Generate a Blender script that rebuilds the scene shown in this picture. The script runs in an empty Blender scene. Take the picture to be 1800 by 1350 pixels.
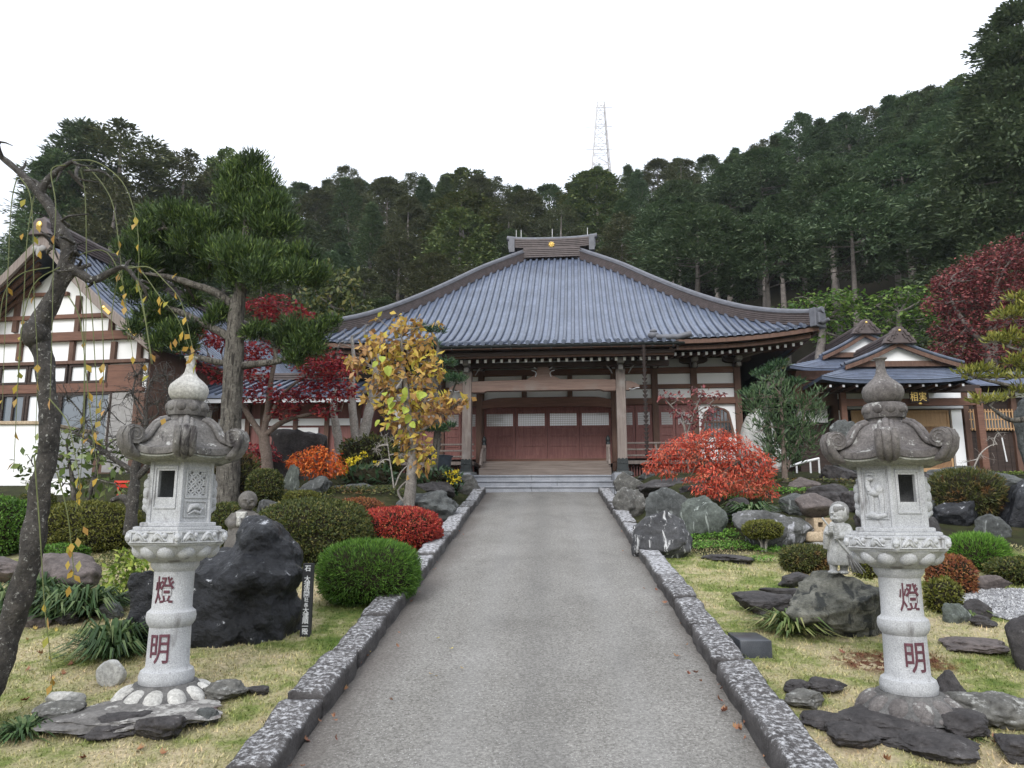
import bpy, bmesh, math, random
import numpy as np
from mathutils import Vector, Matrix, noise
R = math.radians
rng = np.random.default_rng(7)
random.seed(7)
SC = bpy.context.scene
COL = SC.collection

# ------------------------------------------------------------------ camera, sky, sun, exposure
F_PX, PITCH, YAW, EYE = 1300.0, R(10.03), R(2.64), 1.9
cam_data = bpy.data.cameras.new('camera')
cam_data.sensor_width = 36.0
cam_data.lens = 36.0 * F_PX / 1800.0
cam_data.clip_end = 2000.0
cam = bpy.data.objects.new('camera', cam_data)
COL.objects.link(cam)
cam.location = (0, 0, EYE)
cam.rotation_euler = (R(90) + PITCH, 0, YAW)
SC.camera = cam

SUN_EL, SUN_AZ = R(33), R(198)          # azimuth measured clockwise from +Y: behind and left of the camera
world = bpy.data.worlds.new('World')
SC.world = world
world.use_nodes = True
wn = world.node_tree
wn.nodes.clear()
w_out = wn.nodes.new('ShaderNodeOutputWorld')
w_bg = wn.nodes.new('ShaderNodeBackground')
w_bg.inputs['Strength'].default_value = 0.12
w_sky = wn.nodes.new('ShaderNodeTexSky')
w_sky.sky_type = 'NISHITA'
w_sky.sun_disc = False
w_sky.sun_elevation = SUN_EL
w_sky.sun_rotation = SUN_AZ
w_mix = wn.nodes.new('ShaderNodeMix')   # thick white overcast in front of the clear sky
w_mix.data_type = 'RGBA'
w_mix.inputs['Factor'].default_value = 0.88
wn.links.new(w_sky.outputs['Color'], w_mix.inputs['A'])
w_mix.inputs['B'].default_value = (8.35, 8.75, 9.4, 1)
w_tc = wn.nodes.new('ShaderNodeTexCoord')     # overcast: the cloud layer is about twice as bright overhead as near the horizon
w_sep = wn.nodes.new('ShaderNodeSeparateXYZ'); wn.links.new(w_tc.outputs['Generated'], w_sep.inputs[0])
w_mr = wn.nodes.new('ShaderNodeMapRange'); w_mr.inputs['From Min'].default_value = 0.0; w_mr.inputs['From Max'].default_value = 1.0
w_mr.inputs['To Min'].default_value = 0.72; w_mr.inputs['To Max'].default_value = 2.0
wn.links.new(w_sep.outputs['Z'], w_mr.inputs['Value'])
w_cn = wn.nodes.new('ShaderNodeTexNoise'); w_cn.inputs['Scale'].default_value = 2.2; w_cn.inputs['Detail'].default_value = 4
wn.links.new(w_tc.outputs['Generated'], w_cn.inputs['Vector'])
w_cm = wn.nodes.new('ShaderNodeMath'); w_cm.operation = 'MULTIPLY_ADD'; w_cm.inputs[1].default_value = 0.25; w_cm.inputs[2].default_value = 0.875
wn.links.new(w_cn.outputs['Fac'], w_cm.inputs[0])
w_mm = wn.nodes.new('ShaderNodeMath'); w_mm.operation = 'MULTIPLY'
wn.links.new(w_mr.outputs[0], w_mm.inputs[0]); wn.links.new(w_cm.outputs[0], w_mm.inputs[1])
w_sc = wn.nodes.new('ShaderNodeVectorMath'); w_sc.operation = 'SCALE'
wn.links.new(w_mix.outputs['Result'], w_sc.inputs[0]); wn.links.new(w_mm.outputs[0], w_sc.inputs['Scale'])
wn.links.new(w_sc.outputs[0], w_bg.inputs['Color'])
wn.links.new(w_bg.outputs['Background'], w_out.inputs['Surface'])
sun_data = bpy.data.lights.new('sun', 'SUN')
sun_data.energy = 2.4
sun_data.angle = R(28)
sun_data.color = (1.0, 0.98, 0.95)
sun = bpy.data.objects.new('sun', sun_data)
COL.objects.link(sun)
sun_dir = Vector((math.sin(SUN_AZ) * math.cos(SUN_EL), math.cos(SUN_AZ) * math.cos(SUN_EL), math.sin(SUN_EL)))
sun.rotation_euler = (-sun_dir).to_track_quat('-Z', 'Y').to_euler()
SC.view_settings.view_transform = 'Standard'
SC.view_settings.look = 'None'
SC.view_settings.exposure = 0.12
SC.view_settings.gamma = 1.0
SC.cycles.use_denoising = True
SC.cycles.max_bounces = 6
SC.cycles.transparent_max_bounces = 6

# ------------------------------------------------------------------ measuring helpers (photo pixel <-> place)
_r = np.array((math.cos(YAW), math.sin(YAW), 0))
_f = np.array((-math.sin(YAW) * math.cos(PITCH), math.cos(YAW) * math.cos(PITCH), math.sin(PITCH)))
_u = np.array((math.sin(YAW) * math.sin(PITCH), -math.cos(YAW) * math.sin(PITCH), math.cos(PITCH)))
CAM = np.array((0, 0, EYE))
SLOPE = 0.1398
TERRACE = 2.84

def ray(px, py):
    return _f + _r * (px - 900) / F_PX - _u * (py - 675) / F_PX
def P(px, py, y):
    d = ray(px, py)
    return CAM + d * (y / d[1])
def ZC(p):
    return float(np.dot(np.asarray(p, float) - CAM, _f))
def ppm(p):
    return F_PX / ZC(p)
def Zat(py, y, px=960):
    return float(P(px, py, y)[2])
def Xat(px, py, y):
    return float(P(px, py, y)[0])
def sstep(t):
    t = np.clip(t, 0, 1)
    return t * t * (3 - 2 * t)
PATH_X = -0.1
def hgt(x, y):
    x = np.asarray(x, float); y = np.asarray(y, float)
    m = sstep((np.abs(x - PATH_X) - 1.55) / 1.2)
    z = SLOPE * y + 0.5 * sstep((y - 10) / 4) * m
    z = z + 0.02 * np.sin(x * 1.3 + 1) * np.sin(y * 0.9) * m
    z = np.minimum(z, TERRACE)
    return np.where(y < -6, SLOPE * -6, z)
def GP(px, py):
    d = ray(px, py)
    t = 0.5
    while t < 60:
        p = CAM + d * t
        if p[2] <= float(hgt(p[0], p[1])):
            return p
        t += 0.01
    return CAM + d * 30

# ------------------------------------------------------------------ mesh helpers
def link(o, parent=None):
    COL.objects.link(o)
    if parent is not None:
        o.parent = parent
    return o
def tag(o, label=None, cat=None, group=None, kind=None):
    if label: o['label'] = label
    if cat: o['category'] = cat
    if group: o['group'] = group
    if kind: o['kind'] = kind
    return o
def thing(name, label, cat, loc=(0, 0, 0), rotz=0.0, group=None):
    o = bpy.data.objects.new(name, None)
    o.empty_display_size = 0.2
    o.location = tuple(float(v) for v in loc)
    o.rotation_euler = (0, 0, rotz)
    link(o)
    return tag(o, label, cat, group)
def copy_tree(o, parent=None):
    c = o.copy()
    link(c, parent)
    for ch in list(o.children):
        copy_tree(ch, c)
    return c
ORD = ['first', 'second', 'third', 'fourth', 'fifth', 'sixth', 'seventh', 'eighth', 'ninth', 'tenth', 'eleventh', 'twelfth',
       'thirteenth', 'fourteenth', 'fifteenth', 'sixteenth', 'seventeenth', 'eighteenth', 'nineteenth', 'twentieth',
       'twenty first', 'twenty second', 'twenty third', 'twenty fourth', 'twenty fifth', 'twenty sixth', 'twenty seventh',
       'twenty eighth', 'twenty ninth', 'thirtieth', 'thirty first', 'thirty second', 'thirty third', 'thirty fourth', 'thirty fifth', 'thirty sixth', 'thirty seventh', 'thirty eighth', 'thirty ninth', 'fortieth', 'forty first', 'forty second', 'forty third', 'forty fourth', 'forty fifth', 'forty sixth', 'forty seventh', 'forty eighth', 'forty ninth', 'fiftieth']

class MB:
    def __init__(s, origin=(0, 0, 0)):
        s.v = []; s.f = []; s.o = Vector([float(a) for a in origin])
    def add(s, vs, fs):
        n = len(s.v)
        s.v.extend([tuple(float(c) for c in v) for v in vs])
        s.f.extend([tuple(i + n for i in f) for f in fs])
        return s
    def box(s, x0, x1, y0, y1, z0, z1, m=None):
        vs = [(x0, y0, z0), (x1, y0, z0), (x1, y1, z0), (x0, y1, z0), (x0, y0, z1), (x1, y0, z1), (x1, y1, z1), (x0, y1, z1)]
        if m is not None: vs = [m @ Vector(v) for v in vs]
        return s.add(vs, [(0, 3, 2, 1), (4, 5, 6, 7), (0, 1, 5, 4), (1, 2, 6, 5), (2, 3, 7, 6), (3, 0, 4, 7)])
    def bar(s, a, b, w, h, up=(0, 0, 1)):
        a = Vector(a); b = Vector(b); d = (b - a).normalized(); up = Vector(up)
        sd = d.cross(up).normalized(); u2 = sd.cross(d).normalized()
        q = [(-1, -1), (1, -1), (1, 1), (-1, 1)]
        vs = [a + sd * (i * w / 2) + u2 * (j * h / 2) for i, j in q] + [b + sd * (i * w / 2) + u2 * (j * h / 2) for i, j in q]
        return s.add(vs, [(0, 1, 2, 3), (7, 6, 5, 4), (0, 4, 5, 1), (1, 5, 6, 2), (2, 6, 7, 3), (3, 7, 4, 0)])
    def tube(s, pts, rad, n=8, wob=0.0):
        pts = [Vector([float(c) for c in p]) for p in pts]
        if not hasattr(rad, '__len__'): rad = [rad] * len(pts)
        rings = []; ref = None
        for i, p in enumerate(pts):
            t = (pts[min(i + 1, len(pts) - 1)] - pts[max(i - 1, 0)])
            if t.length < 1e-9: t = Vector((0, 0, 1))
            t.normalize()
            if ref is None:
                ref = t.orthogonal().normalized()
            ref = (ref - t * ref.dot(t))
            if ref.length < 1e-6: ref = t.orthogonal()
            ref.normalize()
            b = t.cross(ref)
            ring = []
            for k in range(n):
                a = 2 * math.pi * k / n
                rr = rad[i]
                if wob: rr *= 1 + wob * noise.noise(Vector((p.x * 7 + math.cos(a) * 1.4, p.y * 7 + math.sin(a) * 1.4, p.z * 7)))
                ring.append(p + (ref * math.cos(a) + b * math.sin(a)) * rr)
            rings.append(ring)
        vs = [v for r in rings for v in r]; fs = []
        for i in range(len(pts) - 1):
            for k in range(n):
                k2 = (k + 1) % n
                fs.append((i * n + k, i * n + k2, (i + 1) * n + k2, (i + 1) * n + k))
        fs.append(tuple(range(n - 1, -1, -1))); fs.append(tuple((len(pts) - 1) * n + k for k in range(n)))
        return s.add(vs, fs)
    def lathe(s, prof, n=32, c=(0, 0, 0), fn=None):
        vs = []; fs = []
        for r, z in prof:
            for k in range(n):
                a = 2 * math.pi * k / n
                rr = r * (fn(a, z) if fn else 1)
                vs.append((c[0] + rr * math.cos(a), c[1] + rr * math.sin(a), c[2] + z))
        for i in range(len(prof) - 1):
            for k in range(n):
                k2 = (k + 1) % n
                fs.append((i * n + k, i * n + k2, (i + 1) * n + k2, (i + 1) * n + k))
        fs.append(tuple(range(n - 1, -1, -1))); fs.append(tuple((len(prof) - 1) * n + k for k in range(n)))
        return s.add(vs, fs)
    def ngon(s, c, r, z0, z1, n=6, a0=0.0, r1=None):
        r1 = r if r1 is None else r1
        vs = [(c[0] + r * math.cos(a0 + 2 * math.pi * k / n), c[1] + r * math.sin(a0 + 2 * math.pi * k / n), c[2] + z0) for k in range(n)]
        vs += [(c[0] + r1 * math.cos(a0 + 2 * math.pi * k / n), c[1] + r1 * math.sin(a0 + 2 * math.pi * k / n), c[2] + z1) for k in range(n)]
        fs = [tuple(range(n - 1, -1, -1)), tuple(range(n, 2 * n))] + [(k, (k + 1) % n, n + (k + 1) % n, n + k) for k in range(n)]
        return s.add(vs, fs)
    def prism(s, poly, y0, y1):            # polygon in x,z pushed from y0 to y1
        n = len(poly)
        vs = [(x, y0, z) for x, z in poly] + [(x, y1, z) for x, z in poly]
        fs = [tuple(range(n)), tuple(range(2 * n - 1, n - 1, -1))] + [(k, n + k, n + (k + 1) % n, (k + 1) % n) for k in range(n)]
        return s.add(vs, fs)
    def prismx(s, poly, x0, x1):           # polygon in y,z pushed from x0 to x1
        n = len(poly)
        vs = [(x0, y, z) for y, z in poly] + [(x1, y, z) for y, z in poly]
        fs = [tuple(range(n - 1, -1, -1)), tuple(range(n, 2 * n))] + [(k, (k + 1) % n, n + (k + 1) % n, n + k) for k in range(n)]
        return s.add(vs, fs)
    def sweep(s, prof, path, up=(0, 0, 1)):  # closed profile (side, up) along a path
        path = [Vector([float(c) for c in p]) for p in path]; up = Vector(up); n = len(prof); vs = []; fs = []
        for i, p in enumerate(path):
            t = (path[min(i + 1, len(path) - 1)] - path[max(i - 1, 0)]).normalized()
            sd = t.cross(up).normalized()
            for a, b in prof: vs.append(p + sd * a + up * b)
        for i in range(len(path) - 1):
            for k in range(n):
                k2 = (k + 1) % n
                fs.append((i * n + k, i * n + k2, (i + 1) * n + k2, (i + 1) * n + k))
        fs.append(tuple(range(n - 1, -1, -1))); fs.append(tuple((len(path) - 1) * n + k for k in range(n)))
        return s.add(vs, fs)
    def ball(s, c, r, nu=14, nv=9, rot=None):
        if not hasattr(r, '__len__'): r = (r, r, r)
        vs = []; fs = []
        for j in range(1, nv):
            th = math.pi * j / nv
            for k in range(nu):
                a = 2 * math.pi * k / nu
                v = Vector((r[0] * math.sin(th) * math.cos(a), r[1] * math.sin(th) * math.sin(a), r[2] * math.cos(th)))
                if rot is not None: v = rot @ v
                vs.append((v.x + c[0], v.y + c[1], v.z + c[2]))
        for z in (r[2], -r[2]):
            v = Vector((0, 0, z))
            if rot is not None: v = rot @ v
            vs.append((v.x + c[0], v.y + c[1], v.z + c[2]))
        T = (nv - 1) * nu; B = T + 1
        for k in range(nu):
            k2 = (k + 1) % nu
            fs.append((T, k, k2)); fs.append((B, (nv - 2) * nu + k2, (nv - 2) * nu + k))
            for j in range(nv - 2):
                fs.append((j * nu + k, (j + 1) * nu + k, (j + 1) * nu + k2, j * nu + k2))
        return s.add(vs, fs)
    def mesh(s, name):
        me = bpy.data.meshes.new(name)
        me.from_pydata([(v[0] - s.o.x, v[1] - s.o.y, v[2] - s.o.z) for v in s.v], [], s.f)
        bm = bmesh.new(); bm.from_mesh(me)
        bmesh.ops.recalc_face_normals(bm, faces=bm.faces)
        bm.to_mesh(me); bm.free()
        return me
    def build(s, name, mat, parent=None, smooth=None, bevel=0.0, loc=None):
        me = s.mesh(name)
        if bevel:
            bm = bmesh.new(); bm.from_mesh(me)
            bmesh.ops.bevel(bm, geom=[e for e in bm.edges if e.is_manifold and e.calc_face_angle(0) > 0.6], offset=bevel, segments=2, affect='EDGES', profile=0.5)
            bm.to_mesh(me); bm.free()
        me.materials.append(mat)
        if smooth is not None:
            me.polygons.foreach_set('use_smooth', [True] * len(me.polygons))
            me.set_sharp_from_angle(angle=R(smooth))
        o = bpy.data.objects.new(name, me)
        if loc is not None: o.location = tuple(float(v) for v in loc)
        elif parent is None: o.location = s.o
        return link(o, parent)

def np_mesh(name, V, nper, mat, parent=None, loc=(0, 0, 0), smooth=False):
    """faces of nper vertices each, vertices in face order"""
    V = np.asarray(V, np.float32).reshape(-1, 3)
    nf = len(V) // nper
    me = bpy.data.meshes.new(name)
    me.vertices.add(len(V)); me.vertices.foreach_set('co', V.ravel())
    me.loops.add(nf * nper); me.loops.foreach_set('vertex_index', np.arange(nf * nper, dtype=np.int32))
    me.polygons.add(nf); me.polygons.foreach_set('loop_start', np.arange(0, nf * nper, nper, dtype=np.int32))
    me.update(calc_edges=True)
    if smooth: me.polygons.foreach_set('use_smooth', [True] * nf)
    me.materials.append(mat)
    o = bpy.data.objects.new(name, me)
    o.location = tuple(float(v) for v in loc)
    return link(o, parent)

def unit(a):
    return a / np.maximum(np.linalg.norm(a, axis=1, keepdims=True), 1e-9)
def rdir(n):
    return unit(rng.normal(size=(n, 3)))
def leaf_quads(C, U, N, L, W, fold=0.15):
    """diamond leaves: base C, direction U, rough normal N"""
    n = len(C); L = np.broadcast_to(np.asarray(L, float).reshape(-1, 1), (n, 1)); W = np.broadcast_to(np.asarray(W, float).reshape(-1, 1), (n, 1))
    U = unit(U); S = unit(np.cross(N, U)); M = np.cross(U, S)
    V = np.empty((n, 4, 3))
    V[:, 0] = C
    V[:, 1] = C + U * L * 0.5 + S * W * 0.5 + M * W * fold
    V[:, 2] = C + U * L
    V[:, 3] = C + U * L * 0.5 - S * W * 0.5 + M * W * fold
    return V
def ellip_pts(n, c, r, shell=0.55):
    d = rdir(n)
    q = (shell + (1 - shell) * rng.random((n, 1))) if shell > 0 else rng.random((n, 1)) ** (1 / 3)
    return np.asarray(c, float) + d * q * np.asarray(r, float), d

# ------------------------------------------------------------------ materials
MATS = {}
class NT:
    def __init__(s, name):
        s.m = bpy.data.materials.new(name); s.m.use_nodes = True
        s.t = s.m.node_tree; s.t.nodes.clear()
        s.out = s.n('ShaderNodeOutputMaterial'); s.b = s.n('ShaderNodeBsdfPrincipled')
        s.l(s.b.outputs[0], s.out.inputs['Surface'])
        s.co = s.n('ShaderNodeTexCoord').outputs['Object']
        MATS[name] = s.m
    def n(s, t): return s.t.nodes.new(t)
    def l(s, a, b): s.t.links.new(a, b)
    def noise(s, scale, detail=4, rough=0.55, vec=None, dist=0.0):
        k = s.n('ShaderNodeTexNoise'); k.inputs['Scale'].default_value = scale; k.inputs['Detail'].default_value = detail
        k.inputs['Roughness'].default_value = rough; k.inputs['Distortion'].default_value = dist
        s.l(vec or s.co, k.inputs['Vector']); return k.outputs['Fac']
    def scaled(s, sc, vec=None):
        k = s.n('ShaderNodeMapping'); k.inputs['Scale'].default_value = sc; s.l(vec or s.co, k.inputs['Vector']); return k.outputs[0]
    def voro(s, scale, feature='F1', vec=None):
        k = s.n('ShaderNodeTexVoronoi'); k.feature = feature; k.inputs['Scale'].default_value = scale
        s.l(vec or s.co, k.inputs['Vector']); return k
    def ramp(s, fac, stops, interp='LINEAR'):
        k = s.n('ShaderNodeValToRGB'); k.color_ramp.interpolation = interp
        e = k.color_ramp.elements
        while len(e) < len(stops): e.new(0.5)
        for i, (p, c) in enumerate(stops):
            e[i].position = p; e[i].color = (*c, 1) if len(c) == 3 else c
        s.l(fac, k.inputs[0]); return k.outputs['Color']
    def mask(s, fac, a, b):
        k = s.n('ShaderNodeMapRange'); k.inputs['From Min'].default_value = a; k.inputs['From Max'].default_value = b
        k.interpolation_type = 'SMOOTHSTEP'; s.l(fac, k.inputs['Value']); return k.outputs[0]
    def math(s, op, a, b=None):
        k = s.n('ShaderNodeMath'); k.operation = op
        for i, x in enumerate((a, b)):
            if x is None: continue
            if isinstance(x, (int, float)): k.inputs[i].default_value = x
            else: s.l(x, k.inputs[i])
        return k.outputs[0]
    def mix(s, fac, a, b, blend='MIX'):
        k = s.n('ShaderNodeMix'); k.data_type = 'RGBA'; k.blend_type = blend
        for nm, x in (('Factor', fac), ('A', a), ('B', b)):
            i = k.inputs[nm] if nm == 'Factor' else [q for q in k.inputs if q.name == nm and q.type == 'RGBA'][0]
            if isinstance(x, (int, float)): i.default_value = x
            elif isinstance(x, tuple): i.default_value = (*x, 1)
            else: s.l(x, i)
        return [q for q in k.outputs if q.type == 'RGBA'][0]
    def color(s, c):
        if isinstance(c, tuple): s.b.inputs['Base Color'].default_value = (*c, 1)
        else: s.l(c, s.b.inputs['Base Color'])
        return s
    def rough(s, r, spec=None):
        if isinstance(r, (int, float)): s.b.inputs['Roughness'].default_value = r
        else: s.l(r, s.b.inputs['Roughness'])
        if spec is not None: s.b.inputs['Specular IOR Level'].default_value = spec
        return s
    def bump(s, h, strength=0.5, dist=0.01):
        k = s.n('ShaderNodeBump'); k.inputs['Strength'].default_value = strength; k.inputs['Distance'].default_value = dist
        s.l(h, k.inputs['Height']); s.l(k.outputs[0], s.b.inputs['Normal']); return s
    def geo(s, out): return s.n('ShaderNodeNewGeometry').outputs[out]
    def upness(s):
        k = s.n('ShaderNodeSeparateXYZ'); s.l(s.geo('Normal'), k.inputs[0]); return k.outputs['Z']
    def island(s): return s.geo('Random Per Island')
    def objrand(s): return s.n('ShaderNodeObjectInfo').outputs['Random']

def m_stone(name, c0, c1, scale=3.0, rough=0.85, lichen=None, veins=None, streak=None, bump=0.6, fine=30.0, bdist=0.02):
    t = NT(name)
    col = t.ramp(t.noise(scale, 6, 0.65, dist=0.4), [(0.3, c0), (0.7, c1)])
    col = t.mix(0.85, col, t.ramp(t.noise(fine, 6, 0.8), [(0.34, (0.5,) * 3), (0.66, (1.45,) * 3)]), 'MULTIPLY')
    if streak:                       # mineral bands with a direction
        v = t.scaled(streak[2]); k = t.mask(t.noise(streak[1], 5, 0.6, v, 0.8), streak[3], streak[3] + 0.12)
        col = t.mix(k, col, streak[0])
    if veins:
        v = t.voro(veins[1], 'DISTANCE_TO_EDGE', t.mix(0.35, t.co, t.n('ShaderNodeTexNoise').outputs['Color'])).outputs['Distance']
        k = t.math('MULTIPLY', t.mask(v, veins[2], 0.0), t.mask(t.noise(veins[1] * 1.7, 3), 0.45, 0.6))
        col = t.mix(k, col, veins[0])
    if lichen:                       # colour, scale, threshold, how much it prefers upward faces
        n = t.noise(lichen[1], 6, 0.75)
        n = t.math('ADD', n, t.math('MULTIPLY', t.upness(), lichen[3]))
        col = t.mix(t.mask(n, lichen[2], lichen[2] + (lichen[4] if len(lichen) > 4 else 0.07)), col, lichen[0])
    t.color(col).rough(rough, 0.35)
    t.bump(t.math('ADD', t.noise(scale * 3, 8, 0.7), t.math('MULTIPLY', t.noise(fine * 2, 4, 0.7), 0.3)), bump, bdist)
    return t.m
def m_leaf(name, stops, trans=0.25, rough=0.55, patch=None, objvar=0.0):
    """colour differs leaf by leaf; patch = (colour, scale, threshold) for larger clumps of another colour"""
    t = NT(name)
    isl = t.island()
    col = t.ramp(isl, stops)
    if patch:
        col = t.mix(t.math('MULTIPLY', t.mask(t.noise(patch[1], 3), patch[2], patch[2] + 0.15), 0.85), col, patch[0])
    if objvar:
        hs = t.n('ShaderNodeHueSaturation')
        t.l(t.math('ADD', t.math('MULTIPLY', t.objrand(), objvar * 0.25), 0.5 - objvar * 0.165), hs.inputs['Hue'])
        t.l(t.math('ADD', t.math('MULTIPLY', t.objrand(), objvar * 2.2), 1 - objvar * 0.9), hs.inputs['Value'])
        t.l(col, hs.inputs['Color']); col = hs.outputs[0]
    t.color(col).rough(rough, 0.3)
    tr = t.n('ShaderNodeBsdfTranslucent'); t.l(col, tr.inputs['Color'])
    mx = t.n('ShaderNodeMixShader'); mx.inputs[0].default_value = trans
    t.l(t.b.outputs[0], mx.inputs[1]); t.l(tr.outputs[0], mx.inputs[2]); t.l(mx.outputs[0], t.out.inputs['Surface'])
    return t.m
def m_wood(name, c0, c1, grain=(1, 1, 12), scale=3.0, rough=0.7, bump=0.3, weather=None):
    t = NT(name)
    v = t.scaled(grain)
    col = t.ramp(t.noise(scale, 6, 0.65, v, 0.3), [(0.3, c0), (0.7, c1)])
    col = t.mix(0.4, col, t.ramp(t.noise(scale * 6, 4, 0.6, v), [(0.3, (0.6,) * 3), (0.7, (1.25,) * 3)]), 'MULTIPLY')
    if weather: col = t.mix(t.mask(t.noise(1.7, 4), weather[1], weather[1] + 0.25), col, weather[0])
    t.color(col).rough(rough, 0.35).bump(t.noise(scale * 4, 5, 0.6, v), bump, 0.004)
    return t.m
def m_plain(name, c, rough=0.6, var=0.15, scale=6.0, spec=0.4, metal=0.0, bump=0.0):
    t = NT(name)
    col = t.mix(1.0, c, t.ramp(t.noise(scale, 5, 0.6), [(0.25, (1 - var,) * 3), (0.75, (1 + var,) * 3)]), 'MULTIPLY')
    t.color(col).rough(rough, spec); t.b.inputs['Metallic'].default_value = metal
    if bump: t.bump(t.noise(scale * 5, 5), bump, 0.005)
    return t.m
M = {}
M['granite'] = m_stone('granite', (0.31, 0.315, 0.325), (0.47, 0.475, 0.485), 3.5, 0.8, fine=130, bump=0.3, bdist=0.005,
                       streak=((0.17, 0.165, 0.165), 7.0, (1, 1, 0.3), 0.575))
M['granite_old'] = m_stone('granite_old', (0.075, 0.068, 0.064), (0.21, 0.2, 0.19), 4.0, 0.85, fine=60, bump=0.5, bdist=0.006,
                           lichen=((0.36, 0.355, 0.34), 11.0, 0.60, 0.05), streak=((0.03, 0.026, 0.027), 8.0, (1, 1, 0.22), 0.54))
M['granite_brown'] = m_stone('granite_brown', (0.055, 0.048, 0.047), (0.17, 0.155, 0.148), 4.0, 0.85, fine=60, bump=0.5, bdist=0.006,
                             lichen=((0.3, 0.295, 0.28), 10.0, 0.60, 0.05))
M['granite_belly'] = m_stone('granite_belly', (0.12, 0.12, 0.10), (0.27, 0.27, 0.235), 5.0, 0.85, fine=60, bump=0.4, bdist=0.006, streak=((0.06, 0.06, 0.05), 7.0, (1, 1, 0.4), 0.58))
M['granite_dark'] = m_stone('granite_dark', (0.05, 0.048, 0.047), (0.15, 0.145, 0.14), 5.0, 0.75, fine=60, bump=0.4, bdist=0.006,
                            lichen=((0.4, 0.4, 0.38), 10.0, 0.68, 0.02))
M['petal_pale'] = m_stone('petal_pale', (0.30, 0.29, 0.27), (0.52, 0.51, 0.48), 6.0, 0.8, fine=50, bump=0.3, bdist=0.005,
                          streak=((0.10, 0.095, 0.09), 6.0, (1, 1, 0.6), 0.6))
M['statue'] = m_stone('statue', (0.22, 0.22, 0.215), (0.46, 0.46, 0.45), 9.0, 0.8, fine=90, bump=0.2, bdist=0.003,
                      streak=((0.09, 0.085, 0.085), 8.0, (1, 1, 0.35), 0.57))
M['statue_brown'] = m_stone('statue_brown', (0.05, 0.045, 0.041), (0.15, 0.138, 0.125), 7.0, 0.75, fine=80, bump=0.2, bdist=0.003)
M['statue_hair'] = m_stone('statue_hair', (0.09, 0.088, 0.085), (0.24, 0.235, 0.23), 9.0, 0.8, fine=90, bump=0.25, bdist=0.003)
M['rock_grey'] = m_stone('rock_grey', (0.03, 0.032, 0.031), (0.12, 0.126, 0.123), 2.6, 0.85, fine=22, bump=1.0, bdist=0.03, streak=((0.22, 0.23, 0.225), 5.0, (2.5, 2.5, 0.7), 0.58))
M['rock_green'] = m_stone('rock_green', (0.042, 0.049, 0.042), (0.135, 0.15, 0.132), 2.4, 0.85, fine=20, bump=1.0, bdist=0.03, streak=((0.3, 0.325, 0.3), 5.0, (3, 3, 0.6), 0.57))
M['rock_dark'] = m_stone('rock_dark', (0.018, 0.016, 0.017), (0.075, 0.068, 0.067), 3.6, 0.75, fine=26, bump=1.0, bdist=0.025, lichen=((0.19, 0.185, 0.18), 7.0, 0.63, 0.03))
M['rock_black'] = m_stone('rock_black', (0.004, 0.0045, 0.006), (0.022, 0.023, 0.028), 4.5, 0.36, fine=22, bump=1.0, bdist=0.03, lichen=((0.5, 0.51, 0.53), 12.0, 0.655, 0.09))
M['rock_slab'] = m_stone('rock_slab', (0.075, 0.07, 0.067), (0.19, 0.18, 0.17), 3.0, 0.85, fine=30, lichen=((0.34, 0.33, 0.31), 5.0, 0.6, 0.06), streak=((0.06, 0.03, 0.03), 3.0, (1, 1, 1), 0.62))
M['rock_brown'] = m_stone('rock_brown', (0.06, 0.05, 0.047), (0.14, 0.115, 0.107), 3.0, 0.85, fine=26, lichen=((0.3, 0.29, 0.28), 9.0, 0.68, 0.05))
M['rock_vein'] = m_stone('rock_vein', (0.025, 0.025, 0.028), (0.085, 0.085, 0.088), 2.5, 0.75, fine=26, bump=0.9, streak=((0.5, 0.5, 0.5), 4.5, (3.2, 3.2, 0.7), 0.555))
M['rock_streak'] = m_stone('rock_streak', (0.036, 0.036, 0.035), (0.13, 0.13, 0.126), 2.4, 0.85, fine=22, bump=1.0, bdist=0.03, streak=((0.42, 0.42, 0.45), 3.2, (2.0, 2.0, 0.6), 0.56))
M['rock_lichen'] = m_stone('rock_lichen', (0.06, 0.058, 0.054), (0.15, 0.146, 0.132), 3.0, 0.85, fine=26, lichen=((0.34, 0.34, 0.32), 14.0, 0.60, 0.10, 0.14))
M['rock_pale'] = m_stone('rock_pale', (0.27, 0.265, 0.25), (0.46, 0.455, 0.43), 3.0, 0.85, fine=40, bump=0.35)
M['rock_mossy'] = m_stone('rock_mossy', (0.035, 0.037, 0.03), (0.2, 0.195, 0.165), 4.2, 0.85, fine=18, bump=1.0, bdist=0.04, streak=((0.03, 0.032, 0.03), 3.6, (2.2, 2.2, 0.6), 0.49),
                          lichen=((0.16, 0.09, 0.04), 5.0, 0.68, -0.02))
M['rock_ochre'] = m_stone('rock_ochre', (0.32, 0.24, 0.16), (0.5, 0.4, 0.28), 7.0, 0.85, fine=40)
M['kerb'] = m_stone('kerb', (0.032, 0.029, 0.029), (0.085, 0.079, 0.078), 5.0, 0.85, fine=45, bump=0.8, bdist=0.012, lichen=((0.43, 0.43, 0.44), 32.0, 0.64, 0.2, 0.22))
M['kerb_pale'] = m_stone('kerb_pale', (0.05, 0.047, 0.047), (0.12, 0.115, 0.112), 5.0, 0.85, fine=45, bump=0.7, bdist=0.01, lichen=((0.41, 0.41, 0.425), 24.0, 0.64, 0.27, 0.26))
M['step_granite'] = m_stone('step_granite', (0.20, 0.21, 0.23), (0.31, 0.32, 0.35), 3.0, 0.7, fine=120, bump=0.15, bdist=0.003)
M['black_granite'] = m_stone('black_granite', (0.035, 0.038, 0.045), (0.06, 0.065, 0.075), 8.0, 0.35, fine=150, bump=0.1, bdist=0.002)
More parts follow.
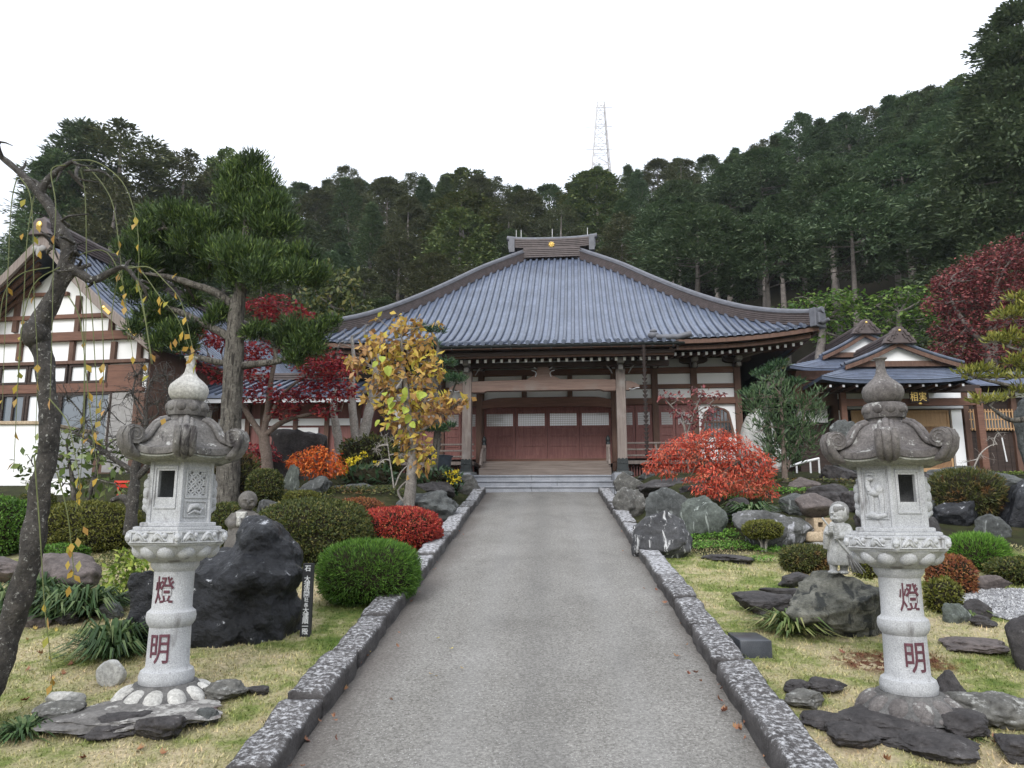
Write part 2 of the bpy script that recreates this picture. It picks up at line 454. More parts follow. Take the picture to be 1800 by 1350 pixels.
M['bark_grey'] = m_stone('bark_grey', (0.06, 0.052, 0.044), (0.18, 0.165, 0.14), 6.0, 0.9, fine=30, bump=1.0, bdist=0.03, streak=((0.03, 0.026, 0.022), 11.0, (2.2, 2.2, 0.3), 0.5))
M['bark_cherry'] = m_stone('bark_cherry', (0.02, 0.018, 0.017), (0.085, 0.076, 0.068), 12.0, 0.85, fine=50, bump=1.0, bdist=0.02, lichen=((0.34, 0.335, 0.31), 34.0, 0.565, 0.0, 0.10))
M['bark_pale'] = m_stone('bark_pale', (0.2, 0.18, 0.16), (0.4, 0.37, 0.34), 6.0, 0.9, fine=30, bump=0.5, bdist=0.01)
M['bark_mid'] = m_stone('bark_mid', (0.09, 0.08, 0.07), (0.26, 0.235, 0.21), 8.0, 0.9, fine=40, bump=0.7, bdist=0.012)
M['bark_brown'] = m_stone('bark_brown', (0.10, 0.075, 0.06), (0.2, 0.155, 0.13), 6.0, 0.9, fine=30, bump=0.4, bdist=0.01)
M['bark_forest'] = m_stone('bark_forest', (0.12, 0.105, 0.095), (0.25, 0.22, 0.2), 4.0, 0.9, fine=20, bump=0.4)
M['twig_green'] = m_plain('twig_green', (0.10, 0.115, 0.04), 0.6, 0.3, 9)
M['wood_grey'] = m_wood('wood_grey', (0.15, 0.115, 0.10), (0.27, 0.23, 0.205), (14, 14, 0.8), 2.0, weather=((0.31, 0.29, 0.27), 0.55))
M['wood_beam'] = m_wood('wood_beam', (0.15, 0.095, 0.075), (0.24, 0.165, 0.135), (0.7, 12, 12), 2.0, weather=((0.2, 0.16, 0.14), 0.5))
M['wood_brown'] = m_wood('wood_brown', (0.085, 0.045, 0.032), (0.15, 0.085, 0.06), (6, 6, 0.7), 2.5)
M['wood_beam_red'] = m_wood('wood_beam_red', (0.11, 0.055, 0.038), (0.20, 0.10, 0.068), (0.7, 10, 10), 2.5)
M['wood_red'] = m_wood('wood_red', (0.17, 0.062, 0.055), (0.27, 0.115, 0.098), (8, 8, 0.7), 2.5, rough=0.5)
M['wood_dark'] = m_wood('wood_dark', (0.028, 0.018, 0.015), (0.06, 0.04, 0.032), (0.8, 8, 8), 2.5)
M['wood_step'] = m_wood('wood_step', (0.10, 0.076, 0.064), (0.225, 0.185, 0.16), (0.5, 10, 14), 2.0)
M['wood_tan'] = m_wood('wood_tan', (0.42, 0.25, 0.12), (0.56, 0.36, 0.19), (10, 10, 0.8), 2.0, rough=0.5)
M['wood_black'] = m_wood('wood_black', (0.018, 0.018, 0.02), (0.04, 0.04, 0.042), (10, 10, 0.8), 2.0)
M['plaster'] = m_plain('plaster', (0.84, 0.84, 0.84), 0.85, 0.04, 2.0, 0.2)
M['plaster_grey'] = m_plain('plaster_grey', (0.5, 0.51, 0.53), 0.85, 0.06, 2.0, 0.2)
M['white_paint'] = m_plain('white_paint', (0.8, 0.8, 0.79), 0.5, 0.06, 3.0)
M['white_metal'] = m_plain('white_metal', (0.78, 0.78, 0.78), 0.35, 0.1, 20.0)
M['chain'] = m_plain('chain', (0.07, 0.055, 0.052), 0.5, 0.3, 20, 0.5, 0.3)
M['bronze'] = m_plain('bronze', (0.028, 0.033, 0.034), 0.45, 0.4, 12.0, 0.5, 0.5, 0.3)
M['blue_iron'] = m_plain('blue_iron', (0.05, 0.062, 0.08), 0.5, 0.3, 8.0, 0.5, 0.3)
M['gold'] = m_plain('gold', (0.75, 0.52, 0.16), 0.35, 0.15, 10.0, 0.5, 0.7)
M['red_plastic'] = m_plain('red_plastic', (0.6, 0.05, 0.03), 0.4, 0.1, 10.0)
M['engrave'] = m_plain('engrave', (0.10, 0.036, 0.048), 0.8, 0.35, 40.0)
M['unlit_black'] = m_plain('unlit_black', (0.02, 0.02, 0.02), 0.9, 0.1)
M['pylon_paint'] = m_plain('pylon_paint', (0.5, 0.48, 0.48), 0.6, 0.15, 0.4)
M['rust_tin'] = m_plain('rust_tin', (0.27, 0.26, 0.25), 0.6, 0.2)
M['lattice_white'] = m_plain('lattice_white', (0.32, 0.27, 0.24), 0.6, 0.1, 9)
def m_tile(name, c0, c1, lines, axis='Y'):
    t = NT(name)
    w = t.n('ShaderNodeTexWave'); w.bands_direction = axis; w.wave_profile = 'SAW'; w.inputs['Scale'].default_value = lines
    w.inputs['Distortion'].default_value = 0.0
    t.l(t.co, w.inputs['Vector'])
    col = t.ramp(t.noise(1.3, 5, 0.6), [(0.3, c0), (0.7, c1)])
    col = t.mix(0.6, col, t.ramp(t.noise(9, 4, 0.7), [(0.3, (0.72,) * 3), (0.7, (1.25,) * 3)]), 'MULTIPLY')
    col = t.mix(0.5, col, t.ramp(t.voro(4.5).outputs['Color'], [(0.2, (0.75,) * 3), (0.8, (1.2,) * 3)]), 'MULTIPLY')
    t.color(col).rough(0.42, 0.5).bump(w.outputs['Color'], 0.5, 0.012)
    return t.m
M['tile'] = m_tile('tile', (0.075, 0.095, 0.145), (0.125, 0.15, 0.215), 1.25)
M['tile_roll'] = m_tile('tile_roll', (0.06, 0.073, 0.105), (0.10, 0.118, 0.16), 1.0)
M['tile_ridge'] = m_plain('tile_ridge', (0.09, 0.07, 0.068), 0.55, 0.35, 7.0, 0.4, 0.0, 0.2)
M['tile_cap'] = m_plain('tile_cap', (0.105, 0.108, 0.125), 0.5, 0.3, 6.0, 0.4)
def m_glass(name, c, rough=0.06):
    t = NT(name); t.color(c).rough(rough, 0.9); t.b.inputs['IOR'].default_value = 1.9
    return t.m
M['pane'] = m_glass('pane', (0.8, 0.81, 0.82), 0.08)  # near-white base colour stands in for the bright sky reflected in the glass
M['pane_dark'] = m_glass('pane_dark', (0.10, 0.12, 0.14), 0.06)
M['pane_shade'] = m_glass('pane_shade', (0.035, 0.04, 0.045), 0.1)

# ------------------------------------------------------------------ the setting: lawn, path, gravel, steps, hillside
def grid_mesh(name, xs, ys, zf, mat, kind, keep=None):
    X, Y = np.meshgrid(xs, ys)
    Z = zf(X, Y)
    nx, ny = len(xs), len(ys)
    V = np.stack([X.ravel(), Y.ravel(), Z.ravel()], 1)
    F = []
    for j in range(ny - 1):
        for i in range(nx - 1):
            if keep is not None and not keep((xs[i] + xs[i + 1]) / 2, (ys[j] + ys[j + 1]) / 2): continue
            a = j * nx + i
            F.append((a, a + 1, a + nx + 1, a + nx))
    me = bpy.data.meshes.new(name); me.from_pydata(V.tolist(), [], F); me.materials.append(mat)
    me.polygons.foreach_set('use_smooth', [True] * len(F))
    bm = bmesh.new(); bm.from_mesh(me)
    bmesh.ops.delete(bm, geom=[v for v in bm.verts if not v.link_faces], context='VERTS'); bm.to_mesh(me); bm.free()
    o = bpy.data.objects.new(name, me); link(o)
    return tag(o, kind=kind)

def lawn_color(t):
    big = t.noise(0.7, 5, 0.65); mid = t.noise(3.2, 6, 0.75)
    col = t.ramp(t.math('ADD', t.math('MULTIPLY', big, 0.5), t.math('MULTIPLY', mid, 0.5)),
                 [(0.38, (0.09, 0.14, 0.03)), (0.455, (0.19, 0.22, 0.07)), (0.52, (0.37, 0.335, 0.185)), (0.60, (0.48, 0.395, 0.26)), (0.68, (0.40, 0.30, 0.185))])
    sx = t.n('ShaderNodeSeparateXYZ'); t.l(t.co, sx.inputs[0])
    # worn red-brown earth showing through beside the right lantern
    dx = t.math('SUBTRACT', sx.outputs['X'], 2.55); dy = t.math('SUBTRACT', sx.outputs['Y'], 5.85)
    d = t.math('ADD', t.math('MULTIPLY', t.math('MULTIPLY', dx, dx), 2.2), t.math('MULTIPLY', t.math('MULTIPLY', dy, dy), 5.0))
    d = t.math('ADD', d, t.math('MULTIPLY', t.noise(6, 4), 1.1))
    k = t.math('MULTIPLY', t.mask(d, 1.15, 0.65), t.mask(t.noise(14, 4), 0.38, 0.5))
    return t.mix(k, col, (0.14, 0.06, 0.035)), sx
t = NT('lawn_soil')
col, sx = lawn_color(t)
col = t.mix(0.75, col, t.ramp(t.noise(45, 5, 0.75), [(0.3, (0.35,) * 3), (0.7, (1.3,) * 3)]), 'MULTIPLY')
k = t.mask(t.math('ADD', sx.outputs['Y'], t.math('MULTIPLY', t.noise(1.2, 4), 3.0)), 11.2, 12.0)   # planted beds beyond the lawn
bed = t.ramp(t.noise(3.0, 6, 0.7), [(0.35, (0.022, 0.019, 0.013)), (0.55, (0.035, 0.04, 0.015)), (0.7, (0.07, 0.05, 0.03))])
t.color(t.mix(k, col, bed)).rough(0.95, 0.1).bump(t.noise(60, 6, 0.75), 0.8, 0.02)
M['lawn'] = t.m
t = NT('lawn_blade')
col, sx = lawn_color(t)
col = t.mix(1.0, col, t.ramp(t.island(), [(0.0, (0.55, 0.6, 0.5)), (0.6, (1.0, 1.05, 0.9)), (1.0, (1.5, 1.4, 1.3))]), 'MULTIPLY')
t.color(col).rough(0.7, 0.2)
M['lawn_blade'] = t.m
t = NT('path_concrete')
v = t.noise(1.1, 6, 0.6)
col = t.ramp(v, [(0.3, (0.150, 0.143, 0.131)), (0.7, (0.198, 0.19, 0.177))])
sp = t.noise(48, 5, 0.85)
col = t.mix(0.9, col, t.ramp(sp, [(0.36, (0.45, 0.43, 0.41)), (0.5, (1.0, 1.0, 1.0)), (0.64, (1.7, 1.7, 1.68))]), 'MULTIPLY')
col = t.mix(t.mask(t.voro(42).outputs['Distance'], 0.2, 0.06), col, (0.42, 0.41, 0.4))
sx = t.n('ShaderNodeSeparateXYZ'); t.l(t.co, sx.inputs[0])
ax = t.math('ABSOLUTE', t.math('ADD', sx.outputs['X'], 0.0))
wob = t.math('MULTIPLY', t.noise(1.8, 4, 0.6, t.scaled((1, 0.5, 1))), 0.5)
edge = t.mask(t.math('ADD', ax, wob), 1.2, 1.62)
col = t.mix(t.math('MULTIPLY', edge, 0.72), col, (0.075, 0.062, 0.055))
mid = t.mask(t.math('ABSOLUTE', t.math('ADD', sx.outputs['X'], t.math('ADD', 0.0, t.math('MULTIPLY', t.noise(0.6, 2), 0.2)))), 0.28, 0.0)
col = t.mix(t.math('MULTIPLY', mid, 0.24), col, (0.08, 0.077, 0.073))
trk = t.mask(t.math('ABSOLUTE', t.math('SUBTRACT', ax, 0.55)), 0.25, 0.0)
col = t.mix(t.math('MULTIPLY', trk, 0.18), col, (0.25, 0.246, 0.238))
dk = t.mask(t.noise(2.3, 5, 0.6, t.scaled((1, 0.35, 1))), 0.52, 0.68)
col = t.mix(t.math('MULTIPLY', dk, 0.22), col, (0.09, 0.087, 0.083))
t.color(col).rough(0.9, 0.25).bump(t.math('ADD', sp, t.noise(20, 5)), 0.5, 0.006)
M['path'] = t.m
t = NT('gravel')
vo = t.voro(38); 
col = t.ramp(vo.outputs['Color'], [(0.1, (0.14, 0.14, 0.145)), (0.5, (0.26, 0.26, 0.265)), (0.9, (0.4, 0.4, 0.4))])
t.color(col).rough(0.9, 0.2).bump(vo.outputs['Distance'], 1.0, 0.02)
M['gravel'] = t.m
M['forest_floor'] = m_plain('forest_floor', (0.02, 0.018, 0.012), 0.95, 0.4, 0.5, 0.1)

SKY_PX = [-600, 0, 60, 200, 300, 420, 520, 620, 760, 870, 925, 980, 1040, 1100, 1200, 1300, 1400, 1500, 1600, 1700, 1800, 2400]
SKY_PY = [420, 395, 370, 330, 305, 305, 312, 300, 300, 298, 332, 322, 308, 294, 284, 270, 242, 212, 182, 160, 140, 60]
def elev(py): return PITCH - np.arctan((np.asarray(py, float) - 675) / F_PX)
def hill(x, y):
    x = np.asarray(x, float); y = np.asarray(y, float)
    px = 960 + F_PX * x / np.maximum(y, 5) * 0.97
    ry = 76.0
    zr = EYE + ry * np.tan(elev(np.interp(px, SKY_PX, SKY_PY))) - 12.0
    tt = np.clip((y - 36) / (ry - 36), 0, 1)
    z = TERRACE + (zr - TERRACE) * tt ** 0.95
    return z - np.maximum(y - ry, 0) * 0.25
def all_h(x, y):
    return np.where(y <= 36, hgt(x, y), hill(x, y))
near = lambda x0, x1, s: list(np.arange(x0, x1, s))
xs = np.array([-160, -110, -70, -45, -32, -24, -18] + near(-14, -2, 0.25) + near(-2, 2, 0.1) + near(2, 14.01, 0.25) + [18, 24, 32, 45, 70, 110, 160])
ys = np.array([-40, -20, -12, -8, -6, -4] + near(-3, 19, 0.25) + [20, 22, 25, 28, 32, 36])
def lawn_z(X, Y):
    z = hgt(X, Y)
    under = (np.abs(X - PATH_X) < 1.32) & (Y < 17.45)
    st = (np.abs(X - PATH_X) < 1.9) & (Y > 16.9) & (Y < 20)
    z = np.where(under, SLOPE * Y - 0.06, z)
    return np.where(st, np.minimum(z, SLOPE * np.minimum(Y, 17.2) - 0.05), z)
lawn = grid_mesh('lawn', xs, ys, lawn_z, M['lawn'], 'structure')
hx = np.array([-400, -250, -160, -110, -70, -45, -32, -24, -18, -14, -10, -6, -2, 2, 6, 10, 14, 18, 24, 32, 45, 70, 110, 160, 250, 400])
hillside = grid_mesh('hillside', hx, np.array([36, 40, 44, 48, 52, 56, 60, 64, 68, 72, 76, 84, 100, 140, 220, 400]),
                     lambda X, Y: np.where(Y <= 36, hgt(X, Y), hill(X, Y)), M['forest_floor'], 'structure')
pm = MB()
py_ = list(np.arange(-8, 17.21, 0.7)) + [17.22]
pxs = np.linspace(-1.29, 1.29, 9)
vs = [(PATH_X + a, y, SLOPE * y + 0.012 * (1 - (a / 1.29) ** 2)) for y in py_ for a in pxs]
fs = [(j * 9 + i, j * 9 + i + 1, (j + 1) * 9 + i + 1, (j + 1) * 9 + i) for j in range(len(py_) - 1) for i in range(8)]
pm.add(vs, fs)
path = tag(pm.build('path', M['path'], smooth=60), kind='structure')
# gravel court at the right
gp = MB()
gy = np.arange(6.45, 8.2, 0.2)
vs = []; fs = []
def gedge(y): return 4.0 + 0.22 * math.sin(y * 3.1) + (y - 7) * 0.2
for y in gy:
    for x in np.linspace(0, 1, 20):
        xx = gedge(y) + (16 - gedge(y)) * x ** 1.5
        vs.append((xx, y, float(hgt(xx, y)) + 0.012))
for j in range(len(gy) - 1):
    for i in range(19): fs.append((j * 20 + i, j * 20 + i + 1, j * 20 + 21 + i, j * 20 + 20 + i))
gp.add(vs, fs)
tag(gp.build('gravel_court', M['gravel'], smooth=60), kind='structure')
# loose stones of the gravel: one mass
n = 9000
gxv = 3.8 + 2.0 * rng.random(n) ** 1.1; gyv = 6.45 + 1.6 * rng.random(n)
ok = gxv > np.array([gedge(y) for y in gyv]); gxv = gxv[ok]; gyv = gyv[ok]; n = len(gxv)
c = np.stack([gxv, gyv, hgt(gxv, gyv) + 0.015], 1)
sz = 0.010 + 0.014 * rng.random((n, 1)); a = rdir(n); b = unit(np.cross(a, rdir(n))); d = np.cross(a, b)
tips = [c + a * sz, c + b * sz, c - a * sz, c - b * sz, c + d * sz * 0.7, c - d * sz * 0.7]
tri = []
for q in range(4):
    for e in (4, 5): tri.append(np.stack([tips[q], tips[(q + 1) % 4], tips[e]], 1))
t = NT('gravel_stone'); t.color(t.ramp(t.island(), [(0.0, (0.12, 0.12, 0.125)), (0.6, (0.28, 0.28, 0.29)), (1.0, (0.45, 0.45, 0.45))])).rough(0.9)
M['gravel_stone'] = t.m
tag(np_mesh('gravel', np.concatenate(tri), 3, M['gravel_stone']), 'loose pale grey gravel spread at the right behind the lantern', 'gravel', kind='stuff')

# grass blades of the lawn: one mass
def blades(n, x0, x1, y0, y1, h0, h1, ok):
    x = x0 + (x1 - x0) * rng.random(n); y = y0 + (y1 - y0) * rng.random(n) ** 1.25
    k = ok(x, y); x = x[k]; y = y[k]; n = len(x)
    patch = 0.5 + 0.5 * np.sin(x * 3.1 + 1.3 * np.sin(y * 2.2)) * np.sin(y * 2.7 + x)
    c = np.stack([x, y, hgt(x, y) - 0.004], 1)
    h = (h0 + (h1 - h0) * rng.random((n, 1)) * (0.5 + patch[:, None])) * (0.85 + 0.035 * y[:, None])
    lean = rng.normal(size=(n, 3)) * np.array((0.7, 0.7, 0)) + np.array((0, 0, 1.0))
    tip = c + unit(lean) * h
    s = rdir(n) * np.array((1, 1, 0)); s = unit(s) * (0.0028 + 0.0005 * y[:, None])
    return np.stack([c - s, c + s, tip], 1)
def on_lawn(x, y):
    off = np.abs(x - PATH_X)
    g = (x > 4.0 + 0.22 * np.sin(y * 3.1) + (y - 7) * 0.2) & (y > 6.5) & (y < 8.1)
    return (off > 1.58) & ~g & (y < 10.6 - 0.3 * np.sin(x * 2))
B = np.concatenate([blades(150000, -6.2, 8.5, 2.6, 10.8, 0.015, 0.04, on_lawn), blades(60000, -4.5, 5.0, 2.6, 6.2, 0.012, 0.035, on_lawn)])
tag(np_mesh('grass', B, 3, M['lawn_blade']), 'short yellowing autumn lawn grass on both sides of the path', 'grass', kind='stuff')

# granite steps up to the terrace: one flight
st = MB((PATH_X, 17.22, 2.4))
zs = [SLOPE * 17.22 - 0.05, 2.555, 2.70, 2.845]
for i in range(3):
    y0 = 17.22 + 0.36 * i
    nseg = 1 if i else 2
    for xa, xb in ((PATH_X - 1.66, PATH_X + (0.35 if i == 1 else -0.25)), (PATH_X + (0.356 if i == 1 else -0.244), PATH_X + 1.66)):
        st.box(xa, xb, y0 + 0.03, y0 + (0.36 if i < 2 else 1.2), zs[0] - 0.2 if i == 0 else zs[i] - 0.06, zs[i + 1] - 0.0405)
        st.box(xa - 0.001, xb + 0.001, y0, y0 + (0.38 if i < 2 else 1.21), zs[i + 1] - 0.04, zs[i + 1])
stp = st.build('granite_steps', M['step_granite'], bevel=0.008, smooth=30)
tag(stp, 'pale grey granite steps between the top of the path and the hall porch', 'steps')
sd = MB((PATH_X, 17.22, 2.4))
for s_ in (-1, 1):
    sd.box(PATH_X + s_ * 1.78 - 0.115, PATH_X + s_ * 1.78 + 0.115, 17.2, 19.1, 2.2, 2.86)
o = sd.build('side_slab', M['step_granite'], bevel=0.01); o.parent = stp; o.location = (0, 0, 0)

# ------------------------------------------------------------------ kerb stones, each a stone of its own
def kerb_mesh(L, W, H, seed, kick=1):
    bm = bmesh.new(); bmesh.ops.create_cube(bm, size=1.0)
    bmesh.ops.subdivide_edges(bm, edges=bm.edges[:], cuts=11, use_grid_fill=True)
    r = 0.03
    for v in bm.verts:
        p = Vector((v.co.x * W, v.co.y * L, v.co.z * H))
        q = Vector((max(-W / 2 + r, min(W / 2 - r, p.x)), max(-L / 2 + r, min(L / 2 - r, p.y)), max(-H / 2 + r, min(H / 2 - r, p.z))))
        d = p - q
        if d.length > 1e-6: p = q + d.normalized() * r
        nz = noise.noise_vector(p * 5.0 + Vector((seed * 3.7, seed, 0)))
        n2 = noise.noise_vector(p * 19.0 + Vector((seed, seed * 2.1, 4)))
        v.co = p + nz * 0.022 * kick + n2 * (0.008 if kick == 1 else 0.02)
    me = bpy.data.meshes.new('kerb_stone'); bm.to_mesh(me); bm.free()
    me.polygons.foreach_set('use_smooth', [True] * len(me.polygons))
    return me
for side in (-1, 1):
    y = 2.2; i = 0
    while y < 17.05:
        L = (0.98, 0.86, 1.02, 0.72, 0.95, 0.64, 0.9, 1.05)[(i * 3 + (side > 0) * 2) % 8]
        L = min(L, 17.15 - y)
        if 17.15 - (y + L) < 0.35: L = 17.15 - y
        me = kerb_mesh(L - 0.015, 0.235 + 0.03 * random.random(), 0.26, side * 20 + i)
        pale = (y > 8.2 and i % 4 != 1)
        me.materials.append(M['kerb_pale' if pale else 'kerb'])
        o = bpy.data.objects.new('kerb_stone', me); link(o)
        yc = y + L / 2
        o.location = (PATH_X + side * (1.405 + random.uniform(-0.012, 0.012)), yc, SLOPE * yc + 0.0 + random.uniform(-0.012, 0.012))
        o.rotation_euler = (math.atan(SLOPE) + random.uniform(-0.01, 0.01), random.uniform(-0.03, 0.03), random.uniform(-0.012, 0.012))
        tag(o, f"{'pale' if pale else 'dark'} lichen spotted kerb stone, {ORD[i]} from the camera along the {'left' if side < 0 else 'right'} path edge",
            'kerb stone', f"kerb stones along the {'left' if side < 0 else 'right'} edge of the path")
        y += L; i += 1

# ------------------------------------------------------------------ main temple hall
TX, TY = 0.04, 20.5
hall = thing('temple_hall', 'large timber temple hall with curved blue grey hipped roof at the end of the path', 'temple', (TX, TY, TERRACE), R(-2.5))
HO = (TX, TY, TERRACE)
def H(): return MB(HO)
PROF = [(17.3, 5.95), (18.0, 6.13), (18.7, 6.34), (19.6, 6.76), (20.45, 7.22), (21.4, 7.86), (22.2, 8.45), (23.1, 9.15), (23.95, 9.85), (24.9, 10.52), (25.7, 11.08)]
PY_ = [p[0] for p in PROF]; PZ_ = [p[1] for p in PROF]
EAVE_Y, RIDGE_Y, EAVE_X, RIDGE_X, PORCH_X = 18.7, 25.7, 6.92, 0.92, 3.22
# smooth the profile
_yy = np.linspace(17.3, 25.7, 85); _zz = np.interp(_yy, PY_, PZ_)
for _ in range(12): _zz[1:-1] = 0.25 * _zz[:-2] + 0.5 * _zz[1:-1] + 0.25 * _zz[2:]
def rz(ax, y):
    """roof surface height above |x - TX| = ax on the front slope"""
    z = float(np.interp(y, _yy, _zz))
    if ax > 3.4:
        z += 0.27 * ((ax - 3.4) / (EAVE_X - 3.4)) ** 2.3 * max(0.0, (RIDGE_Y - y) / 7) ** 0.8
    return z
def hip_y(ax): return RIDGE_Y - (RIDGE_Y - EAVE_Y) * max(0.0, ax - RIDGE_X) / (EAVE_X - RIDGE_X)
pitch_x = 0.215
nroll = int(EAVE_X / pitch_x)
rolls = [k * pitch_x + pitch_x / 2 for k in range(nroll)]
rolls = sorted([-a for a in rolls] + rolls)
pan = H(); roll = H(); caps = H()
cols = [-EAVE_X] + [(rolls[i] + rolls[i + 1]) / 2 for i in range(len(rolls) - 1)] + [EAVE_X]
NS = 22
def col_pts(x, y0):
    ax = abs(x); y1 = max(hip_y(ax), y0 + 0.02)
    return [(TX + x, y0 + (y1 - y0) * j / NS, rz(ax, y0 + (y1 - y0) * j / NS)) for j in range(NS + 1)]
def eave_y(x): return 17.3 if abs(x) < PORCH_X else EAVE_Y
for i, x in enumerate(rolls):
    y0 = eave_y(x)
    a = col_pts(cols[i], y0); b = col_pts(x, y0); c = col_pts(cols[i + 1], y0)
    b = [(p[0], p[1], p[2] - 0.012) for p in b]
    n = NS + 1
    pan.add(a + b + c, [(j, n + j, n + j + 1, j + 1) for j in range(NS)] + [(n + j, 2 * n + j, 2 * n + j + 1, n + j + 1) for j in range(NS)])
    pts = [(p[0], p[1], p[2] + 0.028) for p in col_pts(x, y0 - 0.02)]
    roll.tube(pts, 0.05, 8)
    e = pts[0]
    roll.tube([(e[0], e[1] - 0.03, e[2] - 0.008), (e[0], e[1] + 0.02, e[2])], 0.055, 12)
# the two sides and the back
for s_ in (-1, 1):
    g = []
    for i in range(15):
        ax = EAVE_X - (EAVE_X - RIDGE_X) * i / 14
        yf = hip_y(ax); yb = 2 * RIDGE_Y - yf
        zf = rz(ax, yf); zm = float(np.interp(EAVE_Y + (RIDGE_Y - EAVE_Y) * (EAVE_X - ax) / (EAVE_X - RIDGE_X), _yy, _zz))
        row = []
        for j in range(13):
            q = j / 12; y = yf + (yb - yf) * q; edge = abs(2 * q - 1) ** 5
            row.append((TX + s_ * ax, y, zm + (zf - zm) * edge))
        g.append(row)
    n = 13
    pan.add([p for r in g for p in r], [(i * n + j, i * n + j + 1, (i + 1) * n + j + 1, (i + 1) * n + j) for i in range(14) for j in range(12)])
g = []
for i in range(29):
    x = -EAVE_X + 2 * EAVE_X * i / 28
    y1 = hip_y(abs(x))
    g.append([(TX + x, 2 * RIDGE_Y - (EAVE_Y + (y1 - EAVE_Y) * j / 10), rz(abs(x), EAVE_Y + (y1 - EAVE_Y) * j / 10)) for j in range(11)])
pan.add([p for r in g for p in r], [(i * 11 + j, i * 11 + j + 1, (i + 1) * 11 + j + 1, (i + 1) * 11 + j) for i in range(28) for j in range(10)])
roof = pan.build('roof', M['tile'], hall, smooth=40)
roll.build('roof_tile_roll', M['tile_roll'], roof, smooth=60)
# underside boarding
so = H()
xs_ = np.linspace(-EAVE_X + 0.12, EAVE_X - 0.12, 41)
for a, b in zip(xs_[:-1], xs_[1:]):
    q = []
    for x in (a, b):
        ax = abs(x)
        q += [(TX + x, EAVE_Y + 0.05, rz(ax, EAVE_Y) - 0.18), (TX + x, TY + 0.4, rz(ax, EAVE_Y) + 0.16)]
    so.add(q, [(0, 2, 3, 1)])
for s_ in (-1, 1):
    so.add([(TX + s_ * 5.0, 18.9, 6.25), (TX + s_ * 6.95, 18.9, 6.5), (TX + s_ * 6.95, 32.4, 6.5), (TX + s_ * 5.0, 32.4, 6.4)], [(0, 1, 2, 3)])
so.box(TX - PORCH_X + 0.06, TX + PORCH_X - 0.06, 17.45, 17.5, 5.70, 5.78)
so.add([(TX - PORCH_X + .05, 17.42, 5.84), (TX + PORCH_X - .05, 17.42, 5.84), (TX + PORCH_X - .05, 19.5, 6.30), (TX - PORCH_X + .05, 19.5, 6.30)], [(0, 1, 2, 3)])
for s_ in (-1, 1):   # cheek boards closing the porch roof's two sides
    pts = [(y, rz(PORCH_X, y)) for y in np.linspace(17.3, 19.2, 8)]
    so.prismx([(y, z + 0.0) for y, z in pts] + [(y, z - 0.22) for y, z in reversed(pts)], TX + s_ * PORCH_X - 0.03, TX + s_ * PORCH_X + 0.03)
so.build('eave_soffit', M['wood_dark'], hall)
# eave edge boards
eb = H()
def eave_line(sgn, x0, x1, dy, dz, n=24):
    return [(TX + sgn * (x0 + (x1 - x0) * i / n), EAVE_Y + dy, rz(x0 + (x1 - x0) * i / n, EAVE_Y) + dz) for i in range(n + 1)]
for s_ in (-1, 1):
    eb.sweep([(-0.05, -0.06), (0.05, -0.06), (0.05, 0.05), (-0.05, 0.05)], eave_line(s_, PORCH_X, EAVE_X, 0.05, -0.10))
    eb.sweep([(-0.04, -0.05), (0.04, -0.05), (0.04, 0.05), (-0.04, 0.05)], eave_line(s_, PORCH_X, EAVE_X - 0.15, 0.22, -0.23))
eb.box(TX - PORCH_X, TX + PORCH_X, 17.34, 17.42, 5.83, 5.91)
eb.box(TX - PORCH_X + 0.05, TX + PORCH_X - 0.05, 17.52, 17.6, 5.66, 5.76)
for s_ in (-1, 1):
    eb.bar((TX + s_ * (EAVE_X - 0.02), EAVE_Y + 0.06, rz(EAVE_X, EAVE_Y) - 0.12), (TX + s_ * (EAVE_X - 0.02), 32, 6.3), 0.1, 0.12)
eb.build('eave_board', M['wood_brown'], hall, bevel=0.006)
# gutter of the porch with its straps
gt = H()
prof = [(0.06 * math.cos(a), 0.06 * math.sin(a)) for a in np.linspace(math.pi, 2 * math.pi, 9)] + [(0.05, 0.005), (0.0, -0.045), (-0.05, 0.005)]
gt.sweep(prof, [(TX - PORCH_X - 0.15, 17.22, 5.89), (TX + PORCH_X + 0.15, 17.22, 5.89)])
for k in range(14):
    x = TX - 3.1 + 6.2 * k / 13
    gt.box(x - 0.01, x + 0.01, 17.15, 17.36, 5.80, 5.83)
gt.build('gutter', M['bronze'], hall, smooth=40)
# porch corner ornaments
for s_ in (-1, 1):
    b = H(); x = TX + s_ * PORCH_X
    pts = [(x - s_ * 0.5, 17.32, 6.05), (x, 17.27, 6.03), (x + s_ * 0.32, 17.25, 6.1)]
    b.tube(pts, [0.065, 0.07, 0.075], 10)
    b.ball((x - s_ * 0.55, 17.36, 6.10), (0.14, 0.1, 0.09)); b.ball((x - s_ * 0.55, 17.36, 6.2), (0.09, 0.08, 0.05))
    b.build('corner_tile', M['tile_cap'], roof, smooth=50)
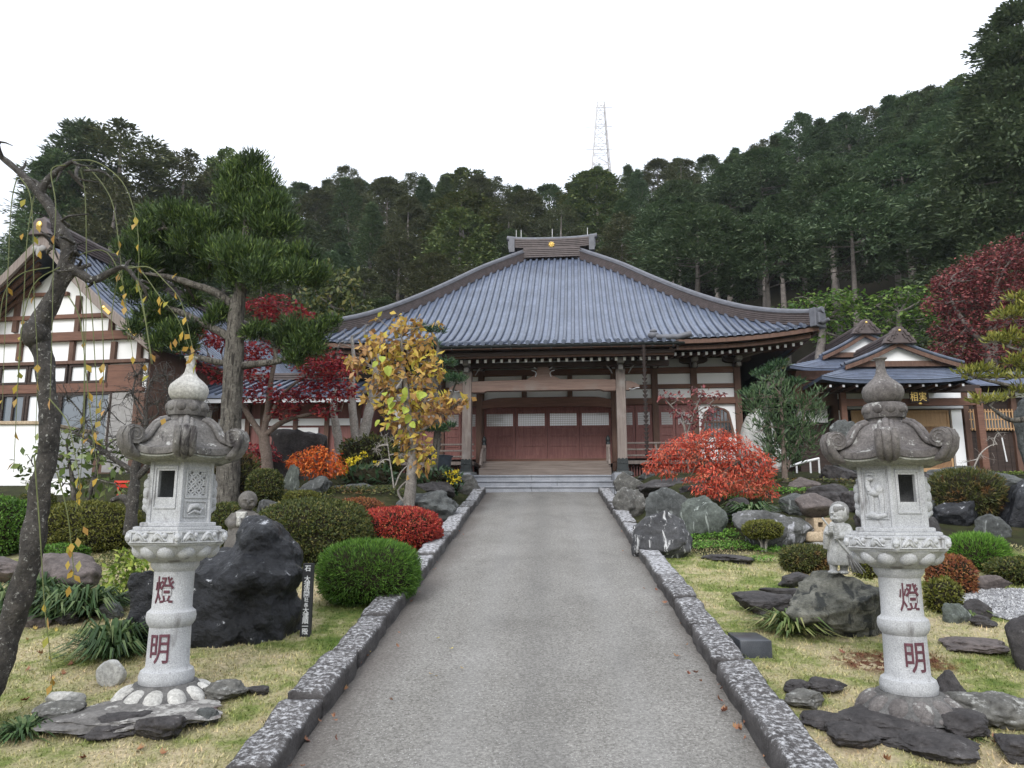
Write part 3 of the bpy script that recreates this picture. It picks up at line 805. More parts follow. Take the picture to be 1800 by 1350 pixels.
# hip ridges: stacked courses with a round cap
def course_prof(w, h, n):
    L = []; Rr = []
    for i in range(n):
        z0 = h * i / n; z1 = h * (i + 0.62) / n; z2 = h * (i + 1) / n
        Rr += [(w / 2 + 0.018, z0), (w / 2 + 0.018, z1), (w / 2 - 0.006, z1 + 0.002), (w / 2 - 0.006, z2 - 0.002)]
    L = [(-a, b) for a, b in reversed(Rr)]
    return Rr + L
for sx in (-1, 1):
    for sy in (-1, 1):
        path_ = []
        for i in range(27):
            q = i / 26; ax = RIDGE_X - 0.1 + (EAVE_X - 0.02 - RIDGE_X + 0.1) * q
            y = hip_y(ax); z = rz(ax, y) - 0.03
            path_.append((TX + sx * ax, y if sy < 0 else 2 * RIDGE_Y - y, z))
        b = H(); b.sweep(course_prof(0.26, 0.33, 6), path_)
        hp = b.build('hip_ridge', M['tile_ridge'], hall)
        b = H(); b.tube([(p[0], p[1], p[2] + 0.35) for p in path_] + [(path_[-1][0] + sx * 0.12, path_[-1][1] + sy * 0.12, path_[-1][2] + 0.38)], [0.085] * 27 + [0.09], 10)
        b.sweep([(-0.17, -0.02), (0.17, -0.02), (0.17, 0.012), (-0.17, 0.012)], [(p[0], p[1], p[2] + 0.325) for p in path_])
        b.build('ridge_cap', M['tile_cap'], hp, smooth=50)
        b = H(); e = path_[-1]
        m = Matrix.Translation(Vector(e)) @ Matrix.Rotation(math.atan2(sy * -(RIDGE_Y - EAVE_Y) * -1, sx * (EAVE_X - RIDGE_X)) , 4, 'Z')
        b.box(-0.08, 0.1, -0.22, 0.22, -0.06, 0.42, m); b.box(-0.04, 0.16, -0.15, 0.15, 0.02, 0.3, m)
        b.tube([m @ Vector((0, 0, 0.04)), m @ Vector((0.22, 0, 0.06)), m @ Vector((0.32, 0, 0.10))], [0.055, 0.055, 0.05], 8)
        b.build('ridge_end_tile', M['tile_cap'], hp, bevel=0.02)
# main ridge
b = H()
b.sweep(course_prof(0.62, 0.36, 5), [(TX - 1.02, RIDGE_Y, 11.02), (TX + 1.02, RIDGE_Y, 11.02)])
b.sweep(course_prof(0.46, 0.34, 5), [(TX + 1.42 * q, RIDGE_Y, 11.40 + 0.05 * abs(q) ** 3) for q in np.linspace(-1, 1, 13)])
rd = b.build('main_ridge', M['tile_ridge'], hall)
b = H()
b.tube([(TX + 1.64 * q, RIDGE_Y, 11.78 + 0.10 * abs(q) ** 3) for q in np.linspace(-1, 1, 13)], [0.1] * 13, 10)
for s_ in (-1, 1):
    b.box(TX + s_ * 1.44 - 0.1, TX + s_ * 1.44 + 0.1, RIDGE_Y - 0.3, RIDGE_Y + 0.3, 11.26, 11.8)
    b.box(TX + s_ * 1.53 - 0.05, TX + s_ * 1.53 + 0.05, RIDGE_Y - 0.2, RIDGE_Y + 0.2, 11.4, 11.7)
b.build('ridge_cap', M['tile_cap'], rd, smooth=40)
b = H()
for k in range(8):
    a = math.pi * k / 4 + 0.2
    b.ball((TX + 0.07 * math.cos(a), RIDGE_Y - 0.26, 11.5 + 0.07 * math.sin(a)), (0.055, 0.03, 0.028), 8, 6, Matrix.Rotation(-a, 3, 'Y'))
b.ball((TX, RIDGE_Y - 0.27, 11.5), (0.045, 0.04, 0.045), 10, 6)
b.build('crest', M['gold'], rd, smooth=60)
for x in (-1.3, -1.12, 0.02, 1.3):
    b = H(); b.tube([(TX + x, RIDGE_Y, 11.85), (TX + x, RIDGE_Y, 12.2)], 0.008, 6)
    b.build('spike', M['white_metal'], rd)

# walls: dark shell behind, posts, beams, plaster panels
WY = TY
b = H()
b.box(TX - 5.3, TX + 5.3, WY + 0.12, WY + 0.2, 2.9, 6.75)
for s_ in (-1, 1): b.box(TX + s_ * 5.22 - 0.05, TX + s_ * 5.22 + 0.05, WY + 0.2, 31, 2.9, 6.75)
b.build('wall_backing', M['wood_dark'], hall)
zz = lambda y: Zat(y, WY)
Z_SILL, Z_LINT0, Z_LINT1 = zz(808), zz(714), zz(703)
posts = [-5.22, -4.05, -2.98, -1.86, 1.86, 2.98, 4.05, 5.22]
for x in posts:
    b = H(); b.box(TX + x - 0.085, TX + x + 0.085, WY - 0.09, WY + 0.1, TERRACE - 0.05, zz(636))
    b.build('wall_post', M['wood_brown'], hall, bevel=0.006)
for (z0, z1, y0) in ((zz(660), zz(650), -0.06), (zz(686), zz(679), -0.055), (Z_LINT0, Z_LINT1, -0.10)):
    for xa, xb in zip(posts[:-1], posts[1:]):
        b = H(); b.box(TX + xa + 0.087, TX + xb - 0.087, WY + y0, WY + 0.09, z0, z1)
        b.build('wall_beam', M['wood_beam_red'], hall, bevel=0.004)
for xa, xb in zip(posts[:-1], posts[1:]):
    for z0, z1 in ((zz(678.6), zz(660.4)), (Z_LINT1 + 0.002, zz(686.4))):
        b = H(); b.box(TX + xa + 0.09, TX + xb - 0.09, WY + 0.02, WY + 0.1, z0, z1)
        b.build('plaster_panel', M['plaster'], hall)
    b = H(); b.box(TX + xa + 0.09, TX + xb - 0.09, WY + 0.04, WY + 0.1, zz(649.5), zz(634))
    b.build('plaster_panel', M['plaster_grey'], hall)
for x in (-0.64, 0.64):
    b = H(); b.box(TX + x - 0.07, TX + x + 0.07, WY - 0.07, WY + 0.02, Z_LINT1, zz(659.5)); b.build('short_strut', M['wood_brown'], hall)
# brackets over the posts, white edged
def bracket(x, y, z, s=1.0, parent=hall, name='bracket'):
    b = H(); w = 0.42 * s
    b.box(TX + x - 0.12 * s, TX + x + 0.12 * s, y - 0.1, y + 0.12, z, z + 0.13 * s)
    poly = [(-w, 0.28 * s), (-w, 0.2 * s), (-w * 0.75, 0.15 * s), (-w * 0.3, 0.13 * s), (w * 0.3, 0.13 * s), (w * 0.75, 0.15 * s), (w, 0.2 * s), (w, 0.28 * s)]
    b.prism([(TX + x + a, z + c) for a, c in poly], y - 0.07, y + 0.1)
    for dx in (-0.34 * s, 0, 0.34 * s):
        b.box(TX + x + dx - 0.08 * s, TX + x + dx + 0.08 * s, y - 0.09, y + 0.12, z + 0.282 * s, z + 0.38 * s)
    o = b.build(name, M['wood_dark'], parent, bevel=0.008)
    e = H(); e.box(TX + x - 0.085 * s, TX + x + 0.085 * s, y - 0.40, y - 0.09, z + 0.14 * s, z + 0.27 * s)
    e.box(TX + x - 0.06 * s, TX + x + 0.06 * s, y - 0.30, y - 0.105, z - 0.02, z + 0.1 * s)
    e.build('bracket_nose', M['rust_tin'], o, bevel=0.02)
for x in posts: bracket(x, WY - 0.1, zz(652), 0.9)
# door leaves: frame, pierced top with pane and lattice, lower panels
def door_leaf(x0, x1, y, lat_top=727, lat_bot=748.5, name='door'):
    zb, zt = Z_SILL + 0.02, Z_LINT0 - 0.002
    la, lb = zz(lat_bot), zz(lat_top)
    st_ = 0.075
    f = H()
    f.box(TX + x0 + 0.004, TX + x0 + st_, y, y + 0.045, zb, zt); f.box(TX + x1 - st_, TX + x1 - 0.004, y, y + 0.045, zb, zt)
    rails = [(zb, zb + 0.1), (zb + 0.34, zb + 0.40), (la - 0.30, la - 0.245), (la - 0.075, la), (lb, lb + 0.06), (zt - 0.07, zt)]
    for a, c in rails: f.box(TX + x0 + st_ + 0.001, TX + x1 - st_ - 0.001, y + 0.004, y + 0.042, a, c)
    d = f.build(name, M['wood_red'], hall, bevel=0.004)
    f = H(); f.box(TX + x0 + st_, TX + x1 - st_, y + 0.02, y + 0.036, zb + 0.02, la - 0.02)
    f.box(TX + x0 + st_, TX + x1 - st_, y + 0.021, y + 0.037, lb + 0.03, zt - 0.02)
    for q in (1, 2):
        xx = x0 + (x1 - x0) * q / 3
        f.box(TX + xx - 0.022, TX + xx + 0.022, y + 0.010, y + 0.0205, zb + 0.402, la - 0.302)
    f.build('door_panel', M['wood_red'], d)
    f = H(); f.box(TX + x0 + st_, TX + x1 - st_, y + 0.03, y + 0.034, la, lb); f.build('pane', M['pane'], d)
    f = H(); nx = 15; nz = 6
    for i in range(1, nx):
        xx = TX + x0 + st_ + (x1 - x0 - 2 * st_) * i / nx; f.box(xx - 0.0042, xx + 0.0042, y + 0.014, y + 0.024, la, lb)
    for i in range(1, nz):
        z = la + (lb - la) * i / nz; f.box(TX + x0 + st_, TX + x1 - st_, y + 0.0165, y + 0.0265, z - 0.0042, z + 0.0042)
    f.build('lattice', M['lattice_white'], d)
dw = 1.775 * 2 / 4
for i in range(4): door_leaf(-1.775 + dw * i, -1.775 + dw * (i + 1), WY - 0.03 - 0.012 * (i in (1, 2)))
for s_ in (-1, 1):
    for a, c in ((1.945, 2.42), (2.425, 2.895), (3.065, 3.51), (3.515, 3.965)):
        x0, x1 = (a, c) if s_ > 0 else (-c, -a)
        door_leaf(x0, x1, WY - 0.02)
# bell-shaped windows in white plaster
for s_ in (-1, 1):
    xc = s_ * 4.63
    b = H(); b.box(TX + xc - 0.5, TX + xc + 0.5, WY + 0.02, WY + 0.1, Z_SILL - 0.3, Z_LINT0 - 0.003)
    b.build('plaster_panel', M['plaster'], hall)
    z0, z1 = zz(770), zz(717); hh = z1 - z0
    half = [(0.46, 0), (0.43, 0.25), (0.385, 0.5), (0.36, 0.66), (0.33, 0.80), (0.22, 0.90), (0.1, 0.94), (0, 1.0)]
    outl = [(xc + a, z0 + c * hh) for a, c in half] + [(xc - a, z0 + c * hh) for a, c in reversed(half[:-1])]
    b = H()
    inn = [(xc + (x - xc) * 0.84, z0 + 0.05 + (z - z0) * 0.88) for x, z in outl]
    n = len(outl)
    vs = [(TX + x, WY - 0.03, z) for x, z in outl] + [(TX + x, WY - 0.03, z) for x, z in inn] + [(TX + x, WY + 0.02, z) for x, z in outl] + [(TX + x, WY + 0.02, z) for x, z in inn]
    fs = []
    for k in range(n):
        k2 = (k + 1) % n
        fs += [(k, k2, n + k2, n + k), (k, 2 * n + k, 2 * n + k2, k2), (n + k, n + k2, 3 * n + k2, 3 * n + k)]
    b.add(vs, fs)
    w = b.build('bell_window', M['wood_brown'], hall)
    b = H(); b.prism([(TX + x, z) for x, z in inn], WY + 0.004, WY + 0.0185); b.build('pane', M['pane_shade'], w)
    b = H()
    for k in range(-3, 4):
        xx = xc + k * 0.095; top = np.interp(abs(k * 0.095), [0, 0.1, 0.2, 0.3, 0.34], [0.9, 0.86, 0.82, 0.70, 0.4])
        b.box(TX + xx - 0.013, TX + xx + 0.013, WY - 0.014, WY + 0.003, z0 + 0.05, z0 + hh * top)
    b.box(TX + xc - 0.36, TX + xc + 0.36, WY - 0.02, WY - 0.0145, z0 + hh * 0.45, z0 + hh * 0.49)
    b.build('window_bar', M['wood_brown'], w)
# sill, floor of the veranda, railing, lattice below it
b = H(); b.box(TX - 1.775, TX + 1.775, WY - 0.14, WY + 0.05, Z_SILL - 0.12, Z_SILL + 0.018); b.build('threshold', M['wood_beam_red'], hall, bevel=0.006)
FZ = Z_SILL - 0.12
for s_ in (-1, 1):
    xa, xb = sorted((s_ * 1.9, s_ * 6.2))
    b = H(); b.box(TX + xa, TX + xb, 19.35, WY + 0.05, FZ - 0.09, FZ); b.build('veranda_floor', M['wood_grey'], hall, bevel=0.005)
    b = H()
    n = 60
    for i in range(n):
        x = xa + (xb - xa) * (i + 0.5) / n; b.box(TX + x - 0.018, TX + x + 0.018, 19.56, 19.6, TERRACE - 0.02, FZ - 0.092)
    b.box(TX + xa, TX + xb, 19.62, 19.66, TERRACE - 0.05, TERRACE + 0.06)
    b.build('floor_lattice', M['wood_red'], hall)
    rl = H(); zr = [Zat(780, 19.4), Zat(791, 19.4), Zat(801.5, 19.4)]
    for k, z in enumerate(zr): rl.box(TX + xa + 0.02, TX + xb, 19.40 - (0.02 if k != 1 else 0.0), 19.45 - (0 if k != 1 else 0.02), z - 0.022, z + 0.022)
    for i in range(6):
        x = xa + 0.15 + (xb - xa - 0.3) * i / 5; rl.box(TX + x - 0.028, TX + x + 0.028, 19.402, 19.44, zr[2] + 0.022, zr[0] - 0.023)
        rl.box(TX + x - 0.04, TX + x + 0.04, 19.39, 19.45, FZ, zr[2] - 0.023)
    rl.build('railing', M['wood_grey'], hall, bevel=0.005)
    # newel post with dark bronze finial and curved hand rail beside the steps
    x = TX + s_ * 1.62
    b = H(); b.box(x - 0.05, x + 0.05, 19.3, 19.4, TERRACE, FZ + 0.42); nw = b.build('newel_post', M['wood_grey'], hall, bevel=0.006)
    b = H(); b.lathe([(0.058, 0), (0.062, 0.05), (0.045, 0.07), (0.06, 0.12), (0.055, 0.17), (0.02, 0.23), (0.0, 0.25)], 14, (x, 19.35, FZ + 0.42)); b.build('finial', M['bronze'], nw, smooth=50)
    b = H(); b.tube([(x, 19.3, FZ + 0.34), (x, 19.0, FZ + 0.30), (x, 18.75, FZ + 0.1), (x, 18.6, FZ - 0.15)], 0.032, 8); b.build('hand_rail', M['wood_grey'], nw, smooth=50)
for i, (y0, z1) in enumerate(((18.62, TERRACE + 0.22), (18.95, TERRACE + 0.36), (19.3, FZ - 0.002))):
    b = H(); b.box(TX - 1.66, TX + 1.66, y0, y0 + (0.34 if i < 2 else 1.1), TERRACE - 0.03 if i == 0 else z1 - 0.17, z1)
    b.build('wooden_step', M['wood_step'], hall, bevel=0.006)
# porch columns with bronze shoes on stone bases
CY = 18.3
zc = lambda y: Zat(y, CY)
for s_ in (-1, 1):
    x = TX + s_ * 1.92
    b = H(); b.box(x - 0.115, x + 0.115, CY - 0.115, CY + 0.115, TERRACE + 0.1, zc(652)); c = b.build('porch_column', M['wood_grey'], hall, bevel=0.02)
    b = H()
    b.box(x - 0.145, x + 0.145, CY - 0.145, CY + 0.145, zc(831), zc(824)); b.box(x - 0.13, x + 0.13, CY - 0.13, CY + 0.13, zc(824) + 0.001, zc(812))
    w = [(x - 0.128 + 0.256 * i / 12, zc(812) + 0.001 + (0.05 + 0.03 * abs(math.sin(math.pi * i / 4)))) for i in range(13)]
    b.prism([(x - 0.128, zc(812) + 0.001)] + [(x + 0.128, zc(812) + 0.001)] + list(reversed(w)), CY - 0.128, CY + 0.128)
    for i in range(4): b.ball((x - 0.09 + 0.06 * i, CY - 0.132, zc(815)), (0.02, 0.008, 0.03), 8, 5)
    b.build('bronze_shoe', M['bronze'], c)
    b = H(); b.lathe([(0.27, 0), (0.27, 0.05), (0.24, 0.09), (0.2, 0.105)], 24, (x, CY, TERRACE)); b.build('base_stone', M['rock_grey'], c, smooth=40)
    bracket(s_ * 1.92, CY, zc(654), 1.0)
    for k in (-1, 1):     # carved white-edged curls each side of the bracket
        b = H(); b.tube([(x + k * 0.2, CY - 0.06, zc(659)), (x + k * 0.27, CY - 0.06, zc(650)), (x + k * 0.36, CY - 0.06, zc(643)), (x + k * 0.44, CY - 0.06, zc(641))], [0.012, 0.02, 0.016, 0.008], 6)
        b.build('carved_curl', M['rust_tin'], hall, smooth=60)
    # beam nose beyond the column, with its white curl
    b = H(); n0 = zc(690); n1 = zc(671)
    poly = [(0.116, n0 + 0.03), (0.116, n1 - 0.01), (0.26, n1 - 0.03), (0.38, (n0 + n1) / 2 + 0.06), (0.47, (n0 + n1) / 2), (0.44, n0 + 0.07), (0.3, n0 + 0.09), (0.2, n0 + 0.02)]
    b.prism([(x + s_ * a, c_) for a, c_ in poly], CY - 0.07, CY + 0.07); nn = b.build('beam_nose', M['wood_beam'], hall, bevel=0.01)
    b = H(); b.tube([(x + s_ * 0.2, CY - 0.075, n0 + 0.06), (x + s_ * 0.28, CY - 0.075, n0 + 0.035), (x + s_ * 0.38, CY - 0.075, n0 + 0.075), (x + s_ * 0.46, CY - 0.075, n0 + 0.08)], 0.013, 6)
    b.build('carved_curl', M['plaster_grey'], nn, smooth=60)
b = H(); n0 = zc(689.5); n1 = zc(670)
poly = [(-1.8, n0), (-1.5, n0), (-1.42, n0 + 0.035), (1.42, n0 + 0.035), (1.5, n0), (1.8, n0), (1.8, n1), (0.9, n1 + 0.025), (-0.9, n1 + 0.025), (-1.8, n1)]
b.prism([(TX + a, c) for a, c in poly], CY - 0.1, CY + 0.1); b.build('porch_beam', M['wood_beam'], hall, bevel=0.012)
b = H()               # curved rainbow beam nearer the doors
za, zb_ = Zat(718, 19.9), Zat(697, 19.9)
top = [(1.75 * q, zb_ - 0.02 - 0.10 * q ** 8) for q in np.linspace(-1, 1, 25)]
bot = [(1.75 * q, za + 0.05 - 0.05 * q ** 6) for q in np.linspace(1, -1, 25)]
b.prism([(TX + a, c) for a, c in top + bot], 19.85, 20.0); b.build('rainbow_beam', M['wood_beam_red'], hall, bevel=0.01)
for s_ in (-1, 1):    # inner posts beside the doors
    b = H(); b.box(TX + s_ * 1.83 - 0.08, TX + s_ * 1.83 + 0.08, 19.84, 20.0, FZ, zc(664)); b.build('inner_post', M['wood_brown'], hall, bevel=0.01)
b = H()               # frog-leg strut in the middle of the porch beam
half = [(0.0, 0.36), (0.13, 0.36), (0.16, 0.22), (0.22, 0.12), (0.34, 0.06), (0.44, 0.0)]
b.prism([(TX + a, n1 + 0.026 + c) for a, c in half] + [(TX - a, n1 + 0.026 + c) for a, c in reversed(half[1:])], CY - 0.06, CY + 0.06)
fl = b.build('frog_leg_strut', M['wood_beam'], hall, bevel=0.01)
for k in (-1, 1):
    b = H(); b.tube([(TX + k * 0.2, CY - 0.065, n1 + 0.1), (TX + k * 0.17, CY - 0.065, n1 + 0.18), (TX + k * 0.2, CY - 0.065, n1 + 0.24), (TX + k * 0.29, CY - 0.065, n1 + 0.27)], 0.013, 6)
    b.build('carved_curl', M['plaster_grey'], fl, smooth=60)
    b = H(); b.tube([(TX + k * 0.17, CY - 0.065, n1 + 0.3), (TX + k * 0.24, CY - 0.065, n1 + 0.36), (TX + k * 0.3, CY - 0.065, n1 + 0.42)], 0.013, 6)
    b.build('carved_curl', M['plaster_grey'], fl, smooth=60)
b = H(); b.box(TX - PORCH_X + 0.1, TX + PORCH_X - 0.1, CY - 0.09, CY + 0.09, zc(646), zc(638)); b.build('porch_purlin', M['wood_dark'], hall)
# rafters with white ends: porch row and main eave rows
me_r = None
def rafter(x, y0, z0, y1, z1):
    b = H(); b.bar((TX + x, y0, z0), (TX + x, y1, z1), 0.07, 0.085)
    o = b.build('rafter', M['wood_brown'], hall)
    e = H(); e.box(TX + x - 0.032, TX + x + 0.032, y0 - 0.012, y0 - 0.001, z0 - 0.04, z0 + 0.04); e.build('rafter_tip', M['plaster'], o)
for k in range(-15, 16):
    rafter(k * 0.2, 17.78, 5.63, 18.9, 5.93)
for s_ in (-1, 1):
    for k in range(17):
        ax = 3.4 + k * 0.2
        lift = rz(ax, EAVE_Y) - rz(3.4, EAVE_Y)
        rafter(s_ * ax, 19.15, 6.02 + lift, 20.45, 6.22 + lift * 0.8)
for s_ in (-1, 1):
    b = H(); b.bar((TX + s_ * 5.2, 20.4, 6.2), (TX + s_ * 6.75, 18.95, 6.42), 0.16, 0.2)
    b.build('corner_rafter', M['wood_grey'], hall, bevel=0.01)

# rain chains hang from the gutter; a dark iron basin stands under the left one
for s_, lab in ((-1, 'dark rain chain of small cups behind the yellow leaved tree'), (1, 'dark rain chain of small cups right of the right porch column')):
    rc_ = Matrix.Rotation(R(-2.5), 3, 'Z') @ Vector((s_ * 2.42, 17.22 - TY, 0)); x = TX + rc_.x; ry_ = TY + rc_.y; top = 5.83; bot = TERRACE + (0.55 if s_ < 0 else 0.35)
    b = MB((x, ry_, bot)); z = top
    while z > bot:
        b.lathe([(0.018, -0.088), (0.022, -0.08), (0.058, -0.012), (0.064, 0.0), (0.03, -0.002)], 8, (x, ry_, z)); z -= 0.098
    tag(b.build('rain_chain', M['chain'], smooth=40), lab, 'rain chain')
x, y = TX - 2.55, 17.32
b = MB((x, y, TERRACE)); b.lathe([(0.12, 0), (0.2, 0.06), (0.27, 0.2), (0.29, 0.36), (0.33, 0.42), (0.31, 0.43), (0.26, 0.35), (0.2, 0.2), (0.0, 0.1)], 28, (x, y, TERRACE))
tag(b.build('rain_basin', M['blue_iron'], smooth=50), 'dark blue iron rain basin beside the left porch column', 'basin')

# ------------------------------------------------------------------ rocks
def rock_me(w, d, h, seed, planes=12, rough=0.09, sub=4, bury=0.12, sharp=55):
    rr = random.Random(seed * 13 + 5)
    bm = bmesh.new(); bmesh.ops.create_icosphere(bm, subdivisions=sub, radius=1.0)
    V = np.array([v.co[:] for v in bm.verts])
    for _ in range(planes):
        n = np.array([rr.gauss(0, 1), rr.gauss(0, 1), rr.gauss(0, 0.8)]); n /= np.linalg.norm(n)
        o = rr.uniform(0.42, 0.8)
        dd = V @ n - o
        V = V - np.outer(np.where(dd > 0, dd * 0.8, 0), n)
    out = []
    for v in V:
        q = Vector(v)
        a = noise.noise(q * 1.6 + Vector((seed, 0, 1))) * rough * 1.7 + noise.noise(q * 4.2 + Vector((0, seed, 2))) * rough * 0.9 + abs(noise.noise(q * 9.0 + Vector((3, seed, 5)))) * rough * 0.7
        out.append(v * (1 + a))
    V = np.array(out)
    mn, mx = V.min(0), V.max(0)
    V = (V - mn) / (mx - mn)
    V[:, 0] = (V[:, 0] - 0.5) * w; V[:, 1] = (V[:, 1] - 0.5) * d; V[:, 2] = V[:, 2] * h * (1 + bury) - bury * h
    for v, c in zip(bm.verts, V): v.co = c
    me = bpy.data.meshes.new('rock'); bm.to_mesh(me); bm.free()
    me.polygons.foreach_set('use_smooth', [True] * len(me.polygons)); me.set_sharp_from_angle(angle=R(sharp))
    return me
_rs = [100]
def rock(x0, x1, yt, yb, mat, label, Y=None, dep=0.75, planes=13, rough=0.1, name='rock', cat='rock', group=None, rotz=0.0, h=None, sub=5, tilt=0.0):
    _rs[0] += 1
    cx = (x0 + x1) / 2
    if Y is None: p = GP(cx, yb)
    else: p = P(cx, yb, Y)
    w = (x1 - x0) / ppm(p)
    if h: h *= 1.6; dep = max(dep, 0.95); planes = min(planes, 6); rough = max(rough, 0.12)
    d = w * dep; yc = p[1] + d * 0.42
    c = P(cx, yt, yc)
    zb = min(float(hgt(c[0], yc)), float(hgt(c[0], p[1])), p[2] if Y is not None else 99)
    hh = h if h else max(0.05, c[2] - zb)
    me = rock_me(w * ZC((c[0], yc, zb)) / ZC(p) * 1.02, d, hh, _rs[0], planes, rough, sub)
    me.materials.append(M[mat]); me.name = name
    o = bpy.data.objects.new(name, me); link(o)
    o.location = (c[0], yc, zb); o.rotation_euler = (0, tilt, rotz)
    return tag(o, label, cat, group)

# ------------------------------------------------------------------ sculpted stone (many rounded masses melted into one surface)
def sculpt(name, mb, voxel, mat, parent=None, smooth=4, disp=(), loc=None, facet=0):
    me = mb.mesh(name + '_rough'); tmp = bpy.data.objects.new('tmp', me); link(tmp)
    md = tmp.modifiers.new('r', 'REMESH'); md.mode = 'VOXEL'; md.voxel_size = voxel
    if smooth:
        ms = tmp.modifiers.new('s', 'SMOOTH'); ms.iterations = smooth; ms.factor = 0.5
    dg = bpy.context.evaluated_depsgraph_get(); dg.update()
    out = bpy.data.meshes.new_from_object(tmp.evaluated_get(dg)); out.name = name
    bpy.data.objects.remove(tmp); bpy.data.meshes.remove(me)
    for amp, fr in disp:
        n = len(out.vertices); co = np.empty(n * 3); out.vertices.foreach_get('co', co); co = co.reshape(-1, 3)
        no = np.array([v.normal[:] for v in out.vertices])
        a = np.array([noise.noise(Vector(c * fr)) + 0.4 * noise.noise(Vector(c * fr * 2.7)) for c in co]) * amp
        out.vertices.foreach_set('co', (co + no * a[:, None]).ravel()); out.update()
    if facet:
        t2 = bpy.data.objects.new('tmp2', out); link(t2); dm = t2.modifiers.new('d', 'DECIMATE'); dm.ratio = facet
        sb = t2.modifiers.new('b', 'SUBSURF'); sb.subdivision_type = 'SIMPLE'; sb.levels = 2
        dg = bpy.context.evaluated_depsgraph_get(); dg.update()
        o2 = bpy.data.meshes.new_from_object(t2.evaluated_get(dg)); o2.name = name
        bpy.data.objects.remove(t2); bpy.data.meshes.remove(out); out = o2
        co = np.array([v.co[:] for v in out.vertices]); no = np.array([v.normal[:] for v in out.vertices])
        a = np.array([noise.noise(Vector(c * 9.0)) + 0.6 * noise.noise(Vector(c * 23.0)) for c in co]) * 0.014
        out.vertices.foreach_set('co', (co + no * a[:, None]).ravel()); out.update()
    out.materials.clear(); out.materials.append(mat)
    out.polygons.foreach_set('use_smooth', [True] * len(out.polygons))
    o = bpy.data.objects.new(name, out)
    if parent is None: o.location = loc if loc is not None else mb.o
    return link(o, parent)

# ------------------------------------------------------------------ clipped shrubs
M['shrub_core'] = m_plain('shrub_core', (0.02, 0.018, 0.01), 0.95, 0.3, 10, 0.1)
M['leaf_dark'] = m_leaf('leaf_dark', [(0, (0.028, 0.042, 0.012)), (0.5, (0.065, 0.085, 0.02)), (0.85, (0.12, 0.125, 0.03)), (1, (0.2, 0.17, 0.05))])
M['leaf_green'] = m_leaf('leaf_green', [(0, (0.035, 0.085, 0.012)), (0.5, (0.075, 0.17, 0.022)), (1, (0.16, 0.29, 0.045))])
M['leaf_bright'] = m_leaf('leaf_bright', [(0, (0.05, 0.13, 0.015)), (0.6, (0.11, 0.24, 0.03)), (1, (0.2, 0.36, 0.06))])
M['leaf_red'] = m_leaf('leaf_red', [(0, (0.17, 0.016, 0.018)), (0.5, (0.36, 0.035, 0.03)), (0.85, (0.52, 0.075, 0.045)), (1, (0.45, 0.18, 0.07))])
M['leaf_rust'] = m_leaf('leaf_rust', [(0, (0.10, 0.035, 0.02)), (0.5, (0.24, 0.075, 0.035)), (1, (0.3, 0.16, 0.05))])
M['leaf_mixed'] = m_leaf('leaf_mixed', [(0, (0.03, 0.045, 0.012)), (0.6, (0.08, 0.095, 0.025)), (1, (0.17, 0.15, 0.05))], patch=((0.22, 0.10, 0.04), 3.5, 0.52))
M['leaf_olive'] = m_leaf('leaf_olive', [(0, (0.05, 0.06, 0.012)), (0.5, (0.12, 0.13, 0.02)), (1, (0.22, 0.21, 0.05))])
M['leaf_lime'] = m_leaf('leaf_lime', [(0, (0.08, 0.14, 0.02)), (0.5, (0.2, 0.28, 0.04)), (1, (0.38, 0.42, 0.09))])
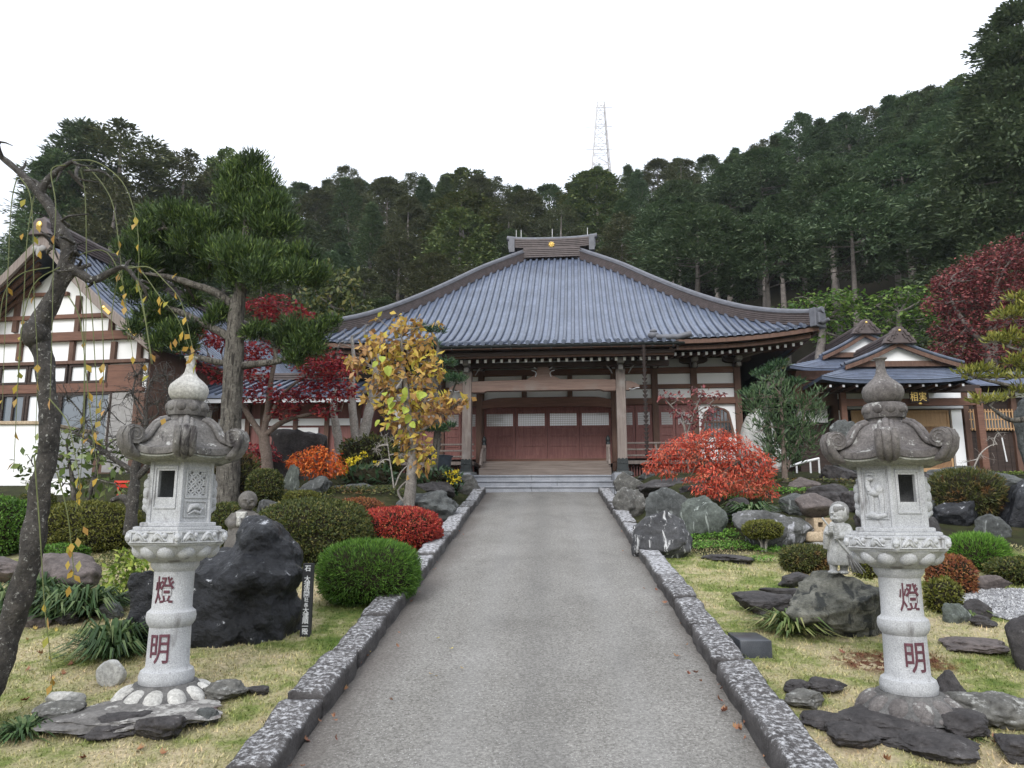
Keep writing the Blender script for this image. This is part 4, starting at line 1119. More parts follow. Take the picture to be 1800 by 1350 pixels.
def shrub(x0, x1, yt, yb, mat, label, Y=None, dep=0.95, leaf=0.032, dens=1.0, name='clipped_shrub', lump=0.06, spiky=0.0, group=None, squareness=2.6, cat='shrub', stems=False):
    _rs[0] += 1; sd = _rs[0]
    cx = (x0 + x1) / 2
    p = GP(cx, yb) if Y is None else P(cx, yb, Y)
    w = (x1 - x0) / ppm(p); d = w * dep; yc = p[1] + d * 0.45
    w *= ZC((p[0], yc, p[2])) / ZC(p)
    c = P(cx, yt, yc); zb = float(hgt(c[0], yc)) if Y is None else p[2]
    h = c[2] - zb
    lift = 0.18 if not stems else 0.42
    cz = h * (lift + (1 - lift) * 0.5); rzv = h * (1 - lift) * 0.5 + (0.12 * h if not stems else 0)
    if not stems: cz = h - rzv
    r3 = np.array((w / 2, d / 2, rzv))
    root = thing(name, label, cat, (c[0], yc, zb), 0, group)
    def surf(D):
        e = squareness
        k = (np.abs(D) ** e).sum(1) ** (-1 / e)
        q = D * k[:, None]
        lm = np.array([noise.noise(Vector(a * 2.2) + Vector((sd, 0, 0))) + 0.5 * noise.noise(Vector(a * 5.0) + Vector((0, sd, 0))) for a in D])
        return q * (1 + lump * lm)[:, None] * r3 + np.array((0, 0, cz))
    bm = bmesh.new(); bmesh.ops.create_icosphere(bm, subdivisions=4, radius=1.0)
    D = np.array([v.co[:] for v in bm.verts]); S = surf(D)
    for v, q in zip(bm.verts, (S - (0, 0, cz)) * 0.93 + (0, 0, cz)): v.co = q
    me = bpy.data.meshes.new('dark_core'); bm.to_mesh(me); bm.free(); me.materials.append(M['shrub_core'])  # added solid dark core behind the leaf layer, no separate twigs
    o = bpy.data.objects.new('dark_core', me); link(o, root)
    area = 4 * math.pi * ((r3[0] * r3[1]) ** 1.6 / 3 + (r3[0] * r3[2]) ** 1.6 / 3 + (r3[1] * r3[2]) ** 1.6 / 3) ** (1 / 1.6)
    n = int(min(26000, dens * 3.4 * area / (leaf * leaf * 0.5)))
    D = rdir(n); C = surf(D)
    gap = np.array([noise.noise(Vector(a * 7.0) + Vector((sd, 2, 0))) for a in D])
    C = (C - (0, 0, cz)) * (0.92 + 0.11 * rng.random((n, 1)) ** 1.3 + 0.03 * gap[:, None]) + (0, 0, cz)
    kk_ = rng.random(n) < np.clip(1.05 + 1.6 * gap, 0.25, 1); C = C[kk_]; D = D[kk_]; n = len(C)
    k = C[:, 2] > -0.02; C = C[k]; D = D[k]; n = len(C)
    N = unit(D / r3)
    U = unit(N * (0.75 + spiky) + rng.normal(size=(n, 3)) * 0.6 + np.array((0, 0, 0.25 + spiky * 0.5)))
    L = leaf * (0.7 + 0.8 * rng.random(n)); W = leaf * (0.5 if not spiky else 0.28) * (0.7 + 0.6 * rng.random(n))
    np_mesh('foliage', leaf_quads(C, U, unit(N + 0.5 * rdir(n)), L * (1 + spiky), W), 4, M[mat], root)
    if stems:
        b = MB()
        for k in range(4):
            a = k * 1.7; b.tube([(0.03 * math.cos(a), 0.03 * math.sin(a), -0.02), (0.08 * w * math.cos(a), 0.08 * w * math.sin(a), h * 0.25), (0.25 * w * math.cos(a), 0.25 * w * math.sin(a), h * 0.55)], [0.014, 0.011, 0.006], 6)
        b.build('stem', M['bark_pale'], root, smooth=60)
    return root
def tuft(px, py, hpx, wpx, label, mat, n=160, Y=None, name='grass_tuft', group=None, cat='grass plant'):
    p = GP(px, py) if Y is None else P(px, py, Y)
    s = ppm(p); h = hpx / s; w = wpx / s
    a = rng.random(n) * 6.283; r = np.sqrt(rng.random(n)) * 0.14 * w
    base = np.stack([r * np.cos(a), r * np.sin(a), np.zeros(n)], 1)
    out = np.stack([np.cos(a), np.sin(a), np.zeros(n)], 1) + rng.normal(size=(n, 3)) * (0.35, 0.35, 0)
    L = h * (0.6 + 0.6 * rng.random((n, 1))); sp = (0.5 + 0.6 * rng.random((n, 1))) * w * 0.5
    st_ = 0.35 + 0.65 * rng.random((n, 1))
    p1 = base + out * sp * 0.42 + np.array((0, 0, 0.62)) * L * st_
    p2 = base + out * sp * 0.9 + np.array((0, 0, 0.80)) * L * st_
    p3 = base + out * sp * 1.4 + np.array((0, 0, 0.45)) * L * st_
    S = unit(np.cross(out, np.array((0, 0, 1.0)))) * 0.006 * max(1, 3.2 / 740 * ZC(p) / 0.012)
    Q = np.concatenate([np.stack([base - S, base + S, p1 + S, p1 - S], 1), np.stack([p1 - S, p1 + S, p2 + S * 0.8, p2 - S * 0.8], 1), np.stack([p2 - S * 0.8, p2 + S * 0.8, p3 + S * 0.1, p3 - S * 0.1], 1)])
    o = np_mesh(name, Q, 4, M[mat], None, (p[0], p[1], p[2] - 0.02))
    return tag(o, label, cat, group)
M['tuft_dark'] = m_leaf('tuft_dark', [(0, (0.018, 0.04, 0.012)), (0.6, (0.05, 0.10, 0.03)), (1, (0.14, 0.18, 0.07))])
M['tuft_light'] = m_leaf('tuft_light', [(0, (0.06, 0.10, 0.03)), (0.6, (0.13, 0.18, 0.05)), (1, (0.3, 0.28, 0.12))])

# ------------------------------------------------------------------ trees
def leafset(style, clumps, L, W):
    """clumps: (centre, radii, count) -> leaf quads"""
    out = []
    for c, r, n in clumps:
        n = int(n); r = np.asarray(r, float) * np.ones(3)
        if style == 'maple':       # thin level layers
            C, d = ellip_pts(n, c, r, 0.0)
            lay = np.round((C[:, 2] - c[2]) / (r[2] * 0.42)) * r[2] * 0.42 + c[2]
            C[:, 2] = lay + rng.normal(size=n) * r[2] * 0.07 - 0.10 * np.hypot(C[:, 0] - c[0], C[:, 1] - c[1])
            N = unit(np.array((0, 0, 1.0)) + rng.normal(size=(n, 3)) * 0.55)
            U = unit(d * (1, 1, 0.2) + rng.normal(size=(n, 3)) * (0.8, 0.8, 0.3) - (0, 0, 0.3))
        elif style == 'weep':      # drooping strands
            C, d = ellip_pts(n, c, r, 0.45)
            N = unit(d + (0, 0, 0.6) + rng.normal(size=(n, 3)) * 0.5)
            U = unit(d * (1, 1, 0.1) * 0.8 + rng.normal(size=(n, 3)) * 0.5 - (0, 0, 0.65))
        elif style == 'tuft':      # feathery upright sprays
            C, d = ellip_pts(n, c, r, 0.2)
            far = rng.random(n) < 0.12; C[far] = c + (C[far] - c) * 1.28
            N = unit(d + rng.normal(size=(n, 3)) * 0.6)
            U = unit(d * (0.65, 0.65, 0.4) + (0, 0, 0.75) + rng.normal(size=(n, 3)) * 0.35)
        elif style == 'needle':    # flat pads with needles standing up
            C, d = ellip_pts(n, c, r, 0.3)
            C[:, 2] = np.where(C[:, 2] < c[2] - 0.25 * r[2], c[2] - 0.25 * r[2] * rng.random(n), C[:, 2])
            N = rdir(n)
            U = unit(d * (0.7, 0.7, 0.3) + (0, 0, 0.8) + rng.normal(size=(n, 3)) * 0.45)
        elif style == 'hang':      # big drooping leaves
            C, d = ellip_pts(n, c, r, 0.35)
            N = unit(d * (1, 1, 0.3) + (0, 0, 0.4) + rng.normal(size=(n, 3)) * 0.7)
            U = unit(rng.normal(size=(n, 3)) * 0.7 + d * 0.5 - (0, 0, 0.55))
        else:
            C, d = ellip_pts(n, c, r, 0.35)
            N = unit(d + (0, 0, 0.5) + rng.normal(size=(n, 3)) * 0.7); U = unit(d * 0.6 + rng.normal(size=(n, 3)))
        out.append(leaf_quads(C, U, N, L * (0.6 + 0.8 * rng.random(n)), W * (0.6 + 0.8 * rng.random(n)), 0.2))
    return np.concatenate(out)
def curve_pts(a, b, n=5, wob=0.08, sag=0.0):
    a = np.asarray(a, float); b = np.asarray(b, float); L = np.linalg.norm(b - a); pts = []
    o = rng.normal(size=3) * wob * L
    for i in range(n):
        q = i / (n - 1); pts.append(a + (b - a) * q + o * math.sin(math.pi * q) + np.array((0, 0, -sag * L * math.sin(math.pi * q))))
    return pts
def fine(pts, k=4):
    pts = [np.asarray(p, float) for p in pts]; out = []
    for i in range(len(pts) - 1):
        p0 = pts[max(i - 1, 0)]; p1 = pts[i]; p2 = pts[i + 1]; p3 = pts[min(i + 2, len(pts) - 1)]
        for j in range(k):
            t = j / k
            out.append(0.5 * ((2 * p1) + (-p0 + p2) * t + (2 * p0 - 5 * p1 + 4 * p2 - p3) * t * t + (-p0 + 3 * p1 - 3 * p2 + p3) * t ** 3))
    return out + [pts[-1]]
def tree(name, label, cat, limbs, clumps, style, leaf, lmat, bmat, group=None, twigs=5, twig_r=0.008, wob=0.25, zbase=None):
    """limbs: list of (points, radii) in world; the first starts at the foot"""
    foot = np.asarray(limbs[0][0][0], float).copy()
    if zbase is not None: foot[2] = zbase
    root = thing(name, label, cat, foot, 0, group)
    b = MB(foot); ends = []
    for pts, rad in limbs:
        fp = fine(pts); fr = np.interp(np.linspace(0, len(pts) - 1, len(fp)), range(len(pts)), rad)
        b.tube(fp, list(fr), 10, wob); ends += fp[len(fp) // 3:]
    E = np.array(ends)
    for c, r, n in clumps:
        c = np.asarray(c, float); r = np.asarray(r, float) * np.ones(3)
        i = int(np.argmin(np.linalg.norm(E - c, axis=1)))
        b.tube(curve_pts(E[i], c, 5, 0.1), list(np.linspace(twig_r * 2.2, twig_r, 5)), 5)
        for _ in range(twigs):
            q = c + rdir(1)[0] * r * 0.85
            b.tube(curve_pts(c - (0, 0, 0.2 * r[2]), q, 4, 0.12), list(np.linspace(twig_r, twig_r * 0.4, 4)), 4)
    b.build('trunk', M[bmat], root, smooth=70)
    if style:
        Q = leafset(style, [(np.asarray(c, float) - foot, r, n) for c, r, n in clumps], *leaf)
        np_mesh('crown', Q, 4, M[lmat], root)
    return root
def PX(lst, Y):   # (px, py[, dy]) -> points near distance Y
    return [P(a[0], a[1], Y + (a[2] if len(a) > 2 else 0)) for a in lst]
def CL(lst, Y, n, flat=0.8):
    out = []
    for a in lst:
        px, py, rp = a[:3]; dy = a[3] if len(a) > 3 else 0; fl = a[4] if len(a) > 4 else flat
        p = P(px, py, Y + dy); r = rp / ppm(p)
        out.append((p, np.array((r, r, r * fl)), n * r * r if n else 0))
    return out

# ------------------------------------------------------------------ lettering
_font = {}
def glyph(ch, size, depth, thin=-0.008):
    """flat letter solid in x,z facing -y, centred"""
    c = bpy.data.curves.new('t', 'FONT'); c.body = ch; c.size = 1.0; c.extrude = 0.5; c.offset = thin; c.resolution_u = 3
    o = bpy.data.objects.new('t', c); link(o)
    dg = bpy.context.evaluated_depsgraph_get(); dg.update()
    me = bpy.data.meshes.new_from_object(o.evaluated_get(dg))
    V = np.array([v.co[:] for v in me.vertices]); F = [tuple(p.vertices) for p in me.polygons]
    bpy.data.objects.remove(o); bpy.data.curves.remove(c); bpy.data.meshes.remove(me)
    mn, mx = V.min(0), V.max(0); ctr = (mn + mx) / 2
    if not hasattr(size, '__len__'):
        k = (size, size)
    else:
        k = (size[0] / (mx[0] - mn[0]), size[1] / max(mx[1] - mn[1], 1e-6))
    out = np.stack([(V[:, 0] - ctr[0]) * k[0], -(V[:, 2]) * depth * 2 * 0.5, (V[:, 1] - ctr[1]) * k[1]], 1)
    return out, F

# ------------------------------------------------------------------ stone lanterns
LY, RY = 5.05, 4.92
def zl(y): return float(P(315, y, LY)[2])
L0 = P(291, 1215, LY)
LB = zl(1216)
def q(y): return zl(y) - LB
def pr(px, y): return px * ZC(P(307, y, LY)) / F_PX
def stone_lantern(loc, rotz, label, spec, text_ang, mats):
    root = thing('stone_lantern', label, 'stone lantern', loc, rotz, 'pair of carved stone lanterns flanking the path')
    gm, rm, bm_, pm_ = mats
    A0 = -math.pi / 2
    # lotus base
    b = MB(); b.lathe([(pr(80, 1236), q(1240)), (pr(88, 1236), q(1236)), (pr(84, 1228), q(1226)), (pr(70, 1215), q(1212)), (pr(54, 1205), q(1203)), (pr(52, 1200), q(1198))], 48)
    base = b.build('lotus_base', bm_, root, smooth=50)
    b = MB()
    for k in range(12):
        a = math.pi * 2 * k / 12 + math.pi / 12
        m = (Matrix.Rotation(a, 3, 'Z') @ Matrix.Rotation(R(34), 3, 'Y'))
        rr = pr(67, 1215)
        b.ball((rr * math.cos(a), rr * math.sin(a), q(1217)), (pr(22, 1215), pr(16.5, 1215), pr(11, 1215)), 14, 10, m)
        b.ball((pr(82, 1215) * math.cos(a), pr(82, 1215) * math.sin(a), q(1229)), (pr(8, 1215), pr(11, 1215), pr(7, 1215)), 10, 8, m)
        a2 = a + math.pi / 12
        b.ball((pr(80, 1225) * math.cos(a2), pr(80, 1225) * math.sin(a2), q(1229)), (pr(9, 1215), pr(5.5, 1215), pr(5, 1215)), 8, 6, Matrix.Rotation(a2, 3, 'Z') @ Matrix.Rotation(R(25), 3, 'Y'))
    b.build('lotus_petal', pm_, base, smooth=60)
    # shaft
    b = MB(); s = lambda r, y: (pr(r, y), q(y))
    b.lathe([s(42, 1201), s(45, 1197), s(46, 1186), s(43, 1176), s(37.5, 1172), s(35.5, 1169), s(34.5, 1120), s(34, 1100), s(37, 1096), s(40, 1090), s(41, 1082), s(39.5, 1074), s(35, 1070), s(33, 1067), s(32.5, 1030), s(33, 1003), s(36, 999), s(39, 994), s(40, 986), s(39, 981)], 48)
    shaft = b.build('shaft', gm, root, smooth=35)
    for ch, yc, hp in (('燈', 1034, 46), ('明', 1135, 48)):
        rad = pr(33.2 if yc < 1100 else 35.3, yc) + 0.005
        V, F = glyph(ch, (pr(34, yc), pr(hp, yc)), 0.02, 0.006)
        an = text_ang + V[:, 0] / rad
        rr = rad - 0.006 - V[:, 1] * 0.5
        W_ = np.stack([rr * np.cos(an), rr * np.sin(an), V[:, 2] + q(yc)], 1)
        t_ = MB(); t_.add(W_.tolist(), F); t_.build('carved_character', M['engrave'], shaft)
    hx_f = 0.86
    # lotus cup and hexagonal table
    b = MB(); petal = lambda a, z: 1 + (0.05 * abs(math.cos(6 * a)) if z > q(983) else 0)
    b.lathe([s(43, 986), s(46, 983), s(54, 976), s(63, 968), s(69, 960), s(71, 957)], 96, fn=petal)
    for k in range(12):
        a = math.pi * 2 * (k + 0.5) / 12
        b.ball((pr(59, 968) * math.cos(a), pr(59, 968) * math.sin(a), q(968)), (pr(15, 967), pr(15.5, 967), pr(11, 967)), 10, 7, Matrix.Rotation(a, 3, 'Z') @ Matrix.Rotation(R(-42), 3, 'Y'))
    b.build('lotus_cup', gm, root, smooth=50)
    b = MB(); b.ngon((0, 0, 0), pr(83, 945), q(957), q(953), 6, A0, pr(87, 945)); b.ngon((0, 0, 0), pr(87, 945), q(953) + 0.0005, q(931), 6, A0)
    b.ngon((0, 0, 0), pr(80, 928), q(931) + 0.0005, q(925), 6, A0); b.ngon((0, 0, 0), pr(69, 921), q(925) + 0.0005, q(918), 6, A0)
    tb = b.build('table', gm, root, bevel=0.004)
    b = MB(); ap = pr(87, 945) * math.cos(math.pi / 6)
    for k in range(6):
        a = A0 + math.pi / 6 + k * math.pi / 3
        m = Matrix.Rotation(a + math.pi / 2, 4, 'Z'); side = pr(87, 945)
        def pt(u, z, o=0.0): return m @ Vector((u, -ap - o, z))
        z0, z1 = q(951.5), q(933); zm = (z0 + z1) / 2; hz = z1 - z0
        for (ua, ub, za, zb) in ((-0.44, 0.44, z1 - 0.008, z1), (-0.44, 0.44, z0, z0 + 0.008), (-0.44, -0.42, z0 + 0.008, z1 - 0.008), (0.42, 0.44, z0 + 0.008, z1 - 0.008)):
            b.box(ua * side, ub * side, -ap - 0.008, -ap + 0.004, za, zb, m)
        for u0, f in ((-0.27, 1), (0.12, 1)):
            for j, w in ((0, 1.0), (1, 0.62)):
                pts = [pt((u0 + f * (-0.13 + 0.30 * i / 7) * w) * side, z0 + 0.012 + hz * w * 0.66 * math.sin(math.pi * min(1, i / 7 * 1.1)) ** 1.4, 0.004) for i in range(8)]
                b.tube(pts, [0.006, 0.013, 0.016, 0.016, 0.014, 0.011, 0.008, 0.004], 6)
            b.ball(pt((u0 + f * 0.13) * side, zm + 0.012, 0.0), (0.02, 0.016, 0.02), 8, 6); b.ball(pt((u0 + f * 0.02) * side, zm + 0.022, 0.0), (0.014, 0.012, 0.014), 8, 6)
        c = m @ Vector((side * 0.5, -ap, zm)); 
        b.ball((c[0] * 0.985, c[1] * 0.985, zm), 0.024, 8, 6); b.ball((c[0], c[1], zm - 0.014), 0.016, 8, 6); b.ball((c[0], c[1], zm + 0.012), 0.014, 8, 6)
    b.build('cloud_carving', gm, tb, smooth=60)
    # fire box: six panels
    r6 = pr(55, 865); ap6 = r6 * math.cos(math.pi / 6); z0, z1 = q(918), q(812)
    b = MB(); rel = MB(); lat = MB(); dark = MB()
    for k in range(6):
        a = A0 + math.pi / 6 + k * math.pi / 3
        m = Matrix.Rotation(a + math.pi / 2, 4, 'Z'); hw = r6 / 2
        kind = spec.get(k, 'relief')
        T = 0.03
        def bx(u0, u1, za, zb, o0=0.0, o1=-T, mb=b): mb.box(u0 * hw, u1 * hw, -ap6 - o0, -ap6 - o1, z0 + (z1 - z0) * za, z0 + (z1 - z0) * zb, m)
        def pt(u, z, o): return m @ Vector((u * hw, -ap6 - o, z0 + (z1 - z0) * z))
        e = 0.93
        if kind == 'window':
            ha, hb, wa = 0.40, 0.83, 0.52
            bx(-e, e, 0, ha); bx(-e, e, hb, 1); bx(-e, -wa, ha, hb); bx(wa, e, ha, hb)
            for (ua, ub, za, zb) in ((-0.72, 0.72, 0.865, 0.9), (-0.72, 0.72, 0.22, 0.25), (-0.72, -0.66, 0.25, 0.865), (0.66, 0.72, 0.25, 0.865)): bx(ua, ub, za, zb, 0.008, -0.004)
        elif kind == 'lattice':
            ha, hb, wa = 0.44, 0.82, 0.60
            bx(-e, e, 0, ha); bx(-e, e, hb, 1); bx(-e, -wa, ha, hb); bx(wa, e, ha, hb)
            sp = 2 * wa * hw / 2.2
            for i in range(-1, 5):
                for j in range(-1, 5):
                    for off in (0, 0.5):
                        cu = -wa * hw + sp * (i + off); cz = z0 + (z1 - z0) * ha + sp * (j + off) * 0.98
                        ring = []
                        for t in range(17):
                            th = 2 * math.pi * t / 16; uu = cu + sp * 0.5 * math.cos(th) * 1.02; zz_ = cz + sp * 0.5 * math.sin(th)
                            ok = abs(uu) <= wa * hw * 1.04 and z0 + (z1 - z0) * (ha - 0.01) <= zz_ <= z0 + (z1 - z0) * (hb + 0.01)
                            if ok: ring.append(m @ Vector((uu, -ap6 + 0.008, zz_)))
                            else:
                                if len(ring) > 2: lat.tube(ring, 0.0075, 5)
                                ring = []
                        if len(ring) > 2: lat.tube(ring, 0.0075, 5)
            for (ua, ub, za, zb) in ((-0.72, 0.72, 0.845, 0.87), (-0.72, 0.72, 0.39, 0.41), (-0.72, -0.66, 0.41, 0.845), (0.66, 0.72, 0.41, 0.845), (-0.72, 0.72, 0.33, 0.35), (-0.72, 0.72, 0.08, 0.1), (-0.72, -0.68, 0.1, 0.33), (0.68, 0.72, 0.1, 0.33)): bx(ua, ub, za, zb, 0.007, -0.004)
            rel.tube([pt(-0.5, 0.16, 0.003), pt(-0.3, 0.25, 0.006), pt(0.1, 0.27, 0.006), pt(0.45, 0.2, 0.003)], [0.006, 0.02, 0.02, 0.006], 8)
            rel.tube([pt(-0.45, 0.13, 0.003), pt(-0.1, 0.19, 0.006), pt(0.3, 0.15, 0.006), pt(0.55, 0.24, 0.003)], [0.005, 0.012, 0.012, 0.005], 8)
        else:
            bx(-e, e, 0, 1)
            for (ua, ub, za, zb) in ((-0.74, 0.74, 0.88, 0.91), (-0.74, 0.74, 0.13, 0.16), (-0.74, -0.68, 0.16, 0.88), (0.68, 0.74, 0.16, 0.88)): bx(ua, ub, za, zb, 0.007, -0.004)
            # a standing deer in relief under a cloud, on rough ground
            rot = m.to_3x3()
            rel.ball(pt(-0.02, 0.56, 0.006), (0.058, 0.022, 0.03), 12, 8, rot)
            rel.ball(pt(0.25, 0.60, 0.008), (0.032, 0.022, 0.034), 10, 7, rot)
            for u in (-0.36, -0.24, 0.28, 0.40): rel.tube([pt(u, 0.54, 0.004), pt(u + 0.03, 0.38, 0.004), pt(u, 0.2, 0.004)], [0.015, 0.009, 0.009], 6)
            rel.tube([pt(-0.32, 0.58, 0.008), pt(-0.42, 0.68, 0.012), pt(-0.40, 0.76, 0.012)], [0.022, 0.018, 0.016], 8)
            rel.ball(pt(-0.30, 0.77, 0.012), (0.03, 0.018, 0.016), 8, 6, rot)
            rel.tube([pt(-0.42, 0.78, 0.008), pt(-0.45, 0.86, 0.006)], [0.006, 0.003], 5)
            rel.tube([pt(-0.65, 0.18, 0.0), pt(-0.3, 0.2, 0.004), pt(0.1, 0.17, 0.004), pt(0.65, 0.2, 0.0)], [0.016, 0.026, 0.02, 0.016], 8)
            rel.tube([pt(-0.55, 0.83, 0.002), pt(-0.3, 0.85, 0.004), pt(0.0, 0.83, 0.002)], [0.006, 0.012, 0.006], 6)
            if k in (1, 4):      # big cloud ear standing out on the two flanks
                for uu, zz_, r_ in ((0.0, 0.48, 0.06), (0.1, 0.62, 0.045), (-0.1, 0.34, 0.05), (0.0, 0.24, 0.035)):
                    rel.ball(pt(uu, zz_, 0.008), (r_, 0.04, r_), 10, 8, rot)
        cn = m @ Vector((hw, -ap6, 0))
        b.tube([(cn[0] * 0.965, cn[1] * 0.965, z0), (cn[0] * 0.965, cn[1] * 0.965, z1)], 0.019, 6)
    b.ngon((0, 0, 0), r6 * 0.9, z1 - 0.012, z1 - 0.001, 6, A0); b.ngon((0, 0, 0), r6 * 0.9, z0 + 0.0, z0 + 0.02, 6, A0)
    fb = b.build('fire_box', gm, root)
    rel.build('carved_relief', gm, fb, smooth=60)
    if lat.v: lat.build('pierced_lattice', gm, fb, smooth=60)
    # roof
    prof = [(0.2, 741), (0.36, 742), (0.48, 746), (0.57, 753), (0.63, 762), (0.68, 772), (0.74, 781), (0.82, 788), (0.90, 792), (0.96, 793)]
    RR = pr(98, 785); b = MB(); NA = 96
    def ring(fr, y, hexk, lift, zoff=0.0):
        o_ = []
        for i in range(NA):
            a = A0 + 2 * math.pi * i / NA
            ph = ((a - A0) % (math.pi / 3)) / (math.pi / 3); cnr = abs(2 * ph - 1)
            hx_ = math.cos(math.pi / 6) / math.cos((ph - 0.5) * math.pi / 3)
            rr = RR * fr * ((1 - hexk) + hexk * hx_)
            o_.append((rr * math.cos(a), rr * math.sin(a), q(y) + zoff + lift * cnr ** 3))
        return o_
    rings = [ring(fr, y, min(1, max(0, (fr - 0.3) / 0.4)), 0.055 * max(0, (fr - 0.62) / 0.33)) for fr, y in prof]
    rings.append(ring(0.975, 797, 1, 0.055)); rings.append(ring(0.965, 804, 1, 0.05)); rings.append(ring(0.92, 805, 1, 0.045))
    low = [ring(0.93, 804.5, 1, 0.045), ring(0.945, 808, 1, 0.045), ring(0.90, 811, 1, 0.036), ring(0.74, 816, 0.9, 0.0), ring(0.56, 814, 0.6, 0.0), ring(0.45, 811.5, 0.6, 0.0)]
    def skin(rs, mb):
        vs = [v for r_ in rs for v in r_]
        fs = [(j * NA + i, j * NA + (i + 1) % NA, (j + 1) * NA + (i + 1) % NA, (j + 1) * NA + i) for j in range(len(rs) - 1) for i in range(NA)]
        fs.append(tuple(range(NA))); fs.append(tuple((len(rs) - 1) * NA + i for i in range(NA)))
        mb.add(vs, fs)
    skin(rings, b)
    rf = b.build('roof', rm, root, smooth=32)
    b = MB(); skin(low, b); b.build('eave_underside', M['granite_belly'], rf, smooth=40)
    for k in range(6):
        a = A0 + k * math.pi / 3; rad = Vector((math.cos(a), math.sin(a), 0)); tan = Vector((-math.sin(a), math.cos(a), 0))
        b = MB()
        for off, rr_, up in ((0, 0.023, 0.012), (-0.036, 0.017, 0.004), (0.036, 0.017, 0.004)):
            pts = []
            for fr, y in prof[1:] + [(1.0, 790)]:
                pts.append(rad * (RR * fr) + tan * off * (0.75 + 0.35 * fr) + Vector((0, 0, q(y) + up + 0.05 * max(0, (fr - 0.62) / 0.33) ** 1.3)))
            b.tube(pts, rr_, 8)
        cc = rad * (RR * 0.97) + Vector((0, 0, q(772)))
        R0 = pr(17.5, 772)
        for off, k2, w in ((0, 1.0, 0.024), (-0.047, 0.88, 0.02), (0.047, 0.88, 0.02)):
            rim = []
            for i in range(20):
                th = math.pi * 2 * i / 20; rim.append((math.cos(th) * R0 * k2, math.sin(th) * R0 * k2))
            vs = [cc + tan * (off + sg * w) + rad * x + Vector((0, 0, z)) for sg in (-1, 1) for x, z in rim]
            fs = [tuple(range(19, -1, -1)), tuple(range(20, 40))] + [(i, (i + 1) % 20, 20 + (i + 1) % 20, 20 + i) for i in range(20)]
            b.add(vs, fs)
        # thick outer sweep under the scroll
        for off, kr in ((0, 1.0), (-0.046, 0.85), (0.046, 0.85)):
            b.tube([rad * (RR * 0.84) + tan * off * 0.7 + Vector((0, 0, q(806))), rad * (RR * 0.98) + tan * off + Vector((0, 0, q(800))), rad * (RR * 1.06) + tan * off + Vector((0, 0, q(788))), rad * (RR * 1.09) + tan * off + Vector((0, 0, q(773))), rad * (RR * 1.05) + tan * off + Vector((0, 0, q(760)))], [0.02 * kr, 0.03 * kr, 0.031 * kr, 0.03 * kr, 0.022 * kr], 10)
        for sg in (-1, 1):
            sp_ = []
            for i in range(30):
                th = -0.6 + sg * 0 + i * 0.42; rr_ = R0 * (0.80 - 0.66 * i / 29)
                sp_.append(cc + tan * (sg * 0.064) + rad * (rr_ * math.cos(th)) + Vector((0, 0, rr_ * math.sin(th))))
            b.tube(sp_, 0.0075, 6)
        b.build('scroll_ridge', rm, rf, smooth=50)
    # finial: collar, lotus ring, onion jewel
    b = MB(); b.lathe([s(34, 750), s(34, 743), s(30, 741), s(27, 737), s(28, 733), s(31, 731)], 40)
    fin = b.build('finial', rm, root, smooth=35)
    b = MB(); b.lathe([s(31, 732), s(33, 726), s(33.5, 716), s(32, 708), s(28, 706)], 48, fn=lambda a, z: 1 + 0.02 * math.cos(12 * a))
    for k in range(10):
        a = 2 * math.pi * k / 10; b.ball((pr(31.5, 718) * math.cos(a), pr(31.5, 718) * math.sin(a), q(718)), (pr(4.5, 718), pr(9, 718), pr(8, 718)), 10, 7, Matrix.Rotation(a, 3, 'Z'))
    b.build('lotus_ring', rm, fin, smooth=60)
    b = MB(); b.lathe([s(23, 706.5), s(29.5, 700), s(32.5, 692), s(33, 685), s(30.5, 678), s(23.5, 671), s(14, 663), s(9, 655), s(7, 645), s(7, 636), s(8, 632), s(11, 630), s(11, 628), s(5, 627.5)], 40)
    b.build('jewel', spec.get('jewel', rm), fin, smooth=50)
    return root
lx, ly = L0[0], LY
r_loc = P(1600, 1236, RY)
stone_lantern((lx, ly, LB), math.atan2(-lx, ly), 'pale stone lantern left of the path with pierced lattice panel beside its window',
              {0: 'lattice', 5: 'window', 'jewel': M['petal_pale']}, -math.pi / 2 - math.atan2(-lx, ly), (M['granite'], M['granite_old'], M['granite_dark'], M['petal_pale']))
stone_lantern((r_loc[0], RY, r_loc[2] + 0.01), math.atan2(-r_loc[0], RY), 'stone lantern right of the path with carved deer panel and dark lotus base',
              {0: 'window', 5: 'relief'}, -math.pi / 2 - math.atan2(-r_loc[0], RY), (M['granite'], M['granite_brown'], M['granite_dark'], M['granite_brown'])).scale = (0.955, 0.955, 0.955)

# ------------------------------------------------------------------ left building: timbered gable (own frame: u along the front, v into depth)
LB_ROT = R(-5.5)
o0 = P(252, 740, 17.0)
LBO = np.array((o0[0], o0[1], TERRACE))
le = np.array((math.cos(LB_ROT), math.sin(LB_ROT), 0)); ln_ = np.array((-math.sin(LB_ROT), math.cos(LB_ROT), 0))
def FU(px, py, off=0.0):
    d = ray(px, py); o = LBO + ln_ * off
    t = np.dot(o - CAM, ln_) / np.dot(d, ln_); p = CAM + d * t
    return float(np.dot(p - LBO, le)), float(p[2] - TERRACE)
house = thing('gabled_house', 'white plastered timber house with a steep gable at the left edge', 'house', LBO, LB_ROT)
ua, za = FU(80, 412, -0.6); ue, ze = FU(262, 590, -0.6)
slope_l = (za - ze) / (ue - ua)
ul = 2 * ua - ue
DEP = 15.0
b = MB(); b.prism([(ul + 0.3, -0.1), (-0.06, -0.1), (-0.06, ze - 0.18), (ua + 0.1, za - 0.62), (ua - 0.1, za - 0.62), (ul + 0.3, ze - 0.18)], 0.06, DEP); b.build('wall', M['plaster'], house)
